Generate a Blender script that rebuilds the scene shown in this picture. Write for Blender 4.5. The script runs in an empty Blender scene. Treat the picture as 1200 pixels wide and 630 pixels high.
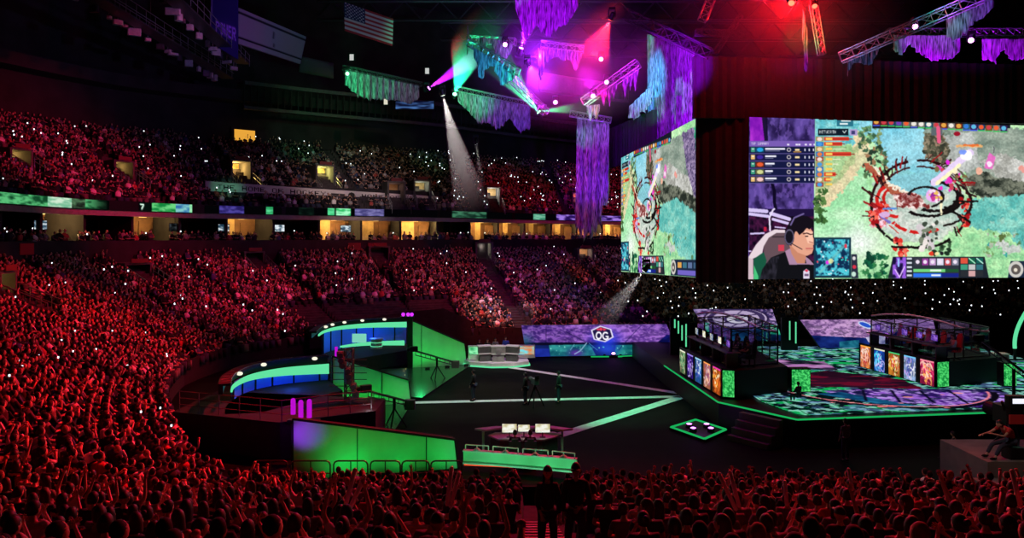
import bpy, math, random
import numpy as np
from mathutils import Vector, Matrix
R = random.Random(11)
NP = np.random.RandomState(5)
PI = math.pi
sc = bpy.context.scene
COL = sc.collection
H = 9.0; F = 850.0; HY = 278.0          # eye height, focal length in px, horizon row of the 1200x630 frame
def W(px, py, Y): return Vector(((px-600)/F*Y, Y, H-(py-HY)/F*Y))
def FL(px, py, z=0.0):
    Y = (H-z)*F/(py-HY); return Vector(((px-600)/F*Y, Y, z))
def PX(p): return 600+F*p[0]/p[1], HY+F*(H-p[2])/p[1]

# ------------------------------------------------------------------ materials
def s2l(c): return tuple(((v/255)/12.92 if v/255 <= .04045 else ((v/255+.055)/1.055)**2.4) for v in c)
def newmat(name):
    m = bpy.data.materials.new(name); m.use_nodes = True
    nt = m.node_tree; nt.nodes.clear()
    out = nt.nodes.new('ShaderNodeOutputMaterial')
    return m, nt, out
def pbr(name, col, rough=.6, metal=0, noise=0, nscale=8, spec=.5, trans=0, bump=0, bscale=20):
    m, nt, out = newmat(name)
    b = nt.nodes.new('ShaderNodeBsdfPrincipled'); nt.links.new(b.outputs[0], out.inputs[0])
    b.inputs['Base Color'].default_value = (*col, 1); b.inputs['Roughness'].default_value = rough
    b.inputs['Metallic'].default_value = metal; b.inputs['Specular IOR Level'].default_value = spec
    if trans: b.inputs['Transmission Weight'].default_value = trans
    tc = nt.nodes.new('ShaderNodeTexCoord')
    if noise:
        n = nt.nodes.new('ShaderNodeTexNoise'); n.inputs['Scale'].default_value = nscale; n.inputs['Detail'].default_value = 4
        nt.links.new(tc.outputs['Object'], n.inputs['Vector'])
        r = nt.nodes.new('ShaderNodeValToRGB')
        r.color_ramp.elements[0].position = .3; r.color_ramp.elements[1].position = .7
        r.color_ramp.elements[0].color = (*[c*(1-noise) for c in col], 1)
        r.color_ramp.elements[1].color = (*[min(1, c*(1+noise)) for c in col], 1)
        nt.links.new(n.outputs['Fac'], r.inputs[0]); nt.links.new(r.outputs[0], b.inputs['Base Color'])
    if bump:
        n2 = nt.nodes.new('ShaderNodeTexNoise'); n2.inputs['Scale'].default_value = bscale
        nt.links.new(tc.outputs['Object'], n2.inputs['Vector'])
        bp = nt.nodes.new('ShaderNodeBump'); bp.inputs['Strength'].default_value = bump
        nt.links.new(n2.outputs['Fac'], bp.inputs['Height']); nt.links.new(bp.outputs[0], b.inputs['Normal'])
    return m
def emis(name, col, st=1.0, sample=False):
    m, nt, out = newmat(name)
    e = nt.nodes.new('ShaderNodeEmission'); e.inputs[0].default_value = (*col, 1); e.inputs[1].default_value = st
    nt.links.new(e.outputs[0], out.inputs[0])
    m.cycles.emission_sampling = 'AUTO' if sample else 'NONE'
    return m
def island(name, stops, rough=.8):
    """cloth whose colour differs from garment to garment"""
    m, nt, out = newmat(name)
    b = nt.nodes.new('ShaderNodeBsdfPrincipled'); nt.links.new(b.outputs[0], out.inputs[0])
    b.inputs['Roughness'].default_value = rough; b.inputs['Specular IOR Level'].default_value = .25
    g = nt.nodes.new('ShaderNodeNewGeometry'); r = nt.nodes.new('ShaderNodeValToRGB'); r.color_ramp.interpolation = 'CONSTANT'
    el = r.color_ramp.elements
    el[0].position = 0; el[0].color = (*stops[0][1], 1)
    el[1].position = stops[1][0]; el[1].color = (*stops[1][1], 1)
    for p, c in stops[2:]:
        e = el.new(p); e.color = (*c, 1)
    nt.links.new(g.outputs['Random Per Island'], r.inputs[0]); nt.links.new(r.outputs[0], b.inputs['Base Color'])
    return m
def led(name, st=1.0, sample=True):
    m, nt, out = newmat(name)
    e = nt.nodes.new('ShaderNodeEmission'); a = nt.nodes.new('ShaderNodeAttribute'); a.attribute_name = 'Col'
    e.inputs[1].default_value = st
    nt.links.new(a.outputs['Color'], e.inputs[0]); nt.links.new(e.outputs[0], out.inputs[0])
    m.cycles.emission_sampling = 'AUTO' if sample else 'NONE'
    return m
def scatter(name, dens, aniso=.3, col=(1, 1, 1), L=None, p0=.25):
    m, nt, out = newmat(name)
    v = nt.nodes.new('ShaderNodeVolumeScatter'); v.inputs['Color'].default_value = (*col, 1)
    v.inputs['Density'].default_value = dens; v.inputs['Anisotropy'].default_value = aniso
    nt.links.new(v.outputs[0], out.inputs['Volume'])
    if L is None: m.cycles.homogeneous_volume = True
    else:      # haze thins out with distance from where it hangs
        tc = nt.nodes.new('ShaderNodeTexCoord'); ln = nt.nodes.new('ShaderNodeVectorMath'); ln.operation = 'LENGTH'; mr = nt.nodes.new('ShaderNodeMapRange'); mr.interpolation_type = 'SMOOTHSTEP'
        nt.links.new(tc.outputs['Object'], ln.inputs[0]); nt.links.new(ln.outputs['Value'], mr.inputs['Value'])
        mr.inputs['From Min'].default_value = L*p0; mr.inputs['From Max'].default_value = L; mr.inputs['To Min'].default_value = dens; mr.inputs['To Max'].default_value = 0; nt.links.new(mr.outputs[0], v.inputs['Density'])
    return m
def gauze(name):
    m, nt, out = newmat(name)
    d = nt.nodes.new('ShaderNodeBsdfDiffuse'); t = nt.nodes.new('ShaderNodeBsdfTranslucent'); mx = nt.nodes.new('ShaderNodeMixShader')
    tc = nt.nodes.new('ShaderNodeTexCoord'); n = nt.nodes.new('ShaderNodeTexNoise'); n.inputs['Scale'].default_value = 5
    mp = nt.nodes.new('ShaderNodeMapping'); mp.inputs['Scale'].default_value = (3, 3, .35)
    nt.links.new(tc.outputs['Object'], mp.inputs[0]); nt.links.new(mp.outputs[0], n.inputs['Vector'])
    r = nt.nodes.new('ShaderNodeValToRGB'); r.color_ramp.elements[0].position = .35; r.color_ramp.elements[1].position = .7
    r.color_ramp.elements[0].color = (.05, .05, .06, 1); r.color_ramp.elements[1].color = (.5, .48, .55, 1)
    nt.links.new(n.outputs['Fac'], r.inputs[0])
    for q in (d, t): nt.links.new(r.outputs[0], q.inputs['Color'])
    mx.inputs[0].default_value = .35
    nt.links.new(d.outputs[0], mx.inputs[1]); nt.links.new(t.outputs[0], mx.inputs[2]); nt.links.new(mx.outputs[0], out.inputs[0])
    return m
M = {
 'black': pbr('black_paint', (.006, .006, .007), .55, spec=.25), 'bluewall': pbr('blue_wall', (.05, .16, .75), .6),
 'drape': pbr('black_drape', (.01, .009, .01), .95, noise=.4, nscale=3),
 'floor': pbr('stage_floor_black', (.0035, .0038, .0036), .75, spec=.05, noise=.5, nscale=1.2),
 'concrete': pbr('terrace_concrete', (.045, .038, .038), .9, noise=.5, nscale=2),
 'wall': pbr('painted_wall', (.10, .10, .095), .9, noise=.3, nscale=1),
 'backwall': pbr('back_wall', (.022, .022, .021), .9, noise=.4, nscale=.6), 'sign': pbr('dull_red_board', (.16, .02, .02), .7),
 'darkwall': pbr('dark_wall', (.025, .023, .024), .9, noise=.4, nscale=1),
 'fascia': pbr('pale_fascia', (.30, .30, .27), .8, noise=.15, nscale=3),
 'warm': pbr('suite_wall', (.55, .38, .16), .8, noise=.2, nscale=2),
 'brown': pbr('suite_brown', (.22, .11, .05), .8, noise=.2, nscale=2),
 'white': pbr('white_paint', (.75, .75, .73), .6, noise=.08, nscale=4),
 'grey': pbr('grey_paint', (.28, .28, .27), .6, noise=.2, nscale=4),
 'greyd': pbr('dark_grey_paint', (.09, .09, .09), .6, noise=.2, nscale=4),
 'steel': pbr('truss_metal', (.35, .35, .37), .4, metal=.8, noise=.2),
 'steeld': pbr('dark_truss_metal', (.06, .06, .065), .45, metal=.6, noise=.2),
 'tape': pbr('pale_floor_strip', (.78, .80, .76), .55, noise=.15, nscale=3),
 'wedge': pbr('green_wash_tint', (.40, .80, .50), .5, noise=.05, nscale=2),  # green of the light wash tinted into the white panels' colour
 'skin': pbr('skin', (.52, .30, .21), .5, noise=.08, nscale=20),
 'eye': pbr('eye_dark', (.02, .015, .012), .2),
 'hairb': pbr('black_hair', (.012, .009, .008), .55, bump=.4, bscale=80),
 'hairn': pbr('brown_hair', (.05, .025, .012), .55, bump=.4, bscale=80),
 'redc': pbr('red_cloth', (.55, .03, .03), .85, bump=.2),
 'glass': pbr('booth_glass', (.8, .85, .9), .02, trans=1.0),
 'gauze': gauze('hanging_gauze'),
 'led': led('led_screen', 1.0), 'ledb': led('led_bright', 1.12), 'ledn': led('led_small', 1.0, sample=False),
 'e_green': emis('green_light_strip', (.01, .42, .10), 1.0),
 'e_greenl': emis('mint_light_strip', (.13, .80, .38), .95),
 'e_white': emis('white_lamp', (1, .97, .9), 4), 'e_phone': emis('phone_light', (.85, .95, 1), 2.2),
 'e_purple': emis('purple_lamp', (.75, .18, 1.0), 5), 'e_purplet': emis('purple_tube', (.50, .005, .62), 1.0),
 'e_red': emis('red_lamp', (1, .12, .06), 4), 'e_greenlamp': emis('green_lamp', (.3, 1, .5), 5),
 'e_warm': emis('warm_panel', (1, .62, .2), 2.2, sample=True),
 'e_mag': emis('magenta_lamp', (1, .3, 1), 9),
}
SH = {k: pbr(k, c, .85, bump=.2) for k, c in {'shirt_black': (.015, .015, .017), 'shirt_navy': (.02, .025, .06), 'shirt_grey': (.16, .16, .17),
      'shirt_white': (.62, .60, .58), 'shirt_red': (.42, .03, .03), 'shirt_teal': (.03, .12, .12), 'denim': (.03, .04, .07)}.items()}
M['far_shirt'] = island('crowd_shirts', [(0, (.008, .008, .01)), (.45, (.02, .02, .028)), (.6, (.08, .075, .08)), (.74, (.3, .28, .27)), (.84, (.8, .78, .75)), (.92, (.45, .08, .06)), (.96, (.06, .09, .2))])
M['far_hair'] = island('crowd_hair', [(0, (.01, .008, .008)), (.6, (.02, .012, .008)), (.8, (.06, .03, .015)), (.92, (.25, .16, .08))])
M['far_skin'] = island('crowd_skin', [(0, (.5, .30, .2)), (.4, (.6, .38, .27)), (.75, (.35, .2, .13))], .6)
M['far_trouser'] = island('crowd_trousers', [(0, (.012, .012, .015)), (.5, (.03, .04, .07)), (.85, (.15, .13, .1))])

# ------------------------------------------------------------------ mesh helpers
class MB:
    def __init__(s): s.v = []; s.f = []; s.m = []
    def add(s, vs, fs, mi=0):
        o = len(s.v); s.v.extend([tuple(p) for p in vs]); s.f.extend([tuple(i+o for i in f) for f in fs]); s.m.extend([mi]*len(fs)); return s
    def box(s, c, d, rz=0, mi=0, rx=0, bev=0):
        x, y, z = [k/2 for k in d]
        b = min(bev, x, y)*1.0
        mt = Matrix.Translation(Vector(c)) @ Matrix.Rotation(rz, 4, 'Z') @ Matrix.Rotation(rx, 4, 'X')
        if b:
            ring = [(-x+b, -y), (x-b, -y), (x, -y+b), (x, y-b), (x-b, y), (-x+b, y), (-x, y-b), (-x, -y+b)]
        else: ring = [(-x, -y), (x, -y), (x, y), (-x, y)]
        n = len(ring)
        vs = [mt @ Vector((a, q, -z)) for a, q in ring]+[mt @ Vector((a, q, z)) for a, q in ring]
        fs = [tuple(range(n))[::-1], tuple(range(n, 2*n))]+[(i, (i+1) % n, (i+1) % n+n, i+n) for i in range(n)]
        return s.add(vs, fs, mi)
    def prism(s, poly, z0, z1, mi=0):
        n = len(poly)
        a = sum(poly[i][0]*poly[(i+1) % n][1]-poly[(i+1) % n][0]*poly[i][1] for i in range(n))
        if a < 0: poly = poly[::-1]
        g = lambda z, i: z[i] if isinstance(z, (list, tuple)) else z
        vs = [(p[0], p[1], g(z0, i)) for i, p in enumerate(poly)]+[(p[0], p[1], g(z1, i)) for i, p in enumerate(poly)]
        fs = [tuple(range(n))[::-1], tuple(range(n, 2*n))]+[(i, (i+1) % n, (i+1) % n+n, i+n) for i in range(n)]
        return s.add(vs, fs, mi)
    def slab(s, pts, th, mi=0):
        """flat polygon in 3-D given a thickness th (away from its normal)"""
        pts = [Vector(p) for p in pts]; n = (pts[1]-pts[0]).cross(pts[2]-pts[0]).normalized(); k = len(pts)
        vs = pts+[p-n*th for p in pts]
        fs = [tuple(range(k)), tuple(range(k, 2*k))[::-1]]+[(i, i+k, (i+1) % k+k, (i+1) % k) for i in range(k)]
        return s.add(vs, fs, mi)
    def tube(s, a, b, r, n=6, r2=None, mi=0):
        a, b = Vector(a), Vector(b); d = (b-a)
        if d.length < 1e-6: return s
        q = d.normalized().to_track_quat('Z', 'Y'); r2 = r if r2 is None else r2
        vs = []
        for p, rr in ((a, r), (b, r2)):
            for i in range(n):
                t = 2*PI*i/n; vs.append(p+q @ Vector((rr*math.cos(t), rr*math.sin(t), 0)))
        fs = [(i, (i+1) % n, (i+1) % n+n, i+n) for i in range(n)]+[tuple(range(n))[::-1], tuple(range(n, 2*n))]
        return s.add(vs, fs, mi)
    def path(s, pts, r, n=6, mi=0):
        for a, b in zip(pts[:-1], pts[1:]): s.tube(a, b, r, n, mi=mi)
        return s
    def ball(s, c, r, nu=10, nv=7, mi=0):
        if not isinstance(r, (tuple, list)): r = (r, r, r)
        vs = [(c[0], c[1], c[2]-r[2])]
        for j in range(1, nv):
            a = -PI/2+PI*j/nv
            for i in range(nu):
                t = 2*PI*i/nu; vs.append((c[0]+r[0]*math.cos(a)*math.cos(t), c[1]+r[1]*math.cos(a)*math.sin(t), c[2]+r[2]*math.sin(a)))
        vs.append((c[0], c[1], c[2]+r[2])); L = len(vs)-1
        fs = [(0, 1+(i+1) % nu, 1+i) for i in range(nu)]
        for j in range(nv-2):
            for i in range(nu):
                a = 1+j*nu; fs.append((a+i, a+(i+1) % nu, a+nu+(i+1) % nu, a+nu+i))
        a = 1+(nv-2)*nu
        fs += [(a+i, a+(i+1) % nu, L) for i in range(nu)]
        return s.add(vs, fs, mi)
    def lathe(s, c, prof, n=16, mi=0):
        vs = []
        for r, z in prof:
            for i in range(n):
                t = 2*PI*i/n; vs.append((c[0]+r*math.cos(t), c[1]+r*math.sin(t), c[2]+z))
        fs = []
        for j in range(len(prof)-1):
            for i in range(n): fs.append((j*n+i, j*n+(i+1) % n, (j+1)*n+(i+1) % n, (j+1)*n+i))
        fs += [tuple(range(n))[::-1], tuple(range((len(prof)-1)*n, len(prof)*n))]
        return s.add(vs, fs, mi)
    def mesh(s, name, mats, smooth=False):
        me = bpy.data.meshes.new(name); me.from_pydata(s.v, [], s.f)
        for m in (mats if isinstance(mats, (list, tuple)) else [mats]): me.materials.append(m)
        if max(s.m, default=0) > 0: me.polygons.foreach_set('material_index', s.m)
        if smooth: me.polygons.foreach_set('use_smooth', [True]*len(s.f))
        me.update(); return me
    def build(s, name, mats, parent=None, smooth=False, loc=None):
        return obj(name, s.mesh(name, mats, smooth), parent, loc)
def obj(name, me, parent=None, loc=None):
    o = bpy.data.objects.new(name, me); COL.objects.link(o)
    if parent: o.parent = parent
    if loc is not None: o.location = loc
    return o
def tag(o, label=None, cat=None, group=None, kind=None):
    if label: o['label'] = label
    if cat: o['category'] = cat
    if group: o['group'] = group
    if kind: o['kind'] = kind
    return o
def struct(o): o['kind'] = 'structure'; return o
def empty(name, loc, label, cat, group=None, rz=0):
    o = bpy.data.objects.new(name, None); COL.objects.link(o); o.location = loc; o.rotation_euler = (0, 0, rz)
    o.empty_display_size = .2
    return tag(o, label, cat, group)
def copy_tree(o, parent=None):
    c = o.copy(); COL.objects.link(c)
    if parent: c.parent = parent
    for ch in list(o.children): copy_tree(ch, c)
    return c
def rel(parts_origin):
    o = Vector(parts_origin); return lambda p: Vector(p)-o
def spot(name, loc, tgt, col, watt, ang, blend=.5, size=.15):
    l = bpy.data.lights.new(name, 'SPOT'); l.color = col; l.energy = watt; l.spot_size = math.radians(ang); l.spot_blend = blend
    l.shadow_soft_size = size
    o = bpy.data.objects.new(name, l); COL.objects.link(o); o.location = loc
    o.rotation_euler = (Vector(tgt)-Vector(loc)).to_track_quat('-Z', 'Y').to_euler(); return o
def plight(name, loc, col, watt, size=.2):
    l = bpy.data.lights.new(name, 'POINT'); l.color = col; l.energy = watt; l.shadow_soft_size = size
    o = bpy.data.objects.new(name, l); COL.objects.link(o); o.location = loc; return o

# ------------------------------------------------------------------ painter for the LED surfaces
FONT = {'A': '0E11111F111111', 'B': '1E11111E11111E', 'C': '0E11101010110E', 'D': '1E11111111111E', 'E': '1F10101E10101F', 'F': '1F10101E101010',
 'G': '0E11101711110E', 'H': '1111111F111111', 'I': '0E04040404040E', 'K': '11121418141211', 'L': '1010101010101F', 'M': '111B1515111111',
 'N': '11191513111111', 'O': '0E11111111110E', 'P': '1E11111E101010', 'R': '1E11111E141211', 'S': '0F10100E01011E', 'T': '1F040404040404',
 'U': '1111111111110E', 'V': '11111111110A04', 'W': '1111111515150A', 'X': '11110A040A1111', 'Y': '11110A04040404', '1': '040C040404040E',
 '2': '0E11010204081F', '7': '1F010204040404', ' ': '00000000000000', '0': '0E11131519110E'}
def vnoise(x, y, seed=0):
    xi = np.floor(x).astype(np.int64); yi = np.floor(y).astype(np.int64); xf = x-xi; yf = y-yi
    def h(a, b):
        n = (a*374761393+b*668265263+seed*1442695041) & 0x7fffffff; n = ((n ^ (n >> 13))*1274126177) & 0x7fffffff
        return ((n ^ (n >> 16)) & 0xffff)/65535.0
    u = xf*xf*(3-2*xf); v = yf*yf*(3-2*yf)
    return (h(xi, yi)*(1-u)+h(xi+1, yi)*u)*(1-v)+(h(xi, yi+1)*(1-u)+h(xi+1, yi+1)*u)*v
def fbm(x, y, seed=0, o=4):
    s = 0; a = .5; t = 0
    for k in range(o): s = s+a*vnoise(x*2**k, y*2**k, seed+k*17); t += a; a *= .5
    return s/t
class Cv:
    """canvas in its own coordinates (x0..x1, y0..y1), y down"""
    def __init__(s, x0, y0, x1, y1, k=2, bg=(0, 0, 0)):
        s.x0, s.y0, s.x1, s.y1, s.k = x0, y0, x1, y1, k
        s.w = int((x1-x0)*k); s.h = int((y1-y0)*k)
        s.a = np.zeros((s.h, s.w, 3)); s.a[:] = bg
        xs = x0+(np.arange(s.w)+.5)/k; ys = y0+(np.arange(s.h)+.5)/k
        s.X, s.Y = np.meshgrid(xs, ys); s.map = lambda p: p
    def via(s, ox, oy, sc): s.map = lambda p: (ox+p[0]/sc, oy+p[1]/sc); s.ms = 1/sc; return s
    ms = 1.0
    def put(s, mask, col, al=1.0):
        if callable(col): col = col(s.X[mask], s.Y[mask])
        al = al[mask][:, None] if isinstance(al, np.ndarray) else al
        s.a[mask] = s.a[mask]*(1-al)+np.array(col)*al; return s
    def pmask(s, pts):
        pts = [s.map(p) for p in pts]; m = np.zeros_like(s.X, bool); n = len(pts)
        for i in range(n):
            (xa, ya), (xb, yb) = pts[i], pts[(i+1) % n]
            if ya == yb: continue
            c = ((ya > s.Y) != (yb > s.Y)) & (s.X < (xb-xa)*(s.Y-ya)/(yb-ya)+xa); m ^= c
        return m
    def poly(s, pts, col, al=1.0): return s.put(s.pmask(pts), col, al)
    def rect(s, x0, y0, x1, y1, col, al=1.0):
        a = s.map((x0, y0)); b = s.map((x1, y1))
        return s.put((s.X >= a[0]) & (s.X < b[0]) & (s.Y >= a[1]) & (s.Y < b[1]), col, al)
    def ell(s, c, rx, ry, col, al=1.0, soft=False, rot=0):
        c = s.map(c); rx *= s.ms; ry *= s.ms
        dx, dy = s.X-c[0], s.Y-c[1]; cr, sr = math.cos(rot), math.sin(rot)
        d = ((dx*cr+dy*sr)/rx)**2+((-dx*sr+dy*cr)/ry)**2
        if soft: return s.put(d < 4, col, np.clip(np.exp(-d*1.3), 0, 1)*al)
        return s.put(d < 1, col, al)
    def ring(s, c, rx, ry, w, col, a0=0, a1=360, al=1.0, rot=0, brk=0):
        c = s.map(c); rx *= s.ms; ry *= s.ms; w *= s.ms
        dx, dy = s.X-c[0], s.Y-c[1]; cr, sr = math.cos(rot), math.sin(rot); u = (dx*cr+dy*sr)/rx; v = (-dx*sr+dy*cr)/ry
        d = np.abs(np.sqrt(u*u+v*v)-1)*min(rx, ry); t = np.degrees(np.arctan2(v, u)) % 360
        m = (d < w/2*(1 if not brk else 1)) & ((t >= a0) & (t <= a1) if a0 <= a1 else ((t >= a0) | (t <= a1)))
        if brk: m &= vnoise(t/brk, t*0+.5, 3) > .3
        return s.put(m, col, al)
    def line(s, pts, w, col, al=1.0):
        pts = [s.map(p) for p in pts]; w *= s.ms; m = np.zeros_like(s.X, bool)
        for (xa, ya), (xb, yb) in zip(pts[:-1], pts[1:]):
            L = (xb-xa)**2+(yb-ya)**2+1e-9; t = np.clip(((s.X-xa)*(xb-xa)+(s.Y-ya)*(yb-ya))/L, 0, 1)
            m |= (s.X-xa-t*(xb-xa))**2+(s.Y-ya-t*(yb-ya))**2 < (w/2)**2
        return s.put(m, col, al)
    def tex(s, mask, c0, c1, sx, sy, seed=0, al=1.0, sharp=1.0, thr=None):
        n = fbm(s.X[mask]/sx, s.Y[mask]/sy, seed)
        n = np.clip((n-.5)*2.2*sharp+.5, 0, 1)
        if thr is not None:
            sel = n > thr; mm = mask.copy(); mm[mask] = sel; return s.put(mm, c1, al)
        c = np.array(c0)*(1-n[:, None])+np.array(c1)*n[:, None]; s.a[mask] = s.a[mask]*(1-al)+c*al; return s
    def dots(s, x0, y0, x1, y1, n, r, cols, seed=1, ar=1.0):
        rr = random.Random(seed)
        for _ in range(n):
            q = rr.uniform(.5, 1.3)*r; s.ell((rr.uniform(x0, x1), rr.uniform(y0, y1)), q, q*ar*rr.uniform(.6, 1.4), rr.choice(cols))
        return s
    def text(s, t, x, y, h, col, sp=1.15, w=None):
        x, y = s.map((x, y)); h *= s.ms; q = h/7; cw = (w*s.ms if w else 5*q)
        for ch in t:
            g = FONT.get(ch, FONT[' '])
            for r in range(7):
                b = int(g[2*r:2*r+2], 16)
                for c in range(5):
                    if b >> (4-c) & 1:
                        xa = x+c*cw/5; ya = y+r*q
                        s.put((s.X >= xa) & (s.X < xa+cw/5+.01) & (s.Y >= ya) & (s.Y < ya+q+.01), col)
            x += cw*sp+cw*.12
        return s
    def at(s, x, y):
        fx = np.clip((np.asarray(x)-s.x0)*s.k-.5, 0, s.w-1.001); fy = np.clip((np.asarray(y)-s.y0)*s.k-.5, 0, s.h-1.001)
        i = fx.astype(int); j = fy.astype(int); u = (fx-i)[..., None]; v = (fy-j)[..., None]; i1 = np.minimum(i+1, s.w-1); j1 = np.minimum(j+1, s.h-1)
        return (s.a[j, i]*(1-u)+s.a[j, i1]*u)*(1-v)+(s.a[j1, i]*(1-u)+s.a[j1, i1]*u)*v
def blur(cv, r=1):
    a = cv.a
    for ax in (0, 1): a = sum(np.roll(a, k, ax) for k in range(-r, r+1))/(2*r+1)
    a[:r] = cv.a[:r]; a[-r:] = cv.a[-r:]; a[:, :r] = cv.a[:, :r]; a[:, -r:] = cv.a[:, -r:]; cv.a = a
def lin(c):
    c = np.clip(np.asarray(c)/255.0, 0, 1); return np.where(c <= .04045, c/12.92, ((c+.055)/1.055)**2.4)
def gridmesh(name, P, C, mat):
    """P: (m,n,3) points, C: (m,n,3) sRGB 0-255 colours"""
    m, n = P.shape[:2]; me = bpy.data.meshes.new(name)
    idx = np.arange(m*n).reshape(m, n); q = np.stack([idx[:-1, :-1], idx[1:, :-1], idx[1:, 1:], idx[:-1, 1:]], -1).reshape(-1, 4)
    me.vertices.add(m*n); me.vertices.foreach_set('co', P.reshape(-1).astype(np.float32))
    me.loops.add(q.size); me.loops.foreach_set('vertex_index', q.reshape(-1).astype(np.int32))
    me.polygons.add(len(q)); me.polygons.foreach_set('loop_start', np.arange(0, q.size, 4, dtype=np.int32))
    me.update(calc_edges=True)
    at = me.color_attributes.new('Col', 'FLOAT_COLOR', 'POINT')
    cc = np.ones((m*n, 4), np.float32); cc[:, :3] = lin(C).reshape(-1, 3); at.data.foreach_set('color', cc.reshape(-1))
    me.materials.append(mat); return me
def panel(name, corners, cv, nx, ny, mat, mode='px', parent=None):
    """LED face on the quad TL,TR,BR,BL; the picture is laid on it as it is seen on the panel ('px': canvas in photo coordinates; 'uv': canvas 0..1)"""
    TL, TR, BR, BL = [np.array(c, float) for c in corners]
    u = np.linspace(0, 1, nx)[None, :, None]; v = np.linspace(0, 1, ny)[:, None, None]
    P = (TL*(1-u)+TR*u)*(1-v)+(BL*(1-u)+BR*u)*v
    if mode == 'px': C = cv.at(600+F*P[..., 0]/P[..., 1], HY+F*(H-P[..., 2])/P[..., 1])
    else: C = cv.at(cv.x0+(cv.x1-cv.x0)*(u[..., 0]+0*v[..., 0]), cv.y0+(cv.y1-cv.y0)*(v[..., 0]+0*u[..., 0]))
    return obj(name, gridmesh(name, P, C, mat), parent)
# ================================================================== pictures shown on the LED surfaces
# ---- main screen: left column (rock wall, standings table, player camera) and the game view
SC = Cv(872, 128, 1280, 336, 3)
c = SC
allm = np.ones_like(c.X, bool)
c.via(0, 0, 1)
GX = 955
m = c.X < GX
c.tex(m, (38, 26, 74), (92, 70, 150), 9, 14, 3, sharp=1.5)
c.tex(m, (110, 90, 170), (120, 90, 180), 3, 6, 9, al=.5, thr=.66)
c.via(870, 130, 6)
c.tex(c.pmask([(50, 30), (135, 30), (160, 205), (55, 215)]), (120, 20, 170), (175, 50, 205), 8, 12, 5)
c.poly([(135, 30), (175, 30), (180, 210), (155, 210)], (18, 12, 40), .9)
c.line([(205, 500), (225, 560), (225, 640), (235, 690)], 22, (14, 9, 34))
c.rect(50, 210, 512, 250, (116, 88, 172)); c.text('TOP SUMMARY', 62, 220, 17, (235, 230, 245), w=9)
for x in (315, 375, 392, 438, 470, 500): c.rect(x, 231, x+16, 242, (225, 220, 240))
for k in range(5):
    y = 250+k*52
    c.rect(50, y, 512, y+47, (20, 24, 62)); c.rect(50, y+47, 512, y+52, (90, 80, 140))
    gc = [(60, 150, 120), (225, 180, 110)][k in (1, 4)]
    c.rect(60, y+6, 88, y+38, gc); c.rect(66, y+14, 82, y+20, (230, 235, 230))
    hc = [(40, 160, 220), (60, 40, 150), (225, 90, 50), (200, 205, 140), (235, 190, 185)][k]
    c.rect(93, y+4, 152, y+40, tuple(v*.45 for v in hc)); c.ell((124, y+22), 22, 15, hc)
    w = [140, 78, 66, 55, 80][k]
    c.rect(160, y+11, 160+w, y+22, (235, 235, 245)); c.rect(160, y+28, 160+w*.75, y+33, (150, 150, 180))
    c.ring((327, y+22), 12, 12, 6, (200, 190, 190)); c.rect(370, y+16, 402, y+30, (240, 215, 160))
    if k == 0: c.rect(358, y+34, 414, y+40, (220, 160, 70))
    for x in (436, 466, 496): c.rect(x, y+15, x+8, y+32, (225, 225, 240))
# player camera (zoom origin 870,230)
c.via(870, 230, 6)
c.rect(48, 88, 512, 600, (30, 18, 58))
c.tex(c.pmask([(48, 140), (512, 140), (512, 560), (48, 560)]), (12, 6, 22), (70, 22, 62), 4, 5, 21)
for a, b, w in (((45, 95), (170, 105), 26), ((45, 122), (180, 140), 22), ((200, 120), (330, 160), 26), ((215, 160), (320, 190), 20), ((60, 262), (150, 258), 12), ((45, 385), (60, 385), 10), ((230, 215), (300, 222), 9)):
    c.line([a, b], w, (205, 190, 235))
c.line([(195, 240), (190, 150), (215, 95), (225, 88)], 12, (225, 215, 240))
c.rect(150, 215, 170, 245, (180, 30, 60))
c.poly([(150, 470), (150, 350), (185, 270), (250, 240), (320, 250), (345, 400), (345, 470)], (98, 76, 84))
c.poly([(40, 430), (95, 340), (160, 265), (225, 232), (300, 235), (300, 255), (240, 256), (185, 290), (150, 350), (138, 405), (70, 440)], (222, 205, 212))
c.poly([(38, 430), (75, 440), (78, 600), (38, 600)], (205, 180, 190))
c.poly([(78, 440), (150, 390), (170, 450), (140, 600), (78, 600)], (24, 84, 62)); c.poly([(80, 480), (112, 560), (112, 600), (80, 600)], (70, 190, 120))
c.rect(210, 280, 300, 288, (50, 40, 45)); c.rect(252, 340, 294, 384, (200, 60, 80))
c.poly([(118, 600), (140, 510), (200, 430), (300, 390), (340, 370), (450, 420), (512, 470), (512, 600)], (17, 17, 22))
c.tex(c.pmask([(118, 600), (140, 510), (200, 430), (260, 420), (230, 600)]), (17, 17, 22), (62, 58, 74), 2, 6, 4, al=.6)
c.poly([(300, 385), (335, 365), (390, 470), (450, 470), (440, 420), (470, 440), (505, 480), (440, 478), (330, 480)], (168, 130, 160))
c.poly([(330, 340), (450, 400), (440, 470), (385, 470), (345, 400)], (196, 130, 104))
c.poly([(355, 250), (420, 240), (470, 215), (497, 250), (497, 285), (512, 325), (497, 345), (500, 368), (490, 400), (455, 418), (390, 395), (345, 350)], (222, 158, 132))
c.poly([(430, 235), (497, 250), (497, 330), (460, 330)], (242, 190, 165))
c.line([(428, 262), (455, 258), (475, 266)], 8, (70, 40, 38)); c.ell((452, 280), 12, 5, (40, 22, 24)); c.line([(480, 268), (496, 264)], 7, (70, 40, 38))
c.line([(470, 318), (495, 325)], 6, (170, 100, 88)); c.line([(448, 366), (496, 366)], 8, (190, 90, 90)); c.line([(450, 378), (488, 378)], 5, (205, 140, 120))
c.ell((350, 300), 17, 30, (205, 140, 118))
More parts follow.
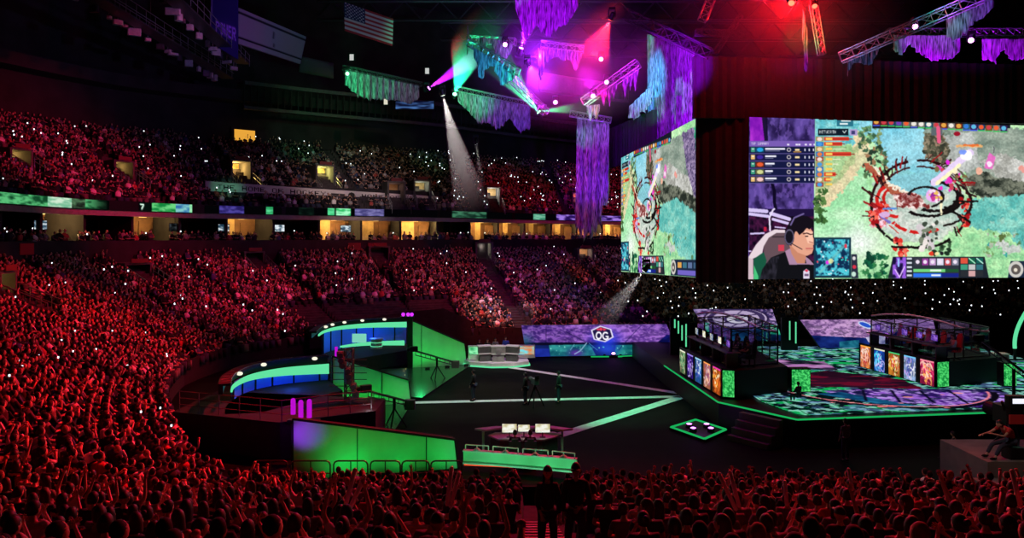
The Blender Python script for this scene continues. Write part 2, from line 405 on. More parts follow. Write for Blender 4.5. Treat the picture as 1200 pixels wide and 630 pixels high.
c.poly([(335, 340), (318, 270), (312, 215), (340, 165), (395, 135), (455, 138), (500, 165), (506, 250), (488, 215), (470, 232), (452, 220), (430, 250), (400, 272), (375, 235), (362, 275)], (20, 15, 24))
c.line([(340, 200), (365, 150), (430, 122)], 11, (110, 95, 150)); c.ell((330, 285), 34, 58, (22, 20, 30)); c.ring((330, 285), 30, 50, 7, (90, 84, 110))
c.line([(345, 330), (420, 372)], 5, (20, 18, 26))
c.poly([(428, 525), (450, 508), (473, 525), (473, 578), (428, 578)], (215, 205, 225)); c.poly([(436, 520), (452, 512), (466, 522), (452, 532)], (215, 50, 80)); c.rect(436, 545, 466, 560, (110, 90, 120))
# ---- game view; zoom coordinates: origin (870,130), 3.073 px per photo px
c.via(870, 130, 3.073)
g = c.X >= GX
c.tex(g, (140, 205, 145), (196, 232, 182), 22, 16, 31)
P = lambda *a: c.pmask(a)
c.tex(P((258, 260), (300, 280), (440, 180), (460, 330), (430, 430), (330, 600), (258, 600)), (150, 215, 160), (190, 235, 190), 18, 10, 33)
c.tex(P((262, 20), (425, 20), (420, 120), (262, 110)), (84, 176, 188), (150, 215, 215), 9, 7, 35)
c.tex(P((405, 60), (455, 110), (470, 200), (430, 200), (360, 290), (300, 350), (262, 330), (262, 250), (340, 240), (400, 140)), (226, 205, 165), (205, 205, 160), 12, 9, 36)
c.tex(P((262, 140), (330, 120), (420, 130), (400, 190), (330, 262), (262, 300)), (120, 160, 100), (160, 190, 130), 6, 6, 37, al=.6)
c.tex(P((415, 30), (670, 55), (660, 170), (690, 200), (640, 225), (560, 210), (530, 215), (490, 130), (430, 70)), (112, 190, 212), (150, 208, 222), 30, 30, 38)
c.tex(P((655, 55), (1290, 70), (1290, 260), (1014, 270), (880, 300), (830, 260), (800, 220), (690, 200), (650, 150)), (112, 130, 118), (160, 172, 158), 20, 8, 39)
c.tex(P((730, 90), (830, 75), (860, 200), (760, 240), (690, 190)), (160, 165, 160), (196, 200, 196), 12, 9, 40)
c.tex(P((850, 180), (940, 150), (1070, 210), (1200, 240), (1290, 330), (1100, 310), (930, 240)), (150, 150, 142), (205, 205, 200), 6, 5, 41)
c.tex(P((1075, 60), (1290, 60), (1290, 330), (1200, 320), (1120, 200)), (84, 70, 110), (160, 140, 175), 2.2, 2.2, 42, sharp=2)
c.tex(P((1190, 60), (1290, 60), (1290, 170), (1210, 150)), (20, 150, 100), (50, 200, 130), 8, 8, 44, al=.8)
c.tex(P((655, 80), (720, 90), (745, 130), (735, 190), (700, 195), (650, 150)), (60, 62, 48), (150, 135, 112), 4, 4, 43, sharp=1.8)
c.tex(P((800, 240), (880, 215), (905, 235), (1014, 255), (1290, 340), (1290, 420), (1014, 320), (870, 315), (820, 290)), (38, 44, 38), (120, 124, 108), 7, 4, 45, sharp=1.6)
c.tex(P((790, 320), (1014, 300), (1290, 400), (1290, 570), (1020, 520), (960, 440), (860, 425), (760, 400)), (84, 172, 165), (142, 208, 192), 12, 8, 46)
c.tex(P((740, 390), (860, 425), (960, 450), (1060, 540), (1290, 560), (1290, 615), (740, 615)), (130, 195, 140), (176, 226, 168), 8, 6, 47)
c.ell((620, 345), 160, 120, (180, 196, 190), .75, soft=False)
c.tex(P((470, 260), (560, 230), (720, 220), (800, 300), (770, 420), (690, 480), (560, 470), (480, 380)), (165, 190, 178), (214, 214, 206), 9, 7, 48, al=.85)
c.ell((640, 250), 110, 55, (120, 190, 205), .85)
c.ell((420, 470), 90, 70, (236, 240, 236), .9, soft=True)
c.dots(420, 60, 500, 150, 46, 7, [(60, 96, 70), (96, 140, 96), (40, 70, 56), (130, 150, 96)], 2)
c.dots(440, 120, 520, 240, 46, 7, [(60, 96, 70), (86, 120, 80), (40, 60, 46), (150, 110, 80)], 3)
c.dots(258, 285, 300, 400, 30, 9, [(60, 100, 50), (90, 130, 70), (40, 70, 40)], 4)
c.dots(440, 520, 520, 600, 30, 9, [(20, 90, 60), (50, 120, 70), (16, 60, 44)], 5)
c.dots(650, 60, 740, 190, 40, 6, [(50, 52, 44), (150, 120, 100), (90, 90, 70)], 6)
c.dots(880, 360, 1260, 560, 50, 6, [(150, 205, 190), (90, 130, 90), (60, 150, 150)], 7)
c.dots(880, 440, 980, 520, 30, 7, [(170, 180, 160), (90, 110, 60), (120, 160, 100)], 8)
for q in ((960, 500), (935, 480), (980, 495)): c.ell(q, 24, 14, (190, 196, 190))
c.line([(450, 200), (490, 240), (545, 290), (600, 320)], 22, (170, 90, 66)); c.line([(480, 205), (530, 262), (600, 300)], 12, (240, 225, 205))
c.tex(P((540, 300), (620, 290), (680, 350), (560, 350)), (120, 40, 40), (240, 220, 215), 5, 4, 50, sharp=2)
c.tex(P((455, 330), (520, 330), (520, 420), (460, 420)), (200, 50, 50), (235, 200, 215), 5, 5, 51, sharp=2)
# break up hard edges of the terrain: small warps and grain
g = c.X >= GX+1; wx = (fbm(c.X/3, c.Y/3, 71, 3)-.5)*7; wy = (fbm(c.X/3, c.Y/3, 72, 3)-.5)*7
wa = c.at(np.maximum(c.X+wx, GX+1.5), c.Y+wy); gr_ = ((.86)+.28*fbm(c.X/1.6, c.Y/1.6, 73, 3))[..., None]; c.a[g] = (np.clip(wa*gr_, 0, 255))[g]
for (cc_, rx, ry, w, col, a0, a1) in [((640, 335), 176, 158, 9, (40, 10, 14), 150, 340), ((640, 335), 176, 158, 9, (24, 16, 18), 20, 175),
        ((640, 320), 150, 120, 6, (60, 22, 26), 200, 350), ((690, 308), 88, 52, 10, (22, 16, 18), 260, 120), ((675, 310), 115, 68, 9, (18, 12, 14), 350, 130),
        ((660, 310), 62, 36, 7, (26, 20, 22), 190, 70), ((560, 320), 75, 60, 11, (205, 34, 30), 90, 230), ((560, 315), 52, 44, 8, (190, 30, 26), 110, 230), ((640, 330), 130, 108, 11, (200, 30, 28), 60, 140), ((700, 330), 125, 84, 7, (30, 20, 20), 310, 80)]:
    c.ring(cc_, rx, ry, w, col, a0, a1, brk=9 if ry > 100 else 0)
rr = random.Random(3)
for k in range(34):
    a = math.radians(rr.uniform(150, 400)); r0 = rr.uniform(.82, 1.0); r1 = r0+rr.uniform(.1, .28)
    c.line([(640+176*r0*math.cos(a), 335+158*r0*math.sin(a)), (640+176*r1*math.cos(a+.12), 335+158*r1*math.sin(a+.12))], rr.uniform(3, 7), rr.choice([(30, 16, 18), (150, 26, 30), (60, 20, 24)]))
for q in ((470, 385), (560, 480), (580, 500), (800, 340), (798, 395), (505, 350)): c.dots(q[0]-16, q[1]-22, q[0]+16, q[1]+22, 14, 7, [(220, 50, 40), (240, 110, 90), (160, 20, 26)], int(q[0]))
c.line([(730, 345), (820, 400)], 8, (18, 16, 16)); c.line([(760, 325), (845, 325)], 7, (20, 16, 16)); c.line([(690, 380), (800, 330)], 6, (22, 18, 18)); c.line([(540, 488), (640, 492)], 10, (18, 14, 16))
c.line([(742, 180), (820, 250)], 6, (96, 84, 76)); c.line([(720, 200), (810, 280)], 5, (80, 60, 60)); c.dots(700, 180, 800, 290, 30, 7, [(200, 70, 90), (230, 60, 190), (120, 100, 60), (240, 225, 190)], 12)
c.line([(690, 258), (820, 150)], 26, (225, 205, 240)); c.ell((806, 160), 22, 18, (255, 246, 255)); c.line([(700, 262), (780, 196)], 12, (250, 240, 190)); c.ell((792, 148), 14, 9, (120, 150, 240))
c.ell((740, 185), 8, 8, (225, 40, 220)); c.ell((688, 304), 27, 24, (226, 170, 226)); c.ell((694, 306), 17, 15, (150, 40, 150)); c.dots(665, 285, 715, 325, 20, 6, [(240, 220, 235), (200, 60, 140), (230, 190, 90)], 13)
c.poly([(888, 150), (912, 165), (900, 210), (872, 205)], (225, 110, 190)); c.ell((890, 190), 9, 10, (245, 225, 240)); c.line([(905, 150), (905, 130)], 3, (70, 60, 80)); c.ell((852, 216), 12, 14, (235, 175, 150))
c.rect(770, 122, 866, 130, (226, 170, 110)); c.rect(795, 120, 850, 127, (230, 110, 50))
for q in ((1014, 215), (1006, 205)): c.ell(q, 12, 9, (225, 150, 140))
c.line([(640, 420), (680, 490)], 28, (206, 196, 200)); c.dots(640, 400, 700, 500, 26, 8, [(235, 225, 220), (60, 70, 60), (120, 130, 110)], 14); c.dots(690, 470, 750, 520, 16, 8, [(30, 50, 34), (60, 90, 60)], 15)
c.rect(505, 348, 555, 355, (90, 140, 210)); c.line([(530, 160+250), (560, 440)], 4, (200, 60, 50)); c.line([(716, 335), (716, 362)], 8, (250, 240, 200)); c.ell((717, 372), 4, 4, (250, 240, 200))
c.ell((680, 514), 9, 8, (220, 60, 40)); c.ell((700, 514), 7, 7, (235, 220, 160)); c.ell((717, 513), 7, 7, (30, 26, 34))
c.line([(500, 380), (530, 400)], 9, (120, 110, 190)); c.ell((512, 372), 20, 10, (210, 170, 215))
# break up hard edges of the terrain: small warps and grain
g = c.X >= GX+1; wx = (fbm(c.X/3, c.Y/3, 81, 3)-.5)*2.2; wy = (fbm(c.X/3, c.Y/3, 82, 3)-.5)*2.2
wa = c.at(np.maximum(c.X+wx, GX+1.5), c.Y+wy); gr_ = ((.93)+.14*fbm(c.X/1.6, c.Y/1.6, 73, 3))[..., None]; c.a[g] = (np.clip(wa*gr_, 0, 255))[g]
# head-up display
c.rect(468, 30, 965, 62, (22, 26, 40)); rr = random.Random(8)
for k in range(18):
    x = 470+k*27; y = 34+k*1.35
    cols = [(50, 120, 210), (200, 60, 70), (220, 160, 70), (230, 225, 215), (110, 60, 170), (230, 90, 50), (90, 180, 220)]
    c.rect(x, y-4, x+25, y+16, tuple(v*.5 for v in rr.choice(cols))); c.ell((x+12, y+5), 9, 8, rr.choice(cols)); c.rect(x, y+16, x+25, y+20, rr.choice([(60, 190, 90), (60, 90, 220)]))
c.rect(680, 60, 720, 88, (90, 100, 105)); c.ell((773, 82), 12, 8, (150, 20, 40)); c.line([(705, 60), (708, 110)], 14, (225, 90, 130))
c.rect(340, 28, 400, 55, (40, 110, 130)); c.rect(355, 32, 390, 38, (225, 235, 235)); c.rect(350, 43, 380, 49, (225, 235, 235))
c.rect(272, 64, 382, 88, (16, 28, 40)); c.text('NETWORTH', 278, 70, 11, (235, 240, 240), w=6); c.line([(362, 72), (367, 79), (374, 70)], 3, (200, 215, 215)); c.rect(386, 66, 414, 88, (170, 150, 200)); c.rect(392, 71, 406, 84, (60, 60, 110))
wd = [120, 88, 92, 130, 70, 60, 44, 56, 30, 24]
for k in range(10):
    y = 92+k*18.2; red = k in (0, 1, 3, 7, 8)
    c.rect(264, y, 292, y+17, rr.choice([(50, 110, 180), (150, 70, 60), (160, 140, 90)])); c.ell((278, y+9), 9, 7, [(235, 215, 205), (70, 150, 220), (235, 205, 160), (230, 120, 60)][k % 4])
    if red: c.rect(294, y+1, 294+wd[k]*.75, y+15, (212, 64, 44))
    c.rect(300, y+4, 324, y+12, (240, 200, 90)); c.rect(326, y+7, 294+wd[k]*.85, y+10, (230, 230, 200) if not red else (150, 30, 30))
c.rect(257, 455, 391, 600, (22, 52, 70)); mm = P((264, 462), (384, 462), (384, 592), (264, 592))
c.tex(mm, (14, 44, 78), (78, 196, 212), 4, 4, 61, sharp=2.2); c.line([(280, 580), (370, 480)], 9, (110, 190, 190), .7)
c.dots(268, 466, 380, 590, 34, 2.6, [(225, 235, 240), (225, 70, 90), (60, 220, 200), (16, 22, 50)], 19); c.ell((306, 545), 6, 7, (220, 50, 225)); c.ell((318, 540), 9, 9, (235, 225, 150), .8); c.ell((372, 486), 5, 8, (215, 60, 80))
c.poly([(392, 515), (412, 515), (418, 602), (392, 602)], (40, 44, 62)); c.ell((402, 530), 6, 7, (215, 215, 215)); c.ell((403, 561), 7, 7, (210, 50, 70)); c.ell((401, 587), 8, 9, (190, 220, 205))
c.poly([(542, 524), (872, 524), (888, 602), (524, 602)], (30, 36, 46)); c.rect(541, 526, 590, 602, (32, 16, 66))
c.tex(P((541, 526), (590, 526), (590, 602), (541, 602)), (24, 14, 60), (150, 90, 220), 4, 6, 62, sharp=2); c.line([(550, 570), (566, 598), (584, 560)], 4, (225, 190, 250)); c.line([(562, 534), (562, 558)], 6, (150, 190, 250))
for k in range(5): c.rect(592, 528+k*15, 610, 535+k*15, (205, 210, 220))
c.rect(614, 526, 780, 602, (44, 50, 60))
for k in range(6): c.rect(620+k*27, 531, 643+k*27, 555, [(60, 60, 72), (150, 60, 150), (190, 150, 200), (210, 210, 230), (200, 80, 90), (130, 130, 150)][k]); c.ell((631+k*27, 543), 7, 7, (232, 220, 236))
c.rect(616, 568, 778, 580, (30, 80, 46)); c.rect(616, 568, 730, 580, (110, 205, 120)); c.rect(616, 584, 778, 598, (24, 36, 130)); c.rect(616, 584, 716, 598, (44, 110, 230))
c.rect(676, 571, 716, 577, (230, 240, 225)); c.rect(680, 588, 714, 594, (230, 235, 245))
for r_ in range(3):
    for k in range(3): c.rect(786+k*28, 529+r_*23, 811+k*28, 549+r_*23, [(215, 80, 60), (20, 90, 66), (20, 90, 80), (60, 150, 120), (190, 190, 190), (50, 110, 120), (40, 44, 50), (205, 160, 160), (40, 44, 50)][r_*3+k])
c.line([(816, 530), (838, 548)], 4, (170, 240, 200)); c.line([(844, 530), (866, 548)], 4, (190, 240, 220))
c.poly([(966, 540), (1290, 540), (1290, 602), (955, 602)], (28, 40, 62)); c.ring((985, 570), 22, 24, 10, (200, 196, 190)); c.ell((985, 570), 16, 18, (92, 84, 80)); c.ell((984, 572), 7, 7, (225, 215, 200))
for k in range(4): c.rect(1030+k*52, 550, 1070+k*52, 572, [(220, 160, 80), (60, 110, 130), (90, 110, 150), (60, 90, 120)][k]); c.rect(1030, 580, 1225, 598, (110, 96, 190))
blur(SC, 1)
# the game view on its own, for the side screen
GM = Cv(955, 140.5, 1262, 326.5, 3); GM.a = SC.at(GM.X, GM.Y)

# ---- rock-textured stage backdrops
def rock(c, mask, seed=0, dark=(44, 22, 84), lite=(176, 116, 208)):
    c.tex(mask, dark, lite, 7, 3.2, seed, sharp=1.5); c.tex(mask, (214, 168, 228), (214, 168, 228), 2.4, 1.3, seed+5, al=.55, thr=.62); c.tex(mask, (16, 10, 40), (16, 10, 40), 5, 2, seed+9, al=.6, thr=.68)
WALLB = Cv(605, 374, 802, 422, 4); c = WALLB; c.via(605, 370, 6)
P = lambda *a: c.pmask(a)
rock(c, c.Y > 0, 70)
c.tex(P((30, 60), (1145, 60), (1145, 300), (30, 300)), (60, 30, 130), (150, 90, 215), 40, 20, 73, al=.45)
c.tex(P((30, 185), (1145, 190), (1145, 310), (30, 310)), (10, 20, 70), (20, 40, 110), 20, 8, 74)
c.poly([(30, 188), (1145, 182), (1145, 202), (30, 206)], (10, 8, 26), .85)
c.tex(P((230, 205), (520, 200), (560, 280), (240, 282)), (8, 70, 90), (50, 150, 150), 9, 6, 75)
c.tex(P((700, 205), (920, 200), (915, 272), (690, 274)), (8, 80, 90), (40, 150, 130), 9, 6, 76)
c.ell((630, 170), 105, 75, (36, 60, 232), .95, soft=True); c.ell((640, 235), 80, 40, (40, 80, 220), .8, soft=True)
c.ell((60, 170), 60, 50, (30, 90, 110), .7, soft=True); c.ell((420, 260), 55, 28, (120, 40, 180), .8, soft=True)
c.line([(210, 70), (210, 185)], 3, (20, 10, 50)); c.line([(880, 65), (780, 170), (720, 240)], 4, (18, 20, 80)); c.line([(1110, 110), (1000, 190)], 4, (18, 14, 60)); c.line([(350, 110), (520, 200)], 3, (20, 14, 60))
c.line([(495, 190), (450, 245), (410, 268)], 6, (150, 190, 220)); c.line([(408, 200), (380, 240)], 4, (120, 180, 210)); c.line([(510, 190), (570, 240)], 3, (80, 160, 220))
c.tex(P((1060, 130), (1145, 150), (1145, 300), (960, 300), (960, 210)), (8, 12, 70), (30, 30, 150), 12, 8, 77); c.tex(P((30, 230), (230, 230), (240, 300), (30, 300)), (16, 26, 120), (30, 50, 160), 14, 8, 78)
c.dots(240, 205, 920, 270, 50, 3, [(90, 220, 210), (150, 240, 220), (30, 110, 140)], 79)
lg = [(525, 100), (590, 68), (668, 92), (685, 150), (625, 184), (545, 166)]
c.poly(lg, (232, 226, 250)); c.poly([(603+(x-603)*.86, 127+(y-127)*.86) for x, y in lg], (30, 22, 70)); c.poly([(590, 78), (612, 90), (600, 104), (578, 100)], (228, 60, 90)); c.poly([(560, 96), (580, 84), (580, 104)], (228, 60, 90)); c.poly([(612, 84), (636, 96), (612, 106)], (228, 60, 90))
c.ring((580, 138), 17, 23, 9, (248, 246, 255)); c.ring((628, 140), 19, 24, 9, (248, 246, 255), 25, 320); c.rect(628, 140, 650, 149, (248, 246, 255)); c.rect(641, 140, 650, 162, (248, 246, 255))
blur(WALLB, 1)
BDA = Cv(806, 356, 920, 404, 4); c = BDA; c.via(780, 340, 3.936)
rock(c, c.Y > 0, 90, (50, 40, 90), (160, 140, 190)); P = lambda *a: c.pmask(a)
c.tex(P((120, 165), (540, 165), (540, 260), (120, 260)), (4, 20, 50), (14, 66, 110), 14, 8, 93)
c.ell((325, 130), 152, 52, (44, 30, 70)); c.ell((325, 130), 142, 46, (178, 160, 196)); c.ring((325, 130), 120, 42, 9, (60, 46, 88), brk=0); c.ell((332, 132), 66, 24, (66, 50, 94)); c.ell((332, 133), 50, 18, (214, 206, 222)); c.ell((340, 136), 24, 9, (80, 66, 110)); c.ell((338, 132), 10, 5, (120, 220, 190))
for a in range(0, 360, 45): c.line([(332+60*math.cos(math.radians(a)), 132+22*math.sin(math.radians(a))), (326+136*math.cos(math.radians(a+14)), 130+44*math.sin(math.radians(a+14)))], 5, (60, 46, 90))
c.tex(P((180, 150), (200, 150), (200, 215), (160, 215)), (20, 150, 110), (110, 230, 180), 6, 4, 95); c.tex(P((490, 160), (530, 160), (530, 205), (480, 200)), (20, 150, 110), (110, 230, 180), 6, 4, 96); c.ell((492, 177), 7, 7, (240, 255, 240))
BDB = Cv(932, 368, 1100, 412, 4); c = BDB; c.via(900, 360, 5.25); P = lambda *a: c.pmask(a)
rock(c, c.Y > 0, 110, (66, 34, 96), (196, 150, 206)); c.tex(P((180, 70), (1060, 70), (1060, 200), (180, 200)), (170, 120, 190), (210, 170, 210), 30, 14, 112, al=.35)
c.tex(P((240, 170), (560, 185), (700, 195), (1060, 230), (1060, 262), (240, 262)), (8, 16, 70), (24, 50, 130), 14, 8, 113); c.tex(P((440, 210), (560, 200), (560, 262), (440, 262)), (10, 70, 100), (40, 130, 150), 8, 6, 114)
c.ell((600, 108), 48, 18, (200, 216, 240), rot=.35); c.ell((598, 107), 38, 12, (40, 84, 200), rot=.35); c.ell((655, 155), 50, 16, (205, 110, 160), .7); c.line([(610, 150), (700, 170)], 5, (230, 200, 225)); c.tex(P((600, 185), (720, 160), (720, 225), (620, 215)), (120, 120, 170), (210, 200, 230), 5, 4, 116)
c.ell((900, 110), 150, 40, (92, 60, 130), .6, soft=True)
# ---- player posters: plain abstract colour swirls (uv canvases)
def swirl(base, cols, seed, title):
    q = Cv(0, 0, 1, 1, 64); q.k = 64; m_ = q.X > -1
    q.tex(m_, tuple(v*.6 for v in base), base, .35, .3, seed, sharp=1.6); rr = random.Random(seed)
    for i in range(26):
        cx, cy = rr.gauss(.5, .2), rr.gauss(.52, .2); q.ring((cx, cy), rr.uniform(.08, .35), rr.uniform(.06, .3), rr.uniform(.02, .07), rr.choice(cols), rr.uniform(0, 180), rr.uniform(200, 360), al=.75, rot=rr.uniform(0, 3))
    for i in range(14): q.ell((rr.gauss(.5, .16), rr.gauss(.5, .2)), rr.uniform(.03, .09), rr.uniform(.03, .08), rr.choice(cols), .85, rot=rr.uniform(0, 3))
    q.rect(0, 0, 1, .06, title); return q
PL = [swirl((120, 150, 100), [(30, 60, 50), (225, 220, 180), (160, 130, 110), (70, 190, 120)], 1, (225, 225, 200)), swirl((46, 20, 120), [(20, 8, 60), (180, 140, 240), (235, 225, 255), (110, 40, 200)], 2, (150, 130, 225)),
      swirl((60, 130, 205), [(20, 60, 150), (190, 225, 240), (240, 245, 250), (90, 90, 180)], 3, (150, 210, 235)), swirl((205, 120, 90), [(240, 225, 215), (120, 40, 40), (150, 90, 130), (250, 200, 160)], 4, (240, 150, 80)),
      swirl((205, 90, 30), [(250, 190, 70), (70, 20, 10), (235, 120, 40), (250, 235, 190)], 5, (225, 50, 160))]
PRr = [swirl((225, 120, 80), [(250, 225, 215), (190, 60, 60), (250, 180, 150), (240, 150, 60)], 6, (245, 160, 60)), swirl((30, 90, 205), [(120, 210, 250), (220, 200, 250), (10, 40, 130), (80, 240, 240)], 7, (220, 220, 190)),
       swirl((190, 120, 40), [(60, 24, 16), (240, 210, 90), (200, 50, 40), (250, 235, 210)], 8, (60, 190, 110)), swirl((150, 180, 225), [(240, 240, 252), (190, 150, 220), (90, 110, 200), (60, 70, 150)], 9, (110, 190, 235)),
       swirl((190, 30, 90), [(250, 170, 80), (90, 10, 60), (245, 90, 120), (250, 225, 190)], 10, (235, 130, 150))]
# ---- green speckled end panels
GP = Cv(0, 0, 1, 1, 40); GP.tex(GP.X > -1, (10, 120, 50), (90, 235, 120), .07, .04, 200, sharp=2.2)
# ---- stage floor LED: world metres
SFX = (11.9, 31.2, 31.0, 52.0)
SF = Cv(11, 30, 31.5, 53, 24); c = SF; al_ = c.X > -1
c.tex(al_, (0, 26, 26), (16, 165, 84), .8, .6, 130, sharp=2.6); c.tex(al_, (4, 12, 20), (4, 12, 20), .9, .7, 132, al=.94, thr=.53); c.tex(al_, (150, 225, 205), (150, 225, 205), .34, .3, 131, al=.8, thr=.68); c.tex(al_, (110, 140, 205), (110, 140, 205), .7, .4, 138, al=.5, thr=.71)
pm = c.pmask([(16.5, 34.8), (21.5, 33.2), (25.0, 33.8), (24.6, 37.2), (18.8, 37.4), (15.8, 36.9)])
c.tex(pm, (44, 20, 96), (150, 96, 205), .5, .6, 133, sharp=2.2); c.tex(pm, (200, 170, 240), (200, 170, 240), .3, .25, 134, al=.7, thr=.66); c.tex(pm, (10, 20, 50), (10, 20, 50), .5, .4, 144, al=.7, thr=.64)
c.tex(c.pmask([(15.2, 36.2), (17.3, 33.9), (18.8, 33.5), (16.6, 36.6)]), (4, 40, 80), (30, 110, 150), .8, .7, 135)
for q in range(4): c.line([(16.9+q*1.5, 34.6-q*.2), (17.9+q*1.45, 37.0)], .14, (10, 10, 36))
c.ring((19.0, 38.4), 5.6, 5.2, .30, (12, 8, 20), 200, 340); c.ring((19.0, 38.4), 5.35, 4.95, .10, (235, 130, 140), 200, 340)
c.dots(14, 32.8, 24, 36.5, 12, .22, [(240, 150, 150), (235, 120, 130)], 31, ar=.5)
pk = c.pmask([(15.2, 38.0), (21.2, 37.3), (21.4, 39.8), (18.5, 42.5), (14.8, 40.8)]); c.tex(pk, (14, 8, 18), (52, 14, 36), 2.2, 1.4, 136); c.tex(pk, (120, 12, 40), (120, 12, 40), 1.4, .4, 137, al=.7, thr=.64)
c.tex(c.pmask([(14.2, 43.5), (19.2, 42.6), (19.6, 45.6), (15.2, 47)]), (16, 8, 26), (196, 120, 190), 1.3, 1.0, 139, al=.85, sharp=2)
# ================================================================== the bowl
CP = [  # inner edge (x,y,z) and outer edge (x,y,z) of the lower bowl, near right -> near left -> far left corner -> far right
 ((46, 24.6, 0), (46, -10, 9.8)), ((20, 24.6, 0), (22, -10, 9.8)), ((.8, 24.6, 0), (.3, -10, 9.8)), ((-9, 24.8, 0), (-14, -9, 9.6)),
 ((-12.1, 27.4, .3), (-21, 2, 8.9)), ((-15.1, 32, .6), (-26, 16, 7.9)), ((-18, 37.5, .9), (-29.5, 30, 7.1)), ((-20, 44, .9), (-31, 43, 6.8)),
 ((-19.5, 50, .9), (-31.5, 54, 6.8)), ((-16, 55.5, .9), (-27, 64, 6.8)), ((-9, 58.5, .9), (-17.5, 71, 6.8)), ((-2, 60.5, .9), (-7, 78, 6.8)),
 ((8, 62, .9), (4, 89, 6.8)), ((20, 63.5, .9), (18, 99, 6.8)), ((45, 66, .9), (44, 104, 6.8)), ((80, 68, .9), (80, 106, 6.8))]
def _interp(u, k):
    u = max(0, min(len(CP)-1, u)); i = min(int(u), len(CP)-2); t = u-i
    p = [CP[max(0, min(len(CP)-1, j))][k] for j in (i-1, i, i+1, i+2)]
    lc = [p[1][a]*(1-t)+p[2][a]*t for a in range(3)]
    cr = [.5*((2*p[1][a])+(-p[0][a]+p[2][a])*t+(2*p[0][a]-5*p[1][a]+4*p[2][a]-p[3][a])*t*t+(-p[0][a]+3*p[1][a]-3*p[2][a]+p[3][a])*t**3) for a in range(3)]
    return Vector([.6*cr[a]+.4*lc[a] for a in range(3)])
NR = 34; NU = 20
AW = lambda a: .036 if a < 3 else .062 if 11 < a < 12 else .028
AIS = [1.995, 5.6, 6.55, 7.25, 7.95, 8.75, 9.5, 10.3, 11.32, 12.25, 13.2, 14.1]
def pair(u): return _interp(u, 0), _interp(u, 1)
def low(u, v):
    d, o = pair(u); return Vector((d.x+(o.x-d.x)*v, d.y+(o.y-d.y)*v, d.z+(o.z-d.z)*v))
def outdir(u):
    d, o = pair(u); r = o-d; r.z = 0; return r.normalized()
def ring(u, off, z):
    d, o = pair(u); p = o+outdir(u)*off; return Vector((p.x, p.y, z))
US = sorted(set([i/NU for i in range((len(CP)-1)*NU+1)]+[a+s_*(AW(a)+w_) for a in AIS for s_, w_ in ((-1, .004), (-1, 0), (1, 0), (1, .004))]))
U0 = 6.4                                   # everything above the lower bowl starts here (left edge of the view)
UU = [u for u in US if u >= U0]
# upper tier: offset 1.5 .. 17.5 m behind the outer edge
UZ0, UZ1, UO0, UO1, NUR = 11.75, 19.6, 1.6, 17.5, 20
def up(u, v): return ring(u, UO0+(UO1-UO0)*v, UZ0+(UZ1-UZ0)*v)
def loft(name, us, profile, mat, closed=False):
    """profile(u) -> list of points; skinned along u"""
    vs = []; fs = []
    pr = [profile(u) for u in us]; n = len(pr[0])
    for p in pr: vs += [tuple(q) for q in p]
    for i in range(len(us)-1):
        for j in range(n if closed else n-1):
            a = i*n+j; b = i*n+(j+1) % n; fs.append((a, b, b+n, a+n))
    if closed:
        fs.append(tuple(range(n))); fs.append(tuple(range((len(us)-1)*n, len(us)*n))[::-1])
    mb = MB(); mb.add(vs, fs); return mb.build(name, mat)
def tier(fn, rows, bench0=.43):
    def prof(u):
        pts = []; bench = .001 if any(abs(u-a) < AW(a)+.002 for a in AIS) else bench0
        for k in range(rows):
            a, b = fn(u, k/rows), fn(u, (k+1)/rows); z = a.z; q = lambda t, zz: Vector((a.x+(b.x-a.x)*t, a.y+(b.y-a.y)*t, zz))
            pts += [q(0, z), q(.5, z), q(.5, z+bench), q(.86, z+bench), q(.86, z), q(1, z)]
        e = fn(u, 1); pts += [e, Vector((e.x, e.y, e.z+.1))]; return pts
    return prof
struct(loft('seating_terrace_lower', US, tier(low, NR), M['concrete']))
struct(loft('seating_terrace_upper', UU, tier(up, NUR), M['concrete']))
# board at the foot of the lower bowl
struct(loft('trim_1', US, lambda u: [Vector((p.x, p.y, z)) for p, z in ((low(u, 0)-outdir(u)*.12, 0), (low(u, 0)-outdir(u)*.12, low(u, 0).z+.55), (low(u, 0), low(u, 0).z+.55), (low(u, 0), 0))], M['drape'], closed=True))
fl = MB(); fl.box((18, 48, -.1), (150, 130, .2)); struct(fl.build('floor', M['floor']))
struct(loft('wall_balcony', UU, lambda u: [ring(u, 0, 6.8), ring(u, 0, 8.75), ring(u, .15, 8.75), ring(u, .15, 8.2), ring(u, 2.2, 8.2), ring(u, 2.2, 8.35), ring(u, 6.6, 8.35)], M['darkwall']))
struct(loft('wall_suite_back', UU, lambda u: [ring(u, 6.6, 8.3), ring(u, 6.6, 11.3), ring(u, 6.8, 11.3), ring(u, 6.8, 8.3)], M['brown'], closed=True))
struct(loft('ceiling_suites', UU, lambda u: [ring(u, 2.3, 10.95), ring(u, 6.7, 10.95), ring(u, 6.7, 11.05), ring(u, 2.3, 11.05)], M['darkwall'], closed=True))
struct(loft('trim_2', UU, lambda u: [ring(u, 1.5, 10.72), ring(u, 1.5, 11.15), ring(u, 2.3, 11.15), ring(u, 2.3, 10.72)], M['fascia'], closed=True))
struct(loft('trim_3', UU, lambda u: [ring(u, 1.35, 11.15), ring(u, 1.35, 11.95), ring(u, 1.6, 11.95), ring(u, 1.6, 11.15)], M['black'], closed=True))
struct(loft('wall_upper_back', UU, lambda u: [ring(u, UO1, 19.6), ring(u, UO1, 24.2), ring(u, UO1-2.5, 24.2), ring(u, UO1-2.5, 25.4), ring(u, UO1+3, 25.4), ring(u, UO1+3, 40)], M['backwall']))
rf = MB(); rf.box((18, 60, 40.2), (170, 170, .4)); struct(rf.build('ceiling', M['darkwall']))
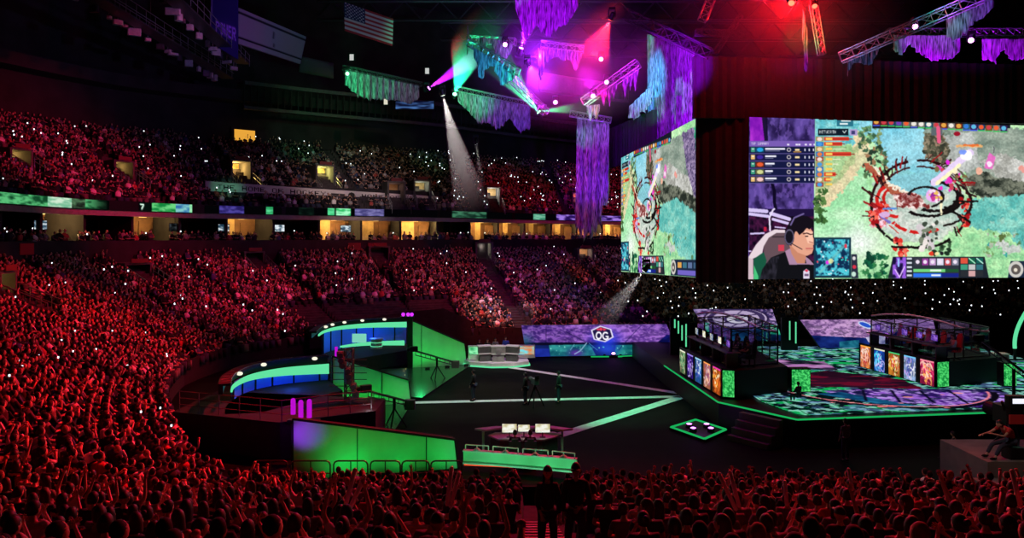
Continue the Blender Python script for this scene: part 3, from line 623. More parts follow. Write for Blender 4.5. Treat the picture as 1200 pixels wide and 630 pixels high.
# suites: dividing walls, lit interior, glass counter
def px_u(px, off=0, lo=6.4, hi=15):
    a, b = lo, hi
    for _ in range(50):
        m_ = (a+b)/2; p = ring(m_, off, 9)
        if 600+F*p.x/max(p.y, 1) < px: a = m_
        else: b = m_
    return (a+b)/2
def surf_px(fn, px, py, us=(6.5, 14.9)):
    best = None
    for i in range(140):
        u = us[0]+(us[1]-us[0])*i/139
        for j in range(0, 41):
            p = fn(u, j/40); x, y = PX(p); e = (x-px)**2+(y-py)**2
            if best is None or e < best[0]: best = (e, u, j/40, p)
    return best[1:]
def frame_at(p, u):
    """local axes at a bowl point: right (along the row), inward, up"""
    d = -outdir(u); r = Vector((-d.y, d.x, 0)); return r, d
def obox(mb, p, u, c, d, mi=0, bev=0):
    r, f = frame_at(p, u); q = Vector(p)+r*c[0]+f*c[1]+Vector((0, 0, c[2])); return mb.box(q, d, math.atan2(r.y, r.x), mi, bev=bev)
div = MB(); su = []
u = U0+.02; last = None
arc = []
uu = [6.42+i*.01 for i in range(int((13.5-6.42)/.01))]
acc = 0; prev = None; marks = []
for x in uu:
    p = ring(x, 4, 9)
    if prev is not None: acc += (p-prev).length
    prev = p
    if acc >= 4.6*len(marks): marks.append(x)
mb = MB()
for x in marks:
    p = ring(x, 4.4, 8.35); obox(mb, p, x, (0, 0, 1.3), (.22, 4.3, 2.6))
struct(mb.build('wall_suite_dividers', M['darkwall']))
rs = random.Random(21)
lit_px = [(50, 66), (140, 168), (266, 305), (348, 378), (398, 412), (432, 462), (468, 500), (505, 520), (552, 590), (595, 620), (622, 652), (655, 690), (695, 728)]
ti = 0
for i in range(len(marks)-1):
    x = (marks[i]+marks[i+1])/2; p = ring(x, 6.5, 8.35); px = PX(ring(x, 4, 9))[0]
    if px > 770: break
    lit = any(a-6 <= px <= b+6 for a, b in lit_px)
    e = 'leftmost part' if px < 140 else 'corner' if px < 330 else 'middle' if px < 560 else 'right part'
    w_ = (ring(marks[i+1], 6.5, 9)-ring(marks[i], 6.5, 9)).length
    # back-wall panelling of each suite with a doorway and a hanging lamp
    k = rs.random(); pan = MB()
    obox(pan, p, x, (-w_*.2, .12, 1.25), (w_*.5, .1, 2.5)); obox(pan, p, x, (w_*.28, .16, 1.05), (w_*.22, .12, 2.1), 1); obox(pan, p, x, (w_*.36, .25, 1.05), (.06, .06, .25), 2)
    o = pan.build('suite_wall_panelling', [M['warm'] if lit else M['darkwall'], M['brown'] if lit else M['black'], M['steel']])  # unlit suites get dark materials: their shade is put into the wall colour
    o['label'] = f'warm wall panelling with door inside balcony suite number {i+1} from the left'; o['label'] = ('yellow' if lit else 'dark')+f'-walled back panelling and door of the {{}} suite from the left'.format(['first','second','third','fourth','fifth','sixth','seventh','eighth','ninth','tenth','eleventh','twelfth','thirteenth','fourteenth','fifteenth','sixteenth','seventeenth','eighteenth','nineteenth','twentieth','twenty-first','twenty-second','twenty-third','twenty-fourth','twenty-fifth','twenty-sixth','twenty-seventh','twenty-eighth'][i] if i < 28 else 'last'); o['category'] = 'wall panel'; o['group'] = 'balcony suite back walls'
    if lit:
        q = p-outdir(x)*2.2; plight('suite_lamp_light', (q.x, q.y, 10.7), (1, .60, .22), 620*rs.uniform(.25, 1.5), .3)
        lm = MB(); lm.lathe((0, 0, 0), [(.30, 0), (.32, .05), (.12, .13), (.02, .16)], 12); lm.tube((0, 0, .12), (0, 0, .2), .02)
        o2 = lm.build('suite_ceiling_lamp', M['e_warm'], loc=(q.x, q.y, 10.75)); tag(o2, f'small warm ceiling lamp in the {o["label"].split(" of the ")[1]}', 'ceiling lamp', 'lamps in the balcony suites')
# hanging televisions at the suites
tvs = [(47, 250), (262/1, 262), (327, 258), (405, 261), (205, 258)]
for i, (px, py) in enumerate(tvs):
    u = px_u(px, 2.6); p = ring(u, 2.6, 9.9); r, f = frame_at(p, u)
    t = empty('television', p, ['lit television hanging in the leftmost balcony suite', 'television in the corner suite under the green ribbon screen', 'small television hanging below the pale fascia, left of centre', 'white-lit television under the banner end of the balcony', 'dark television in the suite under the green and blue ribbon screen'][i], 'television', None)
    a = MB(); obox(a, Vector(), u, (0, 0, 0), (1.15, .08, .72), bev=.02); a.tube((0, 0, .3), (0, 0, .85), .03); a.build('housing', M['black'], t)
    b = Cv(0, 0, 1, 1, 24); b.tex(b.X > -1, (30, 60, 80) if i != 4 else (5, 8, 10), (225, 235, 240) if i != 4 else (60, 66, 70), .3, .2, 300+i, sharp=2)
    c0 = f*.05; TL = c0-r*.52+Vector((0, 0, .31)); TR = c0+r*.52+Vector((0, 0, .31)); dn = Vector((0, 0, -.62)); panel('screen', (TL, TR, TR+dn, TL+dn), b, 14, 9, M['ledn'], 'uv', t)
# ribbon screens on the balcony front
RB = Cv(0, 0, 760, 1, 4); RB.w = 760*2; RB.k = 2; RB.h = 12
RB = Cv(-20, -6, 780, 6, 2)
def seg(x0, x1, c0, c1, seed, sh=1.5, al=1.0): RB.tex((RB.X >= x0) & (RB.X < x1), c0, c1, 7, 3, seed, sharp=sh, al=al)
RB.a[:] = (3, 3, 5)
seg(-20, 125, (16, 70, 40), (90, 190, 120), 401); seg(56, 84, (120, 190, 150), (210, 235, 210), 402); seg(84, 100, (24, 30, 24), (80, 120, 84), 403)
for x0 in range(100, 128): RB.put((RB.X >= x0) & (RB.X < x0+1), (2, 6, 4), (x0-100)/28)
RB.rect(164, -6, 225, 6, (4, 14, 10)); seg(178, 206, (20, 130, 60), (110, 215, 130), 404); seg(206, 222, (50, 110, 170), (130, 200, 200), 405); seg(222, 225, (120, 220, 150), (160, 230, 180), 406)
RB.line([(164.5, -3), (168.5, -3), (166, 4)], 1.5, (220, 250, 230))
seg(257, 286, (34, 26, 90), (80, 70, 160), 407); seg(312, 320, (40, 150, 90), (90, 220, 150), 408); seg(350, 368, (4, 12, 10), (14, 34, 26), 409); seg(384, 392, (40, 160, 90), (90, 220, 150), 410); seg(394, 411, (40, 190, 100), (170, 250, 200), 411); seg(416, 450, (70, 66, 120), (130, 124, 180), 412); seg(530, 570, (10, 40, 30), (60, 120, 90), 413)
seg(625, 639, (40, 120, 90), (120, 190, 160), 414); seg(652, 780, (40, 16, 90), (160, 120, 225), 415, 2.2)
segs = [(-14, 128, 'long green ribbon screen on the left balcony front'), (163, 226, 'ribbon screen showing a white 7 on green and blue'), (240, 330, 'purple ribbon screen just right of the corner'), (335, 512, 'ribbon screen with green symbols and violet block under the banner'), (516, 600, 'dim green ribbon screen below the white spotlight beam'), (604, 775, 'purple marbled ribbon screen running behind the side screen')]
for a, b, lb in segs:
    ua, ub = px_u(a, 1.3), px_u(b, 1.3); n = max(12, int((b-a)*1.4)); zs = np.linspace(11.9, 11.2, 9)
    Pn = np.array([[list(ring(ua+(ub-ua)*i/(n-1), 1.28, z)) for i in range(n)] for z in zs])
    pxs = 600+F*Pn[..., 0]/Pn[..., 1]; yy = np.linspace(-6, 6, 9)[:, None]+0*pxs
    o = obj('ribbon_screen', gridmesh('ribbon_screen', Pn, RB.at(pxs, yy), M['led'])); sd = o.modifiers.new('s', 'SOLIDIFY'); sd.thickness = .06; sd.offset = -1
    tag(o, lb, 'led screen', 'ribbon screens around the balcony')
# HOCKEY cloth banner on the upper tier
HB = Cv(238, 0, 518, 12, 4); HB.tex(HB.X > 0, (205, 205, 195), (235, 230, 222), 20, 6, 420)
HB.text('THE HOME OF HOCKEY', 255, 3, 6, (8, 8, 8), w=5.6); HB.rect(388, 4.5, 404, 7.5, (70, 70, 66)); HB.ell((412, 6), 4, 4, (60, 60, 56)); HB.text('HOME OF HOCKEY', 424, 3, 6, (8, 8, 8), w=5.2)
ua, ub = px_u(240, 5.0), px_u(514, 5.0); n = 460
Pn = np.array([[list(ring(ua+(ub-ua)*i/(n-1), 4.9, z)) for i in range(n)] for z in np.linspace(0, -.95, 18)]); Pn[..., 2] += 14.35-.7*np.linspace(0, 1, n)[None, :]
pxs = 600+F*Pn[..., 0]/Pn[..., 1]; yy = np.linspace(0, 12, 18)[:, None]+0*pxs
m_, nt, out = newmat('printed_cloth'); bb = nt.nodes.new('ShaderNodeBsdfDiffuse'); aa = nt.nodes.new('ShaderNodeAttribute'); aa.attribute_name = 'Col'; nt.links.new(aa.outputs['Color'], bb.inputs[0]); nt.links.new(bb.outputs[0], out.inputs[0]); M['print'] = m_
o = obj('cloth_banner', gridmesh('cloth_banner', Pn, HB.at(pxs, yy), M['print'])); sd = o.modifiers.new('s', 'SOLIDIFY'); sd.thickness = .05
tag(o, 'long pale cloth banner reading HOME OF HOCKEY across the upper tier', 'banner')
bk = loft('trim_4', [ua+(ub-ua)*i/60 for i in range(61)], lambda u: [ring(u, 4.97, 12.4), ring(u, 4.97, 14.2), ring(u, 5.2, 14.2), ring(u, 5.2, 12.4)], M['darkwall'], closed=True); struct(bk)
# vomitories: portal boxes with lit passage, railings beside them
VOM = []
def vomitory(fn, px, py, w, h, lab, col, watt, sign=True, back=3.2, stair=True):
    u, v, p = surf_px(fn, px, py); VOM.append((fn, u, v, p, w, back)); r, f = frame_at(p, u)
    t = empty('stand_entrance', p, lab, 'stand entrance', 'entrances in the stands')
    a = MB()
    obox(a, Vector(), u, (-w/2, -back/2+.2, h/2-.1), (.18, back, h+.2)); obox(a, Vector(), u, (w/2, -back/2+.2, h/2-.1), (.18, back, h+.2)); obox(a, Vector(), u, (0, -back/2+.2, h+.06), (w+.2, back, .14)); a.build('portal', M['wall'], t)
    b = MB(); obox(b, Vector(), u, (0, -back+.3, h/2), (w, .12, h)); b.build('passage_wall', M['warm'], t)
    if sign: s_ = MB(); obox(s_, Vector(), u, (0, .3, h+.30), (w*.7, .1, .32), bev=.03); s_.build('sign_board', M['sign'], t)
    l_ = MB()
    for sx in (-1, 1):
        for k in range(5):
            q = r*(sx*(w/2+.12)); a0 = q+f*(.3+k*.55)+Vector((0, 0, -.2-k*.26)); l_.tube(a0, a0+Vector((0, 0, 1.1)), .03)
        a0 = r*(sx*(w/2+.12))+f*.3+Vector((0, 0, .9)); l_.tube(a0, a0+f*2.2+Vector((0, 0, -1.04)), .04); l_.tube(a0-Vector((0, 0, .4)), a0+f*2.2+Vector((0, 0, -1.44)), .03)
    l_.build('railing', M['steel'], t)
    q = p+f*(-back*.5)+Vector((0, 0, h*.8)); plight('passage_light', q, col, watt, .2)
    return u, v, p
Yw = (1, .58, .16)
vomitory(up, 281, 214, 2.0, 2.0, 'yellow-lit entrance in the upper tier above the left end of the banner', Yw, 260)
vomitory(up, 380, 216, 1.9, 2.0, 'yellow-green lit entrance above the middle of the banner', (.8, .7, .2), 240)
vomitory(up, 495, 232, 1.8, 2.0, 'entrance with green roof left of the large white beam', (.8, .8, .6), 60)
vomitory(up, 579, 240, 1.7, 2.1, 'white-lit entrance right of the large white beam', (1, .9, .8), 90)
vomitory(up, 681, 242, 1.8, 2.0, 'magenta-lit entrance beside the far hanging drape', (1, .2, .35), 90)
vomitory(up, 463, 238, 1.8, 2.2, 'small dark entrance at the right end of the banner', (1, .5, .4), 12)
vomitory(up, 24, 196, 1.7, 1.3, 'yellow-railed entrance at the far left of the upper tier', Yw, 70)
vomitory(up, 146, 206, 1.7, 1.4, 'second yellow-railed entrance from the left of the upper tier', Yw, 70)
vomitory(low, 4, 352, 1.9, 1.5, 'orange-lit entrance at the left edge of the lower bowl', Yw, 90)
vomitory(low, 160, 326, 2.2, 1.0, 'yellow-lit entrance in the lower bowl under the ribbon screen', Yw, 70)
vomitory(low, 297, 311, 1.8, 1.1, 'small yellow-lit entrance in the lower bowl below the corner suites', Yw, 110)
vomitory(low, 443, 308, 2.0, 1.5, 'yellow-lit entrance in the middle of the lower bowl', Yw, 70)
vomitory(low, 566, 306, 1.8, 2.0, 'pale-lit doorway in the lower bowl under the white beam', (1, .8, .7), 90)
vomitory(low, 687, 304, 1.8, 1.5, 'dim entrance in the lower bowl left of the side screen', (1, .6, .5), 50)
# red sign board left, yellow opening in the top wall
u = px_u(30, -.05); p = ring(u, -.12, 8.25); r, f = frame_at(p, u)
o = MB(); obox(o, Vector(), u, (0, 0, 0), (1.25, .1, .72), bev=.03); s = o.build('sign_board', M['redc'], loc=p); tag(s, 'red rectangular sign board on the balcony wall at far left', 'sign')
for px_, lb in ((415, 'left of two dull red boards on the balcony wall'), (438, 'right of two dull red boards on the balcony wall')):
    u = px_u(px_, -.05); p = ring(u, -.12, 8.1); o = MB(); obox(o, Vector(), u, (0, 0, 0), (1.3, .1, .7), bev=.03); tag(o.build('sign_board', M['sign'], loc=p), lb, 'sign', 'red boards on the balcony wall')
u = px_u(292, UO1); p = ring(u, UO1-.1, 20.6); t = empty('lit_opening', p, 'yellow-lit window opening high behind the upper tier', 'window opening')
a = MB(); obox(a, Vector(), u, (0, .1, 0), (4.2, .2, 1.9)); a.build('frame', M['darkwall'], t); a = MB(); obox(a, Vector(), u, (-.6, .22, 0), (2.3, .08, 1.3)); a.build('glowing_pane', emis('amber_glow', (.9, .42, .05), .9), t)

# ------------------------------------------------------------------ catwalks, press level, roof steel
def truss(a, b, w=.5, r=.03, n=None, box=True, mat=None, name='lighting_truss', lab='', grp=None, parent=None, loc=True, up_=(0, 0, 1)):
    a, b = Vector(a), Vector(b); d = b-a; L = d.length; x = d.normalized(); z = Vector(up_); y = z.cross(x).normalized(); z = x.cross(y).normalized()
    n = n or max(3, int(L/(w*1.2))); mb = MB(); o = a.copy()
    cs = [(-.5, -.5), (.5, -.5), (.5, .5), (-.5, .5)]
    pt = lambda t, c_: (x*(L*t)+y*(c_[0]*w)+z*(c_[1]*w))
    for c_ in cs: mb.tube(pt(0, c_), pt(1, c_), r, 6)
    for i in range(n):
        for j in range(4):
            c0, c1 = cs[j], cs[(j+1) % 4]; mb.tube(pt(i/n, c0), pt((i+1)/n, c1), r*.6, 4); mb.tube(pt(i/n, c0), pt(i/n, c1), r*.6, 4)
    for j in range(4): mb.tube(pt(1, cs[j]), pt(1, cs[(j+1) % 4]), r*.6, 4)
    t = mb.build(name, mat or M['steel'], parent, loc=o)
    if lab: tag(t, lab, 'truss', grp)
    return t
def catwalk(a, b, lab):
    a, b = Vector(a), Vector(b); t = empty('catwalk', a, lab, 'catwalk', 'catwalks under the roof'); d = b-a; L = d.length; x = d.normalized(); y = Vector((-x.y, x.x, 0))
    m1 = MB(); m1.box(d/2, (L, 1.2, .12), math.atan2(d.y, d.x)); m1.build('deck', M['steeld'], t)
    m2 = MB()
    for s_ in (-.6, .6):
        for hh in (.5, 1.05): m2.tube(y*s_+Vector((0, 0, hh)), d+y*s_+Vector((0, 0, hh)), .03, 5)
        for k in range(int(L/1.5)+1): q = x*(k*1.5)+y*s_; m2.tube(q, q+Vector((0, 0, 1.05)), .025, 5)
    m2.build('railing', M['steel'], t)
    for k in range(int(L/1.6)):
        q = x*(k*1.6+.7+.6*math.sin(k*5.1))+y*.7; e_ = MB(); rq = random.Random(k*7+int(L)); e_.box(q+Vector((0, 0, -.35)), (rq.uniform(.3, 1.1), rq.uniform(.2, .5), rq.uniform(.2, .6)), rq.uniform(-.5, .8), bev=.08); e_.tube(q+Vector((0, 0, -.1)), q+Vector((0, 0, .5)), .03); e_.build('equipment_box', M['grey' if k % 3 else 'steeld'], t)
    for k in range(0, int(L), 6): m3 = MB(); q = x*(k+.5); m3.tube(q, q+Vector((0, 0, 15)), .02, 4); m3.build('hanger_cable', M['steeld'], t)
    return t
catwalk((-27.8, 44, 25), (-28.6, 73, 25), 'outer long catwalk running away under the roof, top left')
catwalk((-22.6, 44, 25.6), (-25.2, 68, 25), 'inner catwalk crossing in front of the purple banner, top left')
u0, u1 = px_u(286, UO1-3), px_u(705, UO1-3)
pr = loft('trim_5', [u0+(u1-u0)*i/80 for i in range(81)], lambda u: [ring(u, UO1-3.2, 25.9), ring(u, UO1-3.2, 26.3), ring(u, UO1-2.9, 26.3), ring(u, UO1-2.9, 25.9)], M['greyd'], closed=True); struct(pr)
pr = loft('trim_6', [u0+(u1-u0)*i/80 for i in range(81)], lambda u: [ring(u, UO1-3.2, 23.2), ring(u, UO1-3.2, 23.55), ring(u, UO1-2.6, 23.55), ring(u, UO1-2.6, 23.2)], M['greyd'], closed=True); struct(pr)
mb = MB()
for i in range(70):
    u = u0+(u1-u0)*i/69; p = ring(u, UO1-3.05, 24.6); mb.box(p, (.12, .12, 2.6), math.atan2(outdir(u).y, outdir(u).x))
struct(mb.build('trim_7', M['darkwall']))
# pale balustrade of the far press level
u2, u3 = px_u(632, UO1+2), px_u(735, UO1+2); us_ = [u2+(u3-u2)*i/30 for i in range(31)]
struct(loft('trim_8', us_, lambda u: [ring(u, UO1+1, 31.0), ring(u, UO1+1, 31.4), ring(u, UO1+1.3, 31.4), ring(u, UO1+1.3, 31.0)], M['fascia'], closed=True)); struct(loft('trim_9', us_, lambda u: [ring(u, UO1+1, 33.6), ring(u, UO1+1, 34.0), ring(u, UO1+1.3, 34.0), ring(u, UO1+1.3, 33.6)], M['fascia'], closed=True))
mb = MB()
for i in range(90):
    u = u2+(u3-u2)*i/89; p = ring(u, UO1+1.15, 32.5); mb.box(p, (.12, .2, 2.3) if i % 9 else (.4, .6, 2.3), math.atan2(outdir(u).y, outdir(u).x)+PI/2)
struct(mb.build('trim_10', M['fascia']))
# roof girders
mb = MB(); rg = random.Random(4)
for k in range(8):
    y = 46+k*9; mb.tube((-45, y, 38.6), (70, y, 38.6), .22, 6); mb.tube((-45, y, 36.2), (70, y, 36.2), .18, 6)
    for i in range(26): x = -45+i*4.5; mb.tube((x, y, 38.6), (x+2.25, y, 36.2), .1, 5); mb.tube((x+2.25, y, 36.2), (x+4.5, y, 38.6), .1, 5)
struct(mb.build('ceiling_girders', M['steeld']))
# ================================================================== people
def skin_mesh(name, verts, edges, radii, mats, sub=1, root=0):
    me = bpy.data.meshes.new(name+'_t'); me.from_pydata([tuple(v) for v in verts], edges, []); o = bpy.data.objects.new('t', me); COL.objects.link(o)
    sk = o.modifiers.new('s', 'SKIN'); sk.use_smooth_shade = True
    for i, rd in enumerate(radii):
        q = me.skin_vertices[0].data[i]; q.radius = rd if isinstance(rd, tuple) else (rd, rd)
    me.skin_vertices[0].data[root].use_root = True
    if sub: m = o.modifiers.new('u', 'SUBSURF'); m.levels = sub; m.render_levels = sub
    dg = bpy.context.evaluated_depsgraph_get(); out = bpy.data.meshes.new_from_object(o.evaluated_get(dg)); out.name = name
    bpy.data.objects.remove(o); out.materials.clear()
    for m in mats: out.materials.append(m)
    return out
def join_mesh(me, mb, smooth=True):
    """append MB geometry to an existing mesh"""
    n = len(me.vertices); v = np.zeros(n*3); me.vertices.foreach_get('co', v); V = [tuple(p) for p in v.reshape(-1, 3)]
    Fc = [tuple(p.vertices) for p in me.polygons]; mi = [p.material_index for p in me.polygons]
    r = bpy.data.meshes.new(me.name); r.from_pydata(V+mb.v, [], Fc+[tuple(i+n for i in f) for f in mb.f])
    for m in me.materials: r.materials.append(m)
    r.polygons.foreach_set('material_index', mi+mb.m); r.polygons.foreach_set('use_smooth', [smooth]*(len(Fc)+len(mb.f))); r.update(); return r
def rotpt(p, c, ax, a): return c+Matrix.Rotation(a, 3, ax) @ (Vector(p)-c)
def head(mb, c, pitch=0, turn=0, lod=1, eyes=True):
    """face looks along +Y"""
    nu, nv = (16, 12) if lod else (10, 8); c = Vector(c); vs = []; fs = []
    M_ = Matrix.Rotation(turn, 3, 'Z') @ Matrix.Rotation(pitch, 3, 'X')
    for j in range(nv+1):
        a = -PI/2+PI*j/nv
        for i in range(nu):
            t = 2*PI*i/nu; x = .076*math.cos(a)*math.cos(t); y = .098*math.cos(a)*math.sin(t); z = .118*math.sin(a)
            if z < -.02: k = min(1, (-z-.02)/.1); x *= 1-.28*k; y = y*(1-.18*k)+(.012*k if y > 0 else .03*k)
            if y > .05 and abs(x) < .02 and -.045 < z < .03: y += .024*(1-abs(z+.015)/.05 if abs(z+.015) < .05 else 0)
            if y > .04 and .012 < abs(x) < .05 and 0 < z < .04: y -= .008
            vs.append(c+M_ @ Vector((x, y, z)))
    for j in range(nv):
        for i in range(nu): fs.append((j*nu+i, j*nu+(i+1) % nu, (j+1)*nu+(i+1) % nu, (j+1)*nu+i))
    mb.add(vs, fs, 0)
    if lod:
        for s_ in (-1, 1):
            q = c+M_ @ Vector((s_*.078, -.004, -.005)); mb.ball(q, (.010, .02, .032), 6, 5)
            if eyes: q = c+M_ @ Vector((s_*.03, .083, .016)); mb.ball(q, (.012, .008, .007), 6, 4, mi=1); q = c+M_ @ Vector((s_*.03, .086, .036)); mb.ball(q, (.016, .006, .004), 6, 4, mi=1)
        mb.ball(c+M_ @ Vector((0, .086, -.052)), (.022, .008, .006), 6, 4, mi=2)
    return M_
def hair(c, style='short', pitch=0, turn=0):
    mb = MB(); c = Vector(c); M_ = Matrix.Rotation(turn, 3, 'Z') @ Matrix.Rotation(pitch, 3, 'X'); nu, nv = 16, 10; vs = []; fs = []; rg = random.Random(len(style)*7)
    low_ = {'short': -.03, 'long': -.03, 'bun': -.02, 'cap': .0, 'bob': -.07}[style]
    for j in range(nv+1):
        for i in range(nu):
            t = 2*PI*i/nu; front = math.sin(t)
            zl = (.045 if front > .35 else low_-.03*(front < -.2)) if style != 'cap' else .03
            z0 = zl; a = math.asin(max(-1, min(1, z0/.128))); aa = a+(PI/2-a)*j/nv; w = 1.0+.012*rg.random()
            vs.append(c+M_ @ Vector((.087*w*math.cos(aa)*math.cos(t), (.108*w*math.cos(aa))*math.sin(t)-.006, .131*w*math.sin(aa))))
    for j in range(nv):
        for i in range(nu): fs.append((j*nu+i, j*nu+(i+1) % nu, (j+1)*nu+(i+1) % nu, (j+1)*nu+i))
    mb.add(vs, fs)
    T = lambda p: c+M_ @ Vector(p)
    if style in ('long', 'bob'):
        L = -.30 if style == 'long' else -.13
        mb2 = MB()
        for j in range(6):
            for i in range(9):
                t = PI*(.98+1.04*i/8)+.0; k = j/5; mb2.v.append(tuple(T((.088*math.cos(t)*(1+.12*k), .105*math.sin(t)*(1-.15*k)-.008, -.01+(L)*k))))
        for j in range(5):
            for i in range(8): mb2.f.append((j*9+i, j*9+i+1, (j+1)*9+i+1, (j+1)*9+i))
        n = len(mb2.v); vi = [tuple(Vector(p)*1.0+(c-Vector(p))*.16*Vector((1, 1, 0)).length/1.42) for p in mb2.v]
        mb.add(mb2.v, mb2.f); mb.add(vi, [f[::-1] for f in mb2.f])
        bot = [5*9+i for i in range(9)]; mb.add([mb2.v[b] for b in bot]+[vi[b] for b in bot], [(i, i+1, i+10, i+9) for i in range(8)])
    if style == 'bun': mb.ball(T((0, -.12, .07)), .042, 8, 6)
    if style == 'cap': mb.prism([tuple((c+Vector((x, y, 0)))[:2]) for x, y in ((-.07, .06), (.07, .06), (.06, .16), (.03, .18), (-.03, .18), (-.06, .16))], c.z+.03, c.z+.045)
    return mb
def person(root_name, J, shirt, trous, hairm, hstyle='short', lod=1, pitch=0, turn=0, sleeves=.55, hands=True, female=False):
    """J: joints in local metres, feet plane z=0, facing +Y. Returns the body object with clothing children."""
    g = {k: Vector(v) for k, v in J.items()}
    for k in ('sh', 'el', 'wr', 'hip', 'kn', 'an'):
        for s_, n in ((-1, 'l'), (1, 'r')):
            if k+n not in g: a = g[k]; g[k+n] = Vector((a.x*s_, a.y, a.z))
    V = [g['pelvis'], g['spine'], g['chest'], g['neck'], g['neck']+(g['head']-g['neck'])*.6]; E = [(0, 1), (1, 2), (2, 3), (3, 4)]; Rr = [(.12, .095), (.105, .085), (.12, .09), .048, .045]
    def add(p, par, r): V.append(Vector(p)); Rr.append(r); E.append((par, len(V)-1)); return len(V)-1
    for n, s_ in (('l', -1), ('r', 1)):
        a = add(g['sh'+n], 2, .05); b = add(g['el'+n], a, .038); w = add(g['wr'+n], b, .025)
        d = (g['wr'+n]-g['el'+n]).normalized()
        if hands:
            side = d.cross(Vector((0, 1, .3))).normalized() if abs(d.y) < .9 else d.cross(Vector((0, 0, 1))).normalized(); nrm = d.cross(side)
            pm_ = add(g['wr'+n]+d*.05, w, .024); kn_ = add(g['wr'+n]+d*.085, pm_, .026)
            for k, (off, L) in enumerate(((-.03, .062), (-.011, .075), (.010, .070), (.029, .055))):
                f1 = add(g['wr'+n]+d*(.10+L*.35)+side*off+nrm*.006, kn_, .0095); add(g['wr'+n]+d*(.10+L)+side*off*1.1+nrm*.024, f1, .008)
            t1 = add(g['wr'+n]+d*.05-side*.045*s_+nrm*.012, pm_, .0115); add(g['wr'+n]+d*.088-side*.062*s_+nrm*.022, t1, .0095)
        else: add(g['wr'+n]+d*.09, w, .03)
        h = add(g['hip'+n], 0, .075); k_ = add(g['kn'+n], h, .052); f = add(g['an'+n], k_, .034); add(g['an'+n]+Vector((0, .14, -.04)), f, .03)
    me = skin_mesh(root_name, V, E, Rr, [M['skin'], M['eye'], M['redc']], sub=1)
    hb = MB(); head(hb, g['head'], pitch, turn, lod); me = join_mesh(me, hb)
    body = obj(root_name, me)
    # shirt
    V = [g['pelvis']+Vector((0, 0, .0)), g['spine'], g['chest'], g['neck']-Vector((0, 0, .045))]; E = [(0, 1), (1, 2), (2, 3)]; w_ = .9 if female else 1; Rr = [(.155*w_, .125), (.145*w_, .12), (.165*w_, .125), .066]
    for n in 'lr':
        V.append(g['sh'+n]+Vector((0, 0, .005))); E.append((2, len(V)-1)); Rr.append(.072); a = len(V)-1
        V.append(g['sh'+n]+(g['el'+n]-g['sh'+n])*min(1, sleeves)); E.append((a, len(V)-1)); Rr.append(.058); b = len(V)-1
        if sleeves > 1: V.append(g['el'+n]+(g['wr'+n]-g['el'+n])*(sleeves-1)); E.append((b, len(V)-1)); Rr.append(.036)
    obj('shirt', skin_mesh('shirt', V, E, Rr, [shirt]), body)
    V = [g['pelvis']-Vector((0, 0, .0))]; E = []; Rr = [(.15, .13)]
    for n in 'lr':
        V.append(g['hip'+n]); E.append((0, len(V)-1)); Rr.append(.10); V.append(g['kn'+n]); E.append((len(V)-2, len(V)-1)); Rr.append(.07); V.append(g['an'+n]+(g['kn'+n]-g['an'+n])*.12); E.append((len(V)-2, len(V)-1)); Rr.append(.055)
    obj('trousers', skin_mesh('trousers', V, E, Rr, [trous]), body)
    obj('hair' if hstyle != 'cap' else 'cap', hair(g['head'], hstyle, pitch, turn).mesh('hair', hairm, True), body)
    sb = MB()
    for n in 'lr': a = g['an'+n]; sb.ball((a.x, a.y+.05, a.z-.03), (.05, .13, .045), 8, 6)
    obj('shoes', sb.mesh('shoes', M['black'], True), body)
    return body
SIT = dict(pelvis=(0, .02, .54), spine=(0, .03, .72), chest=(0, .02, .93), neck=(0, .02, 1.07), head=(0, .045, 1.21), sh=(.175, 0, 1.0), el=(.235, .10, .76), wr=(.11, .32, .66), hip=(.09, .06, .52), kn=(.13, .46, .50), an=(.13, .44, .09))
STAND = dict(pelvis=(0, 0, .95), spine=(0, .0, 1.12), chest=(0, 0, 1.32), neck=(0, 0, 1.48), head=(0, .02, 1.62), sh=(.18, 0, 1.41), el=(.24, .02, 1.12), wr=(.25, .10, .88), hip=(.09, 0, .90), kn=(.11, .03, .50), an=(.12, 0, .09))
def vary(base, **k): d = dict(base); d.update({a: b for a, b in k.items()}); return d
UPA = dict(ell=(-.30, .10, 1.20), wrl=(-.24, .18, 1.46), elr=(.30, .10, 1.20), wrr=(.22, .20, 1.47))
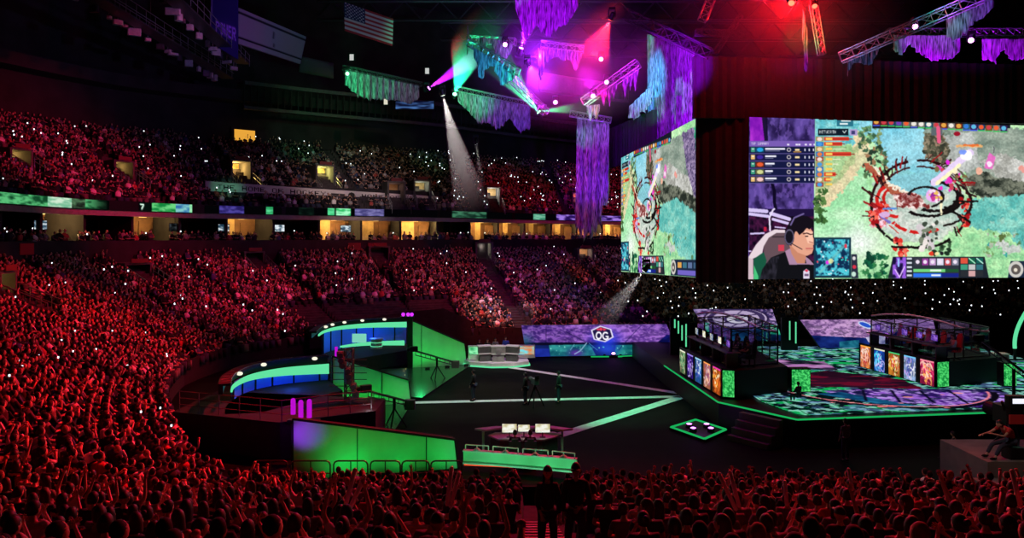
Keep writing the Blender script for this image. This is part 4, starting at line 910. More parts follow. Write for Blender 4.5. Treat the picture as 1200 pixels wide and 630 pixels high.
V_ = [  # near spectators: (description of look, pose words, person args)
 ('black-haired spectator in black shirt', 'hands in lap', SIT, 'shirt_black', 'hairb', 'short', {}),
 ('long-haired spectator in grey top', 'hands in lap', SIT, 'shirt_grey', 'hairb', 'long', dict(turn=.3)),
 ('spectator in pale shirt', 'both arms up', vary(SIT, **UPA), 'shirt_white', 'hairb', 'short', {}),
 ('spectator in red shirt', 'leaning forward', vary(SIT, chest=(0, .14, .90), neck=(0, .19, 1.03), head=(0, .25, 1.16), sh=(.175, .13, .97), el=(.23, .26, .76), wr=(.07, .44, .74), spine=(0, .07, .71)), 'shirt_red', 'hairn', 'short', {}),
 ('spectator with bun and navy top', 'hands clasped', vary(SIT, el=(.24, .14, .78), wr=(.05, .33, .98)), 'shirt_navy', 'hairb', 'bun', {}),
 ('capped spectator in black shirt', 'one arm raised', vary(SIT, elr=(.30, .12, 1.18), wrr=(.26, .24, 1.44)), 'shirt_black', 'hairb', 'cap', {}),
 ('bob-haired spectator in teal top', 'head turned left', SIT, 'shirt_teal', 'hairn', 'bob', dict(turn=.9)),
 ('short-haired spectator in white shirt', 'hands at chin', vary(SIT, el=(.2, .2, .80), wr=(.04, .26, 1.06)), 'shirt_white', 'hairb', 'short', dict(turn=-.3)),
 ('brown-haired spectator in grey shirt', 'head turned right', SIT, 'shirt_grey', 'hairn', 'short', dict(turn=-.9)),
 ('long-haired spectator in black top', 'clapping', vary(SIT, el=(.27, .16, .92), wr=(.04, .34, 1.16)), 'shirt_black', 'hairb', 'long', {}),
]
PROTO = []
for d, pw, J, sh_, hm, hs, kw in V_:
    b = person('person', J, SH[sh_], SH['denim'], M[hm], hs, **kw); b.location = (0, 0, -50); PROTO.append(b)

# ------------------------------------------------------------------ crowd
BU0, BU1 = px_u(240, 5.0)-.03, px_u(514, 5.0)+.03
def blocked(fn, u, v, p):
    for f2, vu, vv, vp, w, back in VOM:
        if f2 is fn:
            rr_, ff = frame_at(vp, vu); d = p-vp; x = d.dot(rr_); y = d.dot(ff)
            if abs(x) < w/2+.35 and -back-.2 < y < 2.6: return True
    return False
seats = []
def fill(fn, rows, us, skipv, tier_):
    for k in range(rows):
        pts = []; u = us[0]; L = 0; prev = None; tab = []
        n = int((us[1]-us[0])*60)
        for i in range(n+1):
            uu_ = us[0]+(us[1]-us[0])*i/n; a, b = fn(uu_, k/rows), fn(uu_, (k+1)/rows); p = Vector((a.x+(b.x-a.x)*.66, a.y+(b.y-a.y)*.66, a.z))
            if prev is not None: L += (p-prev).length
            tab.append((L, uu_, p)); prev = p
        s_ = R.uniform(0, .3); j = 0
        while s_ < L:
            while j < len(tab)-2 and tab[j+1][0] < s_: j += 1
            t = (s_-tab[j][0])/max(1e-6, tab[j+1][0]-tab[j][0]); uu_ = tab[j][1]+(tab[j+1][1]-tab[j][1])*t; p = tab[j][2].lerp(tab[j+1][2], t)
            s_ += .57
            if p.y < 4.5: continue
            x, y = PX(p+Vector((0, 0, 1.1)))
            if x < -50 or x > 1250 or y > 668: continue
            if R.random() < skipv: continue
            if tier_ == 'low' and p.x > 14.6 and 21 < p.y < 30: continue
            o = low(uu_, (k+.5)/rows) if tier_ == 'low' else p
            spd = (tab[j+1][0]-tab[j][0])/max(1e-6, tab[j+1][1]-tab[j][1])
            if any(abs(uu_-a)*spd < (.24 if a < 3 else .20)+AW(a)*spd for a in AIS if abs(uu_-a) < .3): continue
            if tier_ == 'up' and 2 <= k <= 4 and BU0 < uu_ < BU1: continue
            if tier_ == 'low' and p.y < 12.9 and 606 < x < 700: continue
            if tier_ == 'low' and 9.15 < uu_ < 10.75 and k < 13: continue
            if blocked(fn, uu_, k/rows, p): continue
            seats.append((p, uu_, tier_, k))
fill(low, NR, (1.0, 14.9), .04, 'low'); fill(up, NUR, (6.42, 14.2), .06, 'up')
def balc(u, v): return ring(u, .55+1.7*v, 8.2)
fill(balc, 2, (6.42, 13.5), .25, 'balc')
vis = [s for s in seats if s[2] == 'low' and s[0].y < 40]
def inframe(s): x, y = PX(s[0]+Vector((0, 0, 1.2))); return -4 < x < 1204 and y < 628
near = sorted([s for s in vis if inframe(s)], key=lambda s: s[0].y)[:300]
nid = {id(s) for s in near}
ORD = ['zeroth', 'first', 'second', 'third', 'fourth', 'fifth', 'sixth', 'seventh', 'eighth', 'ninth', 'tenth', 'eleventh', 'twelfth', 'thirteenth', 'fourteenth', 'fifteenth', 'sixteenth', 'seventeenth', 'eighteenth', 'nineteenth', 'twentieth']
def ordn(n):
    if n <= 20: return ORD[n]
    tens = {2: 'twenty', 3: 'thirty', 4: 'forty'}[n//10]
    return tens+'-'+ORD[n % 10] if n % 10 else tens[:-1]+'ieth'
rowsn = {}
for s in near: rowsn.setdefault(s[3], []).append(s)
rk = sorted(rowsn); first = {}
for ri, k in enumerate(rk):
    L_ = sorted([s for s in rowsn[k] if s[1] > 2.1], key=lambda s: s[1]); Rw = sorted([s for s in rowsn[k] if s[1] <= 2.1], key=lambda s: -s[1])
    for side, lst in (('left', L_), ('right', Rw)):
        for i, s in enumerate(lst):
            vi = R.choice([0, 0, 1, 3, 4, 6, 7, 8, 9, 0, 8, 1, 6, 7, 3, 4, 9, 0, 8, 1, 7, 6, 2, 5]); pr = PROTO[vi]
            o = pr if vi not in first else copy_tree(pr); first[vi] = 1
            p, u = s[0], s[1]; d_ = -outdir(u); yaw = math.atan2(d_.y, d_.x)-PI/2+R.uniform(-.2, .2)
            # heads turn to the stage on the right half of the arena
            o.location = p+Vector((0, 0, -.02)); o.rotation_euler = (0, 0, yaw); sc_ = R.uniform(.93, 1.06); o.scale = (sc_, sc_, sc_)
            k_ = len(rk)-ri
            tag(o, f'{V_[vi][0]}, {V_[vi][1]}, {ordn(k_)} row up, {ordn(i+1)} {side} of aisle', 'person', 'spectators in the nearest rows')
for vi, pr in enumerate(PROTO):
    if vi not in first:
        for c_ in list(pr.children): bpy.data.objects.remove(c_)
        bpy.data.objects.remove(pr)
# far crowd: low-detail seated figures merged per block
def far_template(kind, lod):
    mb = MB(); rg = random.Random(kind)
    def tb(z0, z1, a0, a1, b0, b1, y0, y1, mi, n=6):
        vs = []
        for z, a, b, y in ((z0, a0, b0, y0), (z1, a1, b1, y1)):
            for i in range(n): t = 2*PI*(i+.5)/n; vs.append((a*math.cos(t), y+b*math.sin(t), z))
        mb.add(vs, [(i, (i+1) % n, (i+1) % n+n, i+n) for i in range(n)]+[tuple(range(n, 2*n)), tuple(range(n))[::-1]], mi)
    lean = [0, .1, .02, 0, .05][kind]
    mb.add([(-.2, -.12, .45), (.2, -.12, .45), (.24, .02, .72), (-.24, .02, .72), (-.17, .1, .45), (.17, .1, .45), (.2, .16+lean, .85), (-.2, .16+lean, .85), (-.23, -.1+lean, 1.0), (.23, -.1+lean, 1.0), (-.08, -.02+lean, 1.08), (.08, .04+lean, 1.08)],
           [(0, 4, 5, 1), (0, 1, 9, 8), (4, 7, 6, 5), (0, 8, 7, 4), (1, 5, 6, 9), (8, 9, 11, 10), (7, 10, 11, 6), (7, 8, 10), (6, 11, 9)], 0)
    mb.add([(-.19, .0, .56), (.19, .0, .56), (.2, .5, .55), (-.2, .5, .55), (-.2, .5, .05), (.2, .5, .05), (.16, .38, .05), (-.16, .38, .05), (.19, .05, .43), (-.19, .05, .43)], [(0, 3, 2, 1), (3, 4, 5, 2), (4, 7, 6, 5), (7, 9, 8, 6), (1, 2, 5, 6, 8), (0, 9, 7, 4, 3)], 3)
    nu, nv = (8, 6) if lod else (6, 4)
    mb.ball((0, .03+lean, 1.2), (.078, .095, .118), nu, nv, 1); mb.ball((0, -.005+lean, 1.235), (.085, .098, .105), nu, nv, 2)
    def arm(a, b, c_):
        mb.tube(a, b, .05, 4, mi=0); mb.tube(b, c_, .036, 4, mi=1); mb.ball(c_, .05, 5, 3, 1)
    if kind == 0: arm((-.2, 0, 1), (-.25, .1, .76), (-.1, .32, .66)); arm((.2, 0, 1), (.25, .1, .76), (.1, .32, .66))
    if kind == 1: arm((-.2, .1, 1), (-.24, .22, .78), (-.06, .42, .76)); arm((.2, .1, 1), (.24, .22, .78), (.06, .42, .76))
    if kind == 2: arm((-.2, 0, 1), (-.3, .1, 1.2), (-.22, .2, 1.48)); arm((.2, 0, 1), (.3, .1, 1.2), (.24, .2, 1.48))
    if kind == 3: arm((-.2, 0, 1), (-.26, .16, .92), (-.04, .34, 1.15)); arm((.2, 0, 1), (.26, .16, .92), (.04, .34, 1.15))
    if kind == 4: arm((-.2, 0, 1), (-.27, .1, .8), (-.1, .3, .7)); arm((.2, 0, 1), (.32, .12, 1.16), (.3, .22, 1.45))
    return mb
TP = {(k, l): far_template(k, l) for k in range(5) for l in (0, 1)}
def crowd_mesh(name, lst, label):
    Vs = []; LV = []; LS = []; MI = []; off = 0; lo = 0
    for p, u, tr, k in lst:
        l = 1 if p.y < 45 else 0; kd = NP.choice(5, p=[.52, .24, .03, .17, .04]); t = TP[(kd, l)]
        if not hasattr(t, 'np'):
            t.np = np.array(t.v); t.lv = np.array([i for f in t.f for i in f]); t.ls = np.array([len(f) for f in t.f]); t.mi = np.array(t.m)
        d_ = -outdir(u); tgt = Vector((16-p.x, 42-p.y, 0)).normalized(); d_ = (d_+tgt*.8).normalized() if tr != 'low' or p.y > 28 else d_
        a = math.atan2(d_.y, d_.x)-PI/2+NP.uniform(-.35, .35); s_ = NP.uniform(.9, 1.1); c_, n_ = math.cos(a)*s_, math.sin(a)*s_
        q = t.np; w = np.empty_like(q); w[:, 0] = q[:, 0]*c_-q[:, 1]*n_+p.x; w[:, 1] = q[:, 0]*n_+q[:, 1]*c_+p.y; w[:, 2] = q[:, 2]*s_+p.z+NP.uniform(-.04, .02)
        Vs.append(w); LV.append(t.lv+off); LS.append(t.ls); MI.append(t.mi); off += len(q)
    me = bpy.data.meshes.new(name); V = np.concatenate(Vs); LVa = np.concatenate(LV); LSa = np.concatenate(LS); MIa = np.concatenate(MI)
    me.vertices.add(len(V)); me.vertices.foreach_set('co', V.reshape(-1).astype(np.float32)); me.loops.add(len(LVa)); me.loops.foreach_set('vertex_index', LVa.astype(np.int32))
    me.polygons.add(len(LSa)); st = np.concatenate([[0], np.cumsum(LSa)[:-1]]); me.polygons.foreach_set('loop_start', st.astype(np.int32))
    for m in ('far_shirt', 'far_skin', 'far_hair', 'far_trouser'): me.materials.append(M[m])
    me.polygons.foreach_set('material_index', MIa.astype(np.int32)); me.update(calc_edges=True)
    o = obj(name, me); tag(o, label, 'crowd', kind='stuff'); print(name, len(lst), len(LSa)); return o
rest = [s for s in seats if id(s) not in nid]
crowd_mesh('seated_crowd', rest, 'dense seated crowd filling the stands all around the arena')
# glowing phones scattered over the crowd
ph = MB(); ph.box((0, 0, 0), (.10, .03, .14), bev=.01); pm_me = ph.mesh('phone', [M['black']]); ps = MB(); ps.box((0, .02, 0), (.09, .012, .12)); ps_me = ps.mesh('screen', [M['e_phone']])
cand = [s for s in rest if -0 < PX(s[0])[0] < 1200]
def pick(n, f): l = [s for s in cand if f(s, *PX(s[0]+Vector((0, 0, 1.3))))]; return [l[int(NP.randint(len(l)))] for _ in range(n)] if l else []
sel = [(s, 'upper') for s in pick(170, lambda s, x, y: s[2] == 'up' and x < 735 and (x > 480 or NP.rand() < .5))]+[(s, 'lower') for s in pick(80, lambda s, x, y: s[2] == 'low' and s[0].y > 26 and x < 730)]+[(s, 'far lower right') for s in pick(95, lambda s, x, y: s[2] == 'low' and s[0].y > 60 and x > 730 and y > 325)]+[(s, 'balcony') for s in pick(24, lambda s, x, y: s[2] == 'balc')]
for s, wh in sel:
    p = s[0]; d_ = Vector((-p.x, -p.y, 0)).normalized(); o = obj('phone', pm_me, loc=p+d_*.38+Vector((NP.uniform(-.15, .15), 0, 1.12+NP.uniform(-.1, .35)))); o.rotation_euler = (NP.uniform(-.2, .4), 0, math.atan2(d_.y, d_.x)-PI/2)
    q = obj('screen', ps_me, o)
    if p.y < 50: o.scale = (.7, .7, .7)
    tag(o, {'upper': 'tiny glowing phone held up in the upper tier', 'lower': 'tiny glowing phone held up in the lower bowl', 'far lower right': 'tiny glowing phone in the dark stand below the screens', 'balcony': 'tiny glowing phone on the suite balcony'}[wh], 'phone', {'upper': 'phones in the upper tier', 'lower': 'phones in the lower bowl', 'far lower right': 'phones in the stand below the screens', 'balcony': 'phones on the suite balcony'}[wh])
# spectators' inflatable sticks
def sticks(px, py, Y, ln, tilt, lab):
    mb = MB(); d = Vector((math.sin(tilt), .12, math.cos(tilt))).normalized(); a = W(px, py, Y)
    mb.tube((0, 0, 0), d*ln, .032, 10); mb.ball((0, 0, 0), .033, 10, 6); mb.ball(d*ln, .033, 10, 6)
    tag(mb.build('inflatable_stick', M['stick'], loc=a, smooth=True), lab, 'stick', 'clapping sticks held in the crowd')
M['stick'] = pbr('stick_plastic', (.75, .7, .68), .35)
sticks(404, 595, 10, .52, .25, 'left one of two clapping sticks raised near the left rows'); sticks(408, 600, 10, .52, .42, 'right one of two clapping sticks raised near the left rows')
sticks(524, 590, 10.5, .50, .12, 'left one of two clapping sticks left of the aisle'); sticks(528, 592, 10.5, .46, .26, 'right one of two clapping sticks left of the aisle')
sticks(862, 596, 11, .55, -.42, 'left one of two crossed sticks right of the couple'); sticks(866, 592, 11, .5, -.24, 'right one of two crossed sticks right of the couple')
sticks(1000, 578, 13, .42, -.15, 'single clapping stick in the middle of the right crowd'); sticks(1196, 592, 10, .46, -.18, 'pale clapping stick at the right edge of the photo'); sticks(922, 590, 12, .35, -.05, 'short upright stick left of the middle of the right crowd')
# the couple coming up the aisle
def place(b, p, yaw, lab, s=1.0, grp=None): b.location = p; b.rotation_euler = (0, 0, yaw); b.scale = (s, s, s); return tag(b, lab, 'person', grp)
zt = lambda y: 9.8*(24.6-y)/34.6
pz = low(2.03, (24.6-12.6)/34.6); 
b = person('person', vary(STAND, sh=(.145, 0, 1.39), el=(.19, .02, 1.12), wr=(.19, .1, .9), knl=(-.09, .14, .56), anl=(-.09, .05, .16), wrr=(.15, .18, 1.0)), SH['shirt_black'], SH['denim'], M['hairb'], 'long', sleeves=1.9, female=True); place(b, (.60, 12.25, .002+math.floor(12.35/34.6*34)*9.8/34), PI+.1, 'long-haired woman in dark clothes walking up the aisle', .97)
b = person('person', vary(STAND, sh=(.165, 0, 1.40), el=(.21, .02, 1.12), wr=(.21, .1, .9), knr=(.12, .16, .58), anr=(.12, .08, .17), wrl=(-.1, .22, 1.08), ell=(-.23, .04, 1.14)), SH['shirt_black'], SH['denim'], M['hairb'], 'cap', sleeves=1.9); place(b, (1.08, 12.25, .002+math.floor(12.35/34.6*34)*9.8/34), PI-.15, 'man in dark cap and hooded top walking up the aisle', 1.0)
# ================================================================== stage and everything on the arena floor
V3 = Vector
SG = 1.2
st = empty('stage', (20, 42, 0), 'large black stage with glowing patterned LED floor and green edge light', 'stage')
edge = [(9.35, 44.4), (9.85, 34.6), (12.3, 31.3), (24, 32.9), (34, 34.3), (34, 56), (9.0, 56)]
o_ = V3((20, 42, 0))
mb = MB(); mb.prism([(x-20, y-42) for x, y in edge], 0, SG-.06); mb.build('stage_deck', M['black'], st)
mb = MB()
for a, b in zip(edge[:4], edge[1:5]): a = V3((a[0]-20, a[1]-42, SG-.05)); b = V3((b[0]-20, b[1]-42, SG-.05)); d = (b-a).normalized(); n_ = V3((d.y, -d.x, 0)); mb.tube(a+n_*.03, b+n_*.03, .04, 6)
mb.build('edge_light', M['e_green'], st)
# LED floor tiles: one emissive deck drawn in metres
LF = [(12.55, 31.75), (24, 33.3), (33, 34.5), (33, 52), (13, 52), (12.0, 44), (11.8, 34.6)]
nx, ny = 330, 330; xs = np.linspace(11, 33, nx); ys = np.linspace(31, 52, ny); Xg, Yg = np.meshgrid(xs, ys)
def inside(poly, X, Y):
    m = np.zeros_like(X, bool)
    for i in range(len(poly)):
        (xa, ya), (xb, yb) = poly[i], poly[(i+1) % len(poly)]
        if ya != yb: m ^= ((ya > Y) != (yb > Y)) & (X < (xb-xa)*(Y-ya)/(yb-ya)+xa)
    return m
Pg = np.stack([Xg-20, Yg-42, np.full_like(Xg, SG+.004)], -1); Cg = SF.at(Xg, Yg)
tm = ((np.abs((Xg+50) % 1.0-.5) > .485) | (np.abs((Yg+50) % 1.0-.5) > .485)); Cg[tm] *= .6
me = gridmesh('led_floor', Pg, Cg, M['led'])
import bmesh
bm = bmesh.new(); bm.from_mesh(me); ok = inside(LF, Xg, Yg).reshape(-1); bm.verts.ensure_lookup_table(); bmesh.ops.delete(bm, geom=[bm.verts[i] for i in range(len(ok)) if not ok[i]], context='VERTS'); bm.to_mesh(me); bm.free()
obj('led_floor', me, st)
# steps at the front left corner of the stage
sp = MB()
for k in range(4): sp.box((0, -k*.3, .3*(4-k)/2-.06), (2.0, .3, .28*(4-k)), bev=.01)
t = sp.build('stage_steps', M['greyd'], loc=(11.0, 32.1, 0)); t.rotation_euler = (0, 0, -.9); tag(t, 'small dark steps leading up to the stage corner', 'steps')

def booth(base, posters, grn, pill, lab, side):
    """base: (P0,P1) line of the poster wall; grn: end panel corners; raised black desk wall with lit posters"""
    P0, P1 = V3((*base[0], SG)), V3((*base[1], SG)); d = (P1-P0); L = d.length; x = d.normalized(); n_ = V3((x.y, -x.x, 0))
    if side < 0: n_ = -n_
    t = empty('player_booth', P0, lab, 'player booth')
    hgt = 1.42; mb = MB()
    a, b = V3((0, 0, 0)), d; inn = -n_
    poly = [V3((0, 0, 0)), d, V3((*grn[1], SG))-P0, V3((*grn[2], SG))-P0, V3((*grn[3], SG))-P0]
    mb.prism([(p.x, p.y) for p in poly], .004, hgt-.12); mb.build('booth_base', M['black'], t)
    mb = MB(); mb.box((d/2+V3((0, 0, hgt/2)))-n_*.06, (L, .14, hgt), math.atan2(d.y, d.x)); mb.build('poster_wall', M['black'], t)
    k = len(posters); w = L/k
    for i, cv in enumerate(posters):
        s0 = w*(i+.16); s1 = w*(i+.88) if i < k-1 else w*(i+.95); c0 = n_*.03
        q0, q1 = x*s0+c0, x*s1+c0
        if (q0+P0).x/(q0+P0).y > (q1+P0).x/(q1+P0).y: q0, q1 = q1, q0
        up_ = V3((0, 0, 1.33)); lo_ = V3((0, 0, .04))
        o = panel('poster_screen', (q0+up_, q1+up_, q1+lo_, q0+lo_), cv, 26, 44, M['ledb'], 'uv', t)
    g0, g1 = V3((*grn[0], SG))-P0, V3((*grn[1], SG))-P0; dd = (g1-g0).normalized(); nn = V3((dd.y, -dd.x, 0))
    if nn.y > 0: nn = -nn
    f = nn*.03; mb = MB(); mb.box((g0+g1)/2+V3((0, 0, hgt/2)), ((g1-g0).length+.06, .05, hgt), math.atan2(dd.y, dd.x)); mb.build('end_frame', M['black'], t)
    panel('end_screen', (g0+f+V3((0, 0, 1.32)), g1+f+V3((0, 0, 1.32)), g1+f+V3((0, 0, .04)), g0+f+V3((0, 0, .04))), GP, 14, 30, M['led'], 'uv', t)
    return t, P0, x, n_, L
bl, LP0, LX, LN, LL = booth(((9.73, 42.2), (10.24, 35.45)), PL, [(10.28, 35.4), (10.80, 35.25), (13.9, 36.6), (14.2, 43.2)], None, 'left player booth with five glowing posters and glass cabin', 1)
br, RP0, RX, RN, RL = booth(((21.0, 43.9), (22.0, 37.7)), PRr, [(22.06, 37.65), (22.8, 37.9), (26.6, 39.4), (26.8, 45.2)], None, 'right player booth with five glowing posters and red-shirted players', 1)
# free-standing green speckled pillars
def pillar(a, b, hgt, lab):
    a, b = V3((*a, SG)), V3((*b, SG)); c_ = (a+b)/2; d = b-a; L = d.length; t = empty('led_box', c_, lab, 'led pillar', 'green LED pillars on the stage', 0); an = math.atan2(d.y, d.x)
    mb = MB(); mb.box((0, .26, hgt/2), (L+.08, .5, hgt), bev=.02); o = mb.build('housing', M['black'], t); o.rotation_euler = (0, 0, an)
    n_ = V3((d.y, -d.x, 0)).normalized()*.02; z1, z0 = V3((0, 0, hgt-.05)), V3((0, 0, .06)); panel('screen', (a-c_+n_+z1, b-c_+n_+z1, b-c_+n_+z0, a-c_+n_+z0), GP, 22, 28, M['led'], 'uv', t)
pillar((14.08, 36.5), (15.0, 36.5), 1.2, 'green speckled LED pillar at the centre front of the stage')
pillar((25.7, 37.9), (26.35, 37.9), 1.25, 'green speckled LED pillar near the right edge beside the camera boom')
# glass cabins with truss crown
def cabin(c0, c1, c2, c3, z0, z1, lab, arc=True):
    pts = [V3((*p, 0)) for p in (c0, c1, c2, c3)]; c_ = sum(pts, V3())/4; c_.z = z0; t = empty('glass_cabin', c_, lab, 'cabin'); h = z1-z0; mb = MB(); gl = MB()
    for i in range(4):
        a, b = pts[i]-c_, pts[(i+1) % 4]-c_; a.z = b.z = 0; n = max(2, int((b-a).length/1.3))
        for k in range(n+1): q = a.lerp(b, k/n); mb.tube(q, q+V3((0, 0, h)), .045, 6)
        for zz in (.02, h*.52, h*.98): mb.tube(a+V3((0, 0, zz)), b+V3((0, 0, zz)), .035, 6)
        for k in range(n): q0, q1 = a.lerp(b, (k+.05)/n), a.lerp(b, (k+.95)/n); gl.slab([q0+V3((0, 0, .1)), q1+V3((0, 0, .1)), q1+V3((0, 0, h*.95)), q0+V3((0, 0, h*.95))], .012)
        for k in range(n): q0, q1 = a.lerp(b, k/n), a.lerp(b, (k+1)/n); mb.tube(q0+V3((0, 0, h*.98)), q1+V3((0, 0, h*.98-.35)), .02, 4); mb.tube(q1+V3((0, 0, h*.98)), q0+V3((0, 0, h*.98-.35)), .02, 4)
    mb.build('cabin_frame', M['steeld'], t); gl.build('glazing', M['glass'], t)
    if arc:
        ar = MB(); pv = None
        a, b = pts[0]-c_, pts[2]-c_
        for k in range(15):
            s_ = k/14; q = a.lerp(b, s_); q.z = h*.9+.65*math.sin(PI*min(1, s_*.9+.25))-.1
            if pv is not None: ar.tube(pv, q, .06, 6)
            pv = q
        ar.build('roof_arch', M['white'], t)
    return t, c_
zb = SG+1.30
cabin((10.6, 41.6), (11.0, 36.4), (13.7, 37.4), (13.9, 42.6), zb, zb+1.95, 'dark glass cabin with truss crown on the left player booth')
cabin((21.6, 43.6), (22.6, 38.6), (26.2, 39.8), (26.4, 44.8), zb, zb+1.6, 'dark glass cabin on the right player booth')
# players' desks, monitors and chairs
def chair(p, yaw, mat, lab, grp, s=1.0):
    t = empty('gaming_chair', p, lab, 'chair', grp, yaw)
    a = MB(); a.box((0, 0, .48), (.5, .5, .09), bev=.08); a.build('seat', mat, t); a = MB(); a.box((0, -.26, .9), (.48, .09, .78), bev=.03, rx=.12); a.box((0, -.31, 1.32), (.28, .08, .16), bev=.03); a.build('backrest', mat, t)
    a = MB(); a.tube((0, 0, .1), (0, 0, .45), .04, 8)
    for k in range(5): q = 2*PI*k/5; a.tube((0, 0, .1), (.28*math.cos(q), .28*math.sin(q), .05), .025, 5); a.ball((.28*math.cos(q), .28*math.sin(q), .032), .03, 6, 4)
    a.build('base', M['black'], t)
    for s_ in (-1, 1): a = MB(); a.box((s_*.28, 0, .68), (.06, .3, .04), bev=.01); a.tube((s_*.27, 0, .48), (s_*.28, 0, .67), .02, 6); a.build('armrest', M['black'], t)
    return t
def monitor(p, yaw, cv, lab, grp, w=.6):
    t = empty('monitor', p, lab, 'monitor', grp, yaw); a = MB(); a.box((0, 0, .38), (w, .04, w*.6), bev=.01); hs_ = a.build('housing', M['black'], t); a = MB(); a.tube((0, .03, .02), (0, .03, .2), .025, 6); a.box((0, .02, .01), (.24, .18, .02), bev=.04); a.build('stand', M['greyd'], t)
    z1, z0 = .38+w*.28, .38-w*.28; panel('screen', ((-w*.48, -.024, z1), (w*.48, -.024, z1), (w*.48, -.024, z0), (-w*.48, -.024, z0)), cv, 12, 8, M['ledn'], 'uv', hs_); return t
def scr(cols, seed):
    q = Cv(0, 0, 1, 1, 14); q.tex(q.X > -1, cols[0], cols[1], .25, .2, seed, sharp=1.8); return q
S1 = scr(((30, 60, 140), (220, 220, 190)), 501); S2 = scr(((200, 190, 140), (245, 245, 235)), 502); S3 = scr(((60, 30, 120), (160, 110, 220)), 503); S4 = scr(((40, 160, 90), (150, 240, 180)), 504)
def player(p, yaw, sh, lab, hs='short', lod=0, grp='players in the glass booths'):
    b = person('person', vary(SIT, el=(.22, .16, .80), wr=(.12, .38, .80)), sh, SH['denim'], M['hairb'], hs, lod=lod, hands=False); return place(b, p, yaw, lab, 1.0, grp)
lyaw = -PI/2
for i in range(5):
    p = LP0+LX*(.9+i*1.2)+V3((1.75, 0, 1.3)); yw = math.atan2(-1, .05)-PI/2+PI*0
    yw = PI/2      # facing the posters' side (-X)
    chair(p+V3((.05, 0, -.02)), yw, M['black'], f'{ORD[i+1]} black gaming chair from the back in the left booth', 'chairs in the left booth')
    player(p+V3((.0, 0, 0)), yw, SH['shirt_black'] if i != 2 else SH['shirt_grey'], f'{ORD[i+1]} seated player from the back of the left booth')
    monitor(p+V3((-1.0, 0, .78)), yw+PI, [S1, S2, S1, S2, S3][i], f'{ORD[i+1]} monitor from the back on the left booth desk', 'monitors in the left booth')
dk = MB(); d_ = LX*6.2; dk.box(d_/2+V3((0, 0, 0)), (6.4, .75, .05), math.atan2(LX.y, LX.x), bev=.02)
for k in range(4):
    q = LX*(.3+k*1.9); dk.box(q+V3((0, 0, -.38)), (.06, .6, .72), math.atan2(LX.y, LX.x))
tag(dk.build('player_desk', M['greyd'], loc=LP0+V3((.8, 0, 1.3+.75))), 'long dark desk inside the left player booth', 'desk')
for i in range(5):
    p = RP0+RX*(.7+i*1.15)+V3((1.7, 0, 1.3)); yw = PI/2
    chair(p+V3((.05, 0, -.02)), yw, M['redc'], f'{ORD[i+1]} red gaming chair from the back in the right booth', 'chairs in the right booth')
    player(p, yw, SH['shirt_red'] if i in (1, 2) else SH['shirt_white'] if i == 4 else SH['shirt_black'], f'{ORD[i+1]} seated player from the back of the right booth')
    monitor(p+V3((-1.0, 0, .78)), yw+PI, S3, f'{ORD[i+1]} monitor from the back on the right booth desk', 'monitors in the right booth')
dk = MB(); d_ = RX*5.8; dk.box(d_/2, (6.0, .75, .05), math.atan2(RX.y, RX.x), bev=.02)
for k in range(4):
    q = RX*(.2+k*1.8); dk.box(q+V3((0, 0, -.38)), (.06, .6, .72), math.atan2(RX.y, RX.x))
tag(dk.build('player_desk', M['greyd'], loc=RP0+V3((.8, 0, 1.3+.75))), 'long dark desk inside the right player booth', 'desk')

# LED backdrops on the stage and floor
def backdrop(name, pts, cv, nx, ny, lab, th=.35, rows=None):
    """trapezoid TL,TR,BR,BL in world"""
    TL, TR, BR, BL = [V3(p) for p in pts]; c_ = (BL+BR)/2; t = empty(name, c_, lab, 'led backdrop')
    P4 = [p-c_ for p in (TL, TR, BR, BL)]
    TLn, TRn, BRn, BLn = [np.array(p) for p in (TL, TR, BR, BL)]
    uu_ = np.linspace(0, 1, nx)[None, :, None]; vv = np.linspace(0, 1, ny)[:, None, None]; Pw = (TLn*(1-uu_)+TRn*uu_)*(1-vv)+(BLn*(1-uu_)+BRn*uu_)*vv
    C_ = cv.at(600+F*Pw[..., 0]/Pw[..., 1], HY+F*(H-Pw[..., 2])/Pw[..., 1]); obj('screen', gridmesh('screen', Pw-np.array(c_)[None, None], C_, M['led']), t)
    n_ = (P4[2]-P4[3]).cross(P4[0]-P4[3]).normalized(); mb = MB(); mb.slab([p-n_*.02 for p in (P4[3], P4[2], P4[1], P4[0])], th); mb.build('frame', M['black'], t)
    return t
BY = 51.0
backdrop('led_backdrop', (W(812, 362, 53), W(905, 362, 53), W(917, 399, 53), W(836, 399, 53)), BDA, 170, 56, 'slanted LED backdrop with round shield emblem behind the left booth')
backdrop('led_backdrop', (W(937.5, 374.5, BY), W(1093, 373.5, BY), W(1101, 405.5, BY), W(962, 407.8, BY)), BDB, 250, 60, 'long lilac LED backdrop behind the right booth')
def green_tubes(lst, Y, lab0):
    for i, (px, y0, y1) in enumerate(lst):
        a, b = W(px, y1, Y), W(px, y0, Y); t = empty('light_tube', a, f'{ORD[i+1]} green upright light tube from the left, {lab0}', 'light tube', 'green tubes '+lab0)
        mb = MB(); mb.tube((0, 0, 0), b-a, .045, 8); mb.build('tube', M['e_greenl'], t); mb = MB(); mb.box((0, .09, (b-a).z/2), (.16, .1, (b-a).z+.1)); mb.build('backing', M['black'], t)
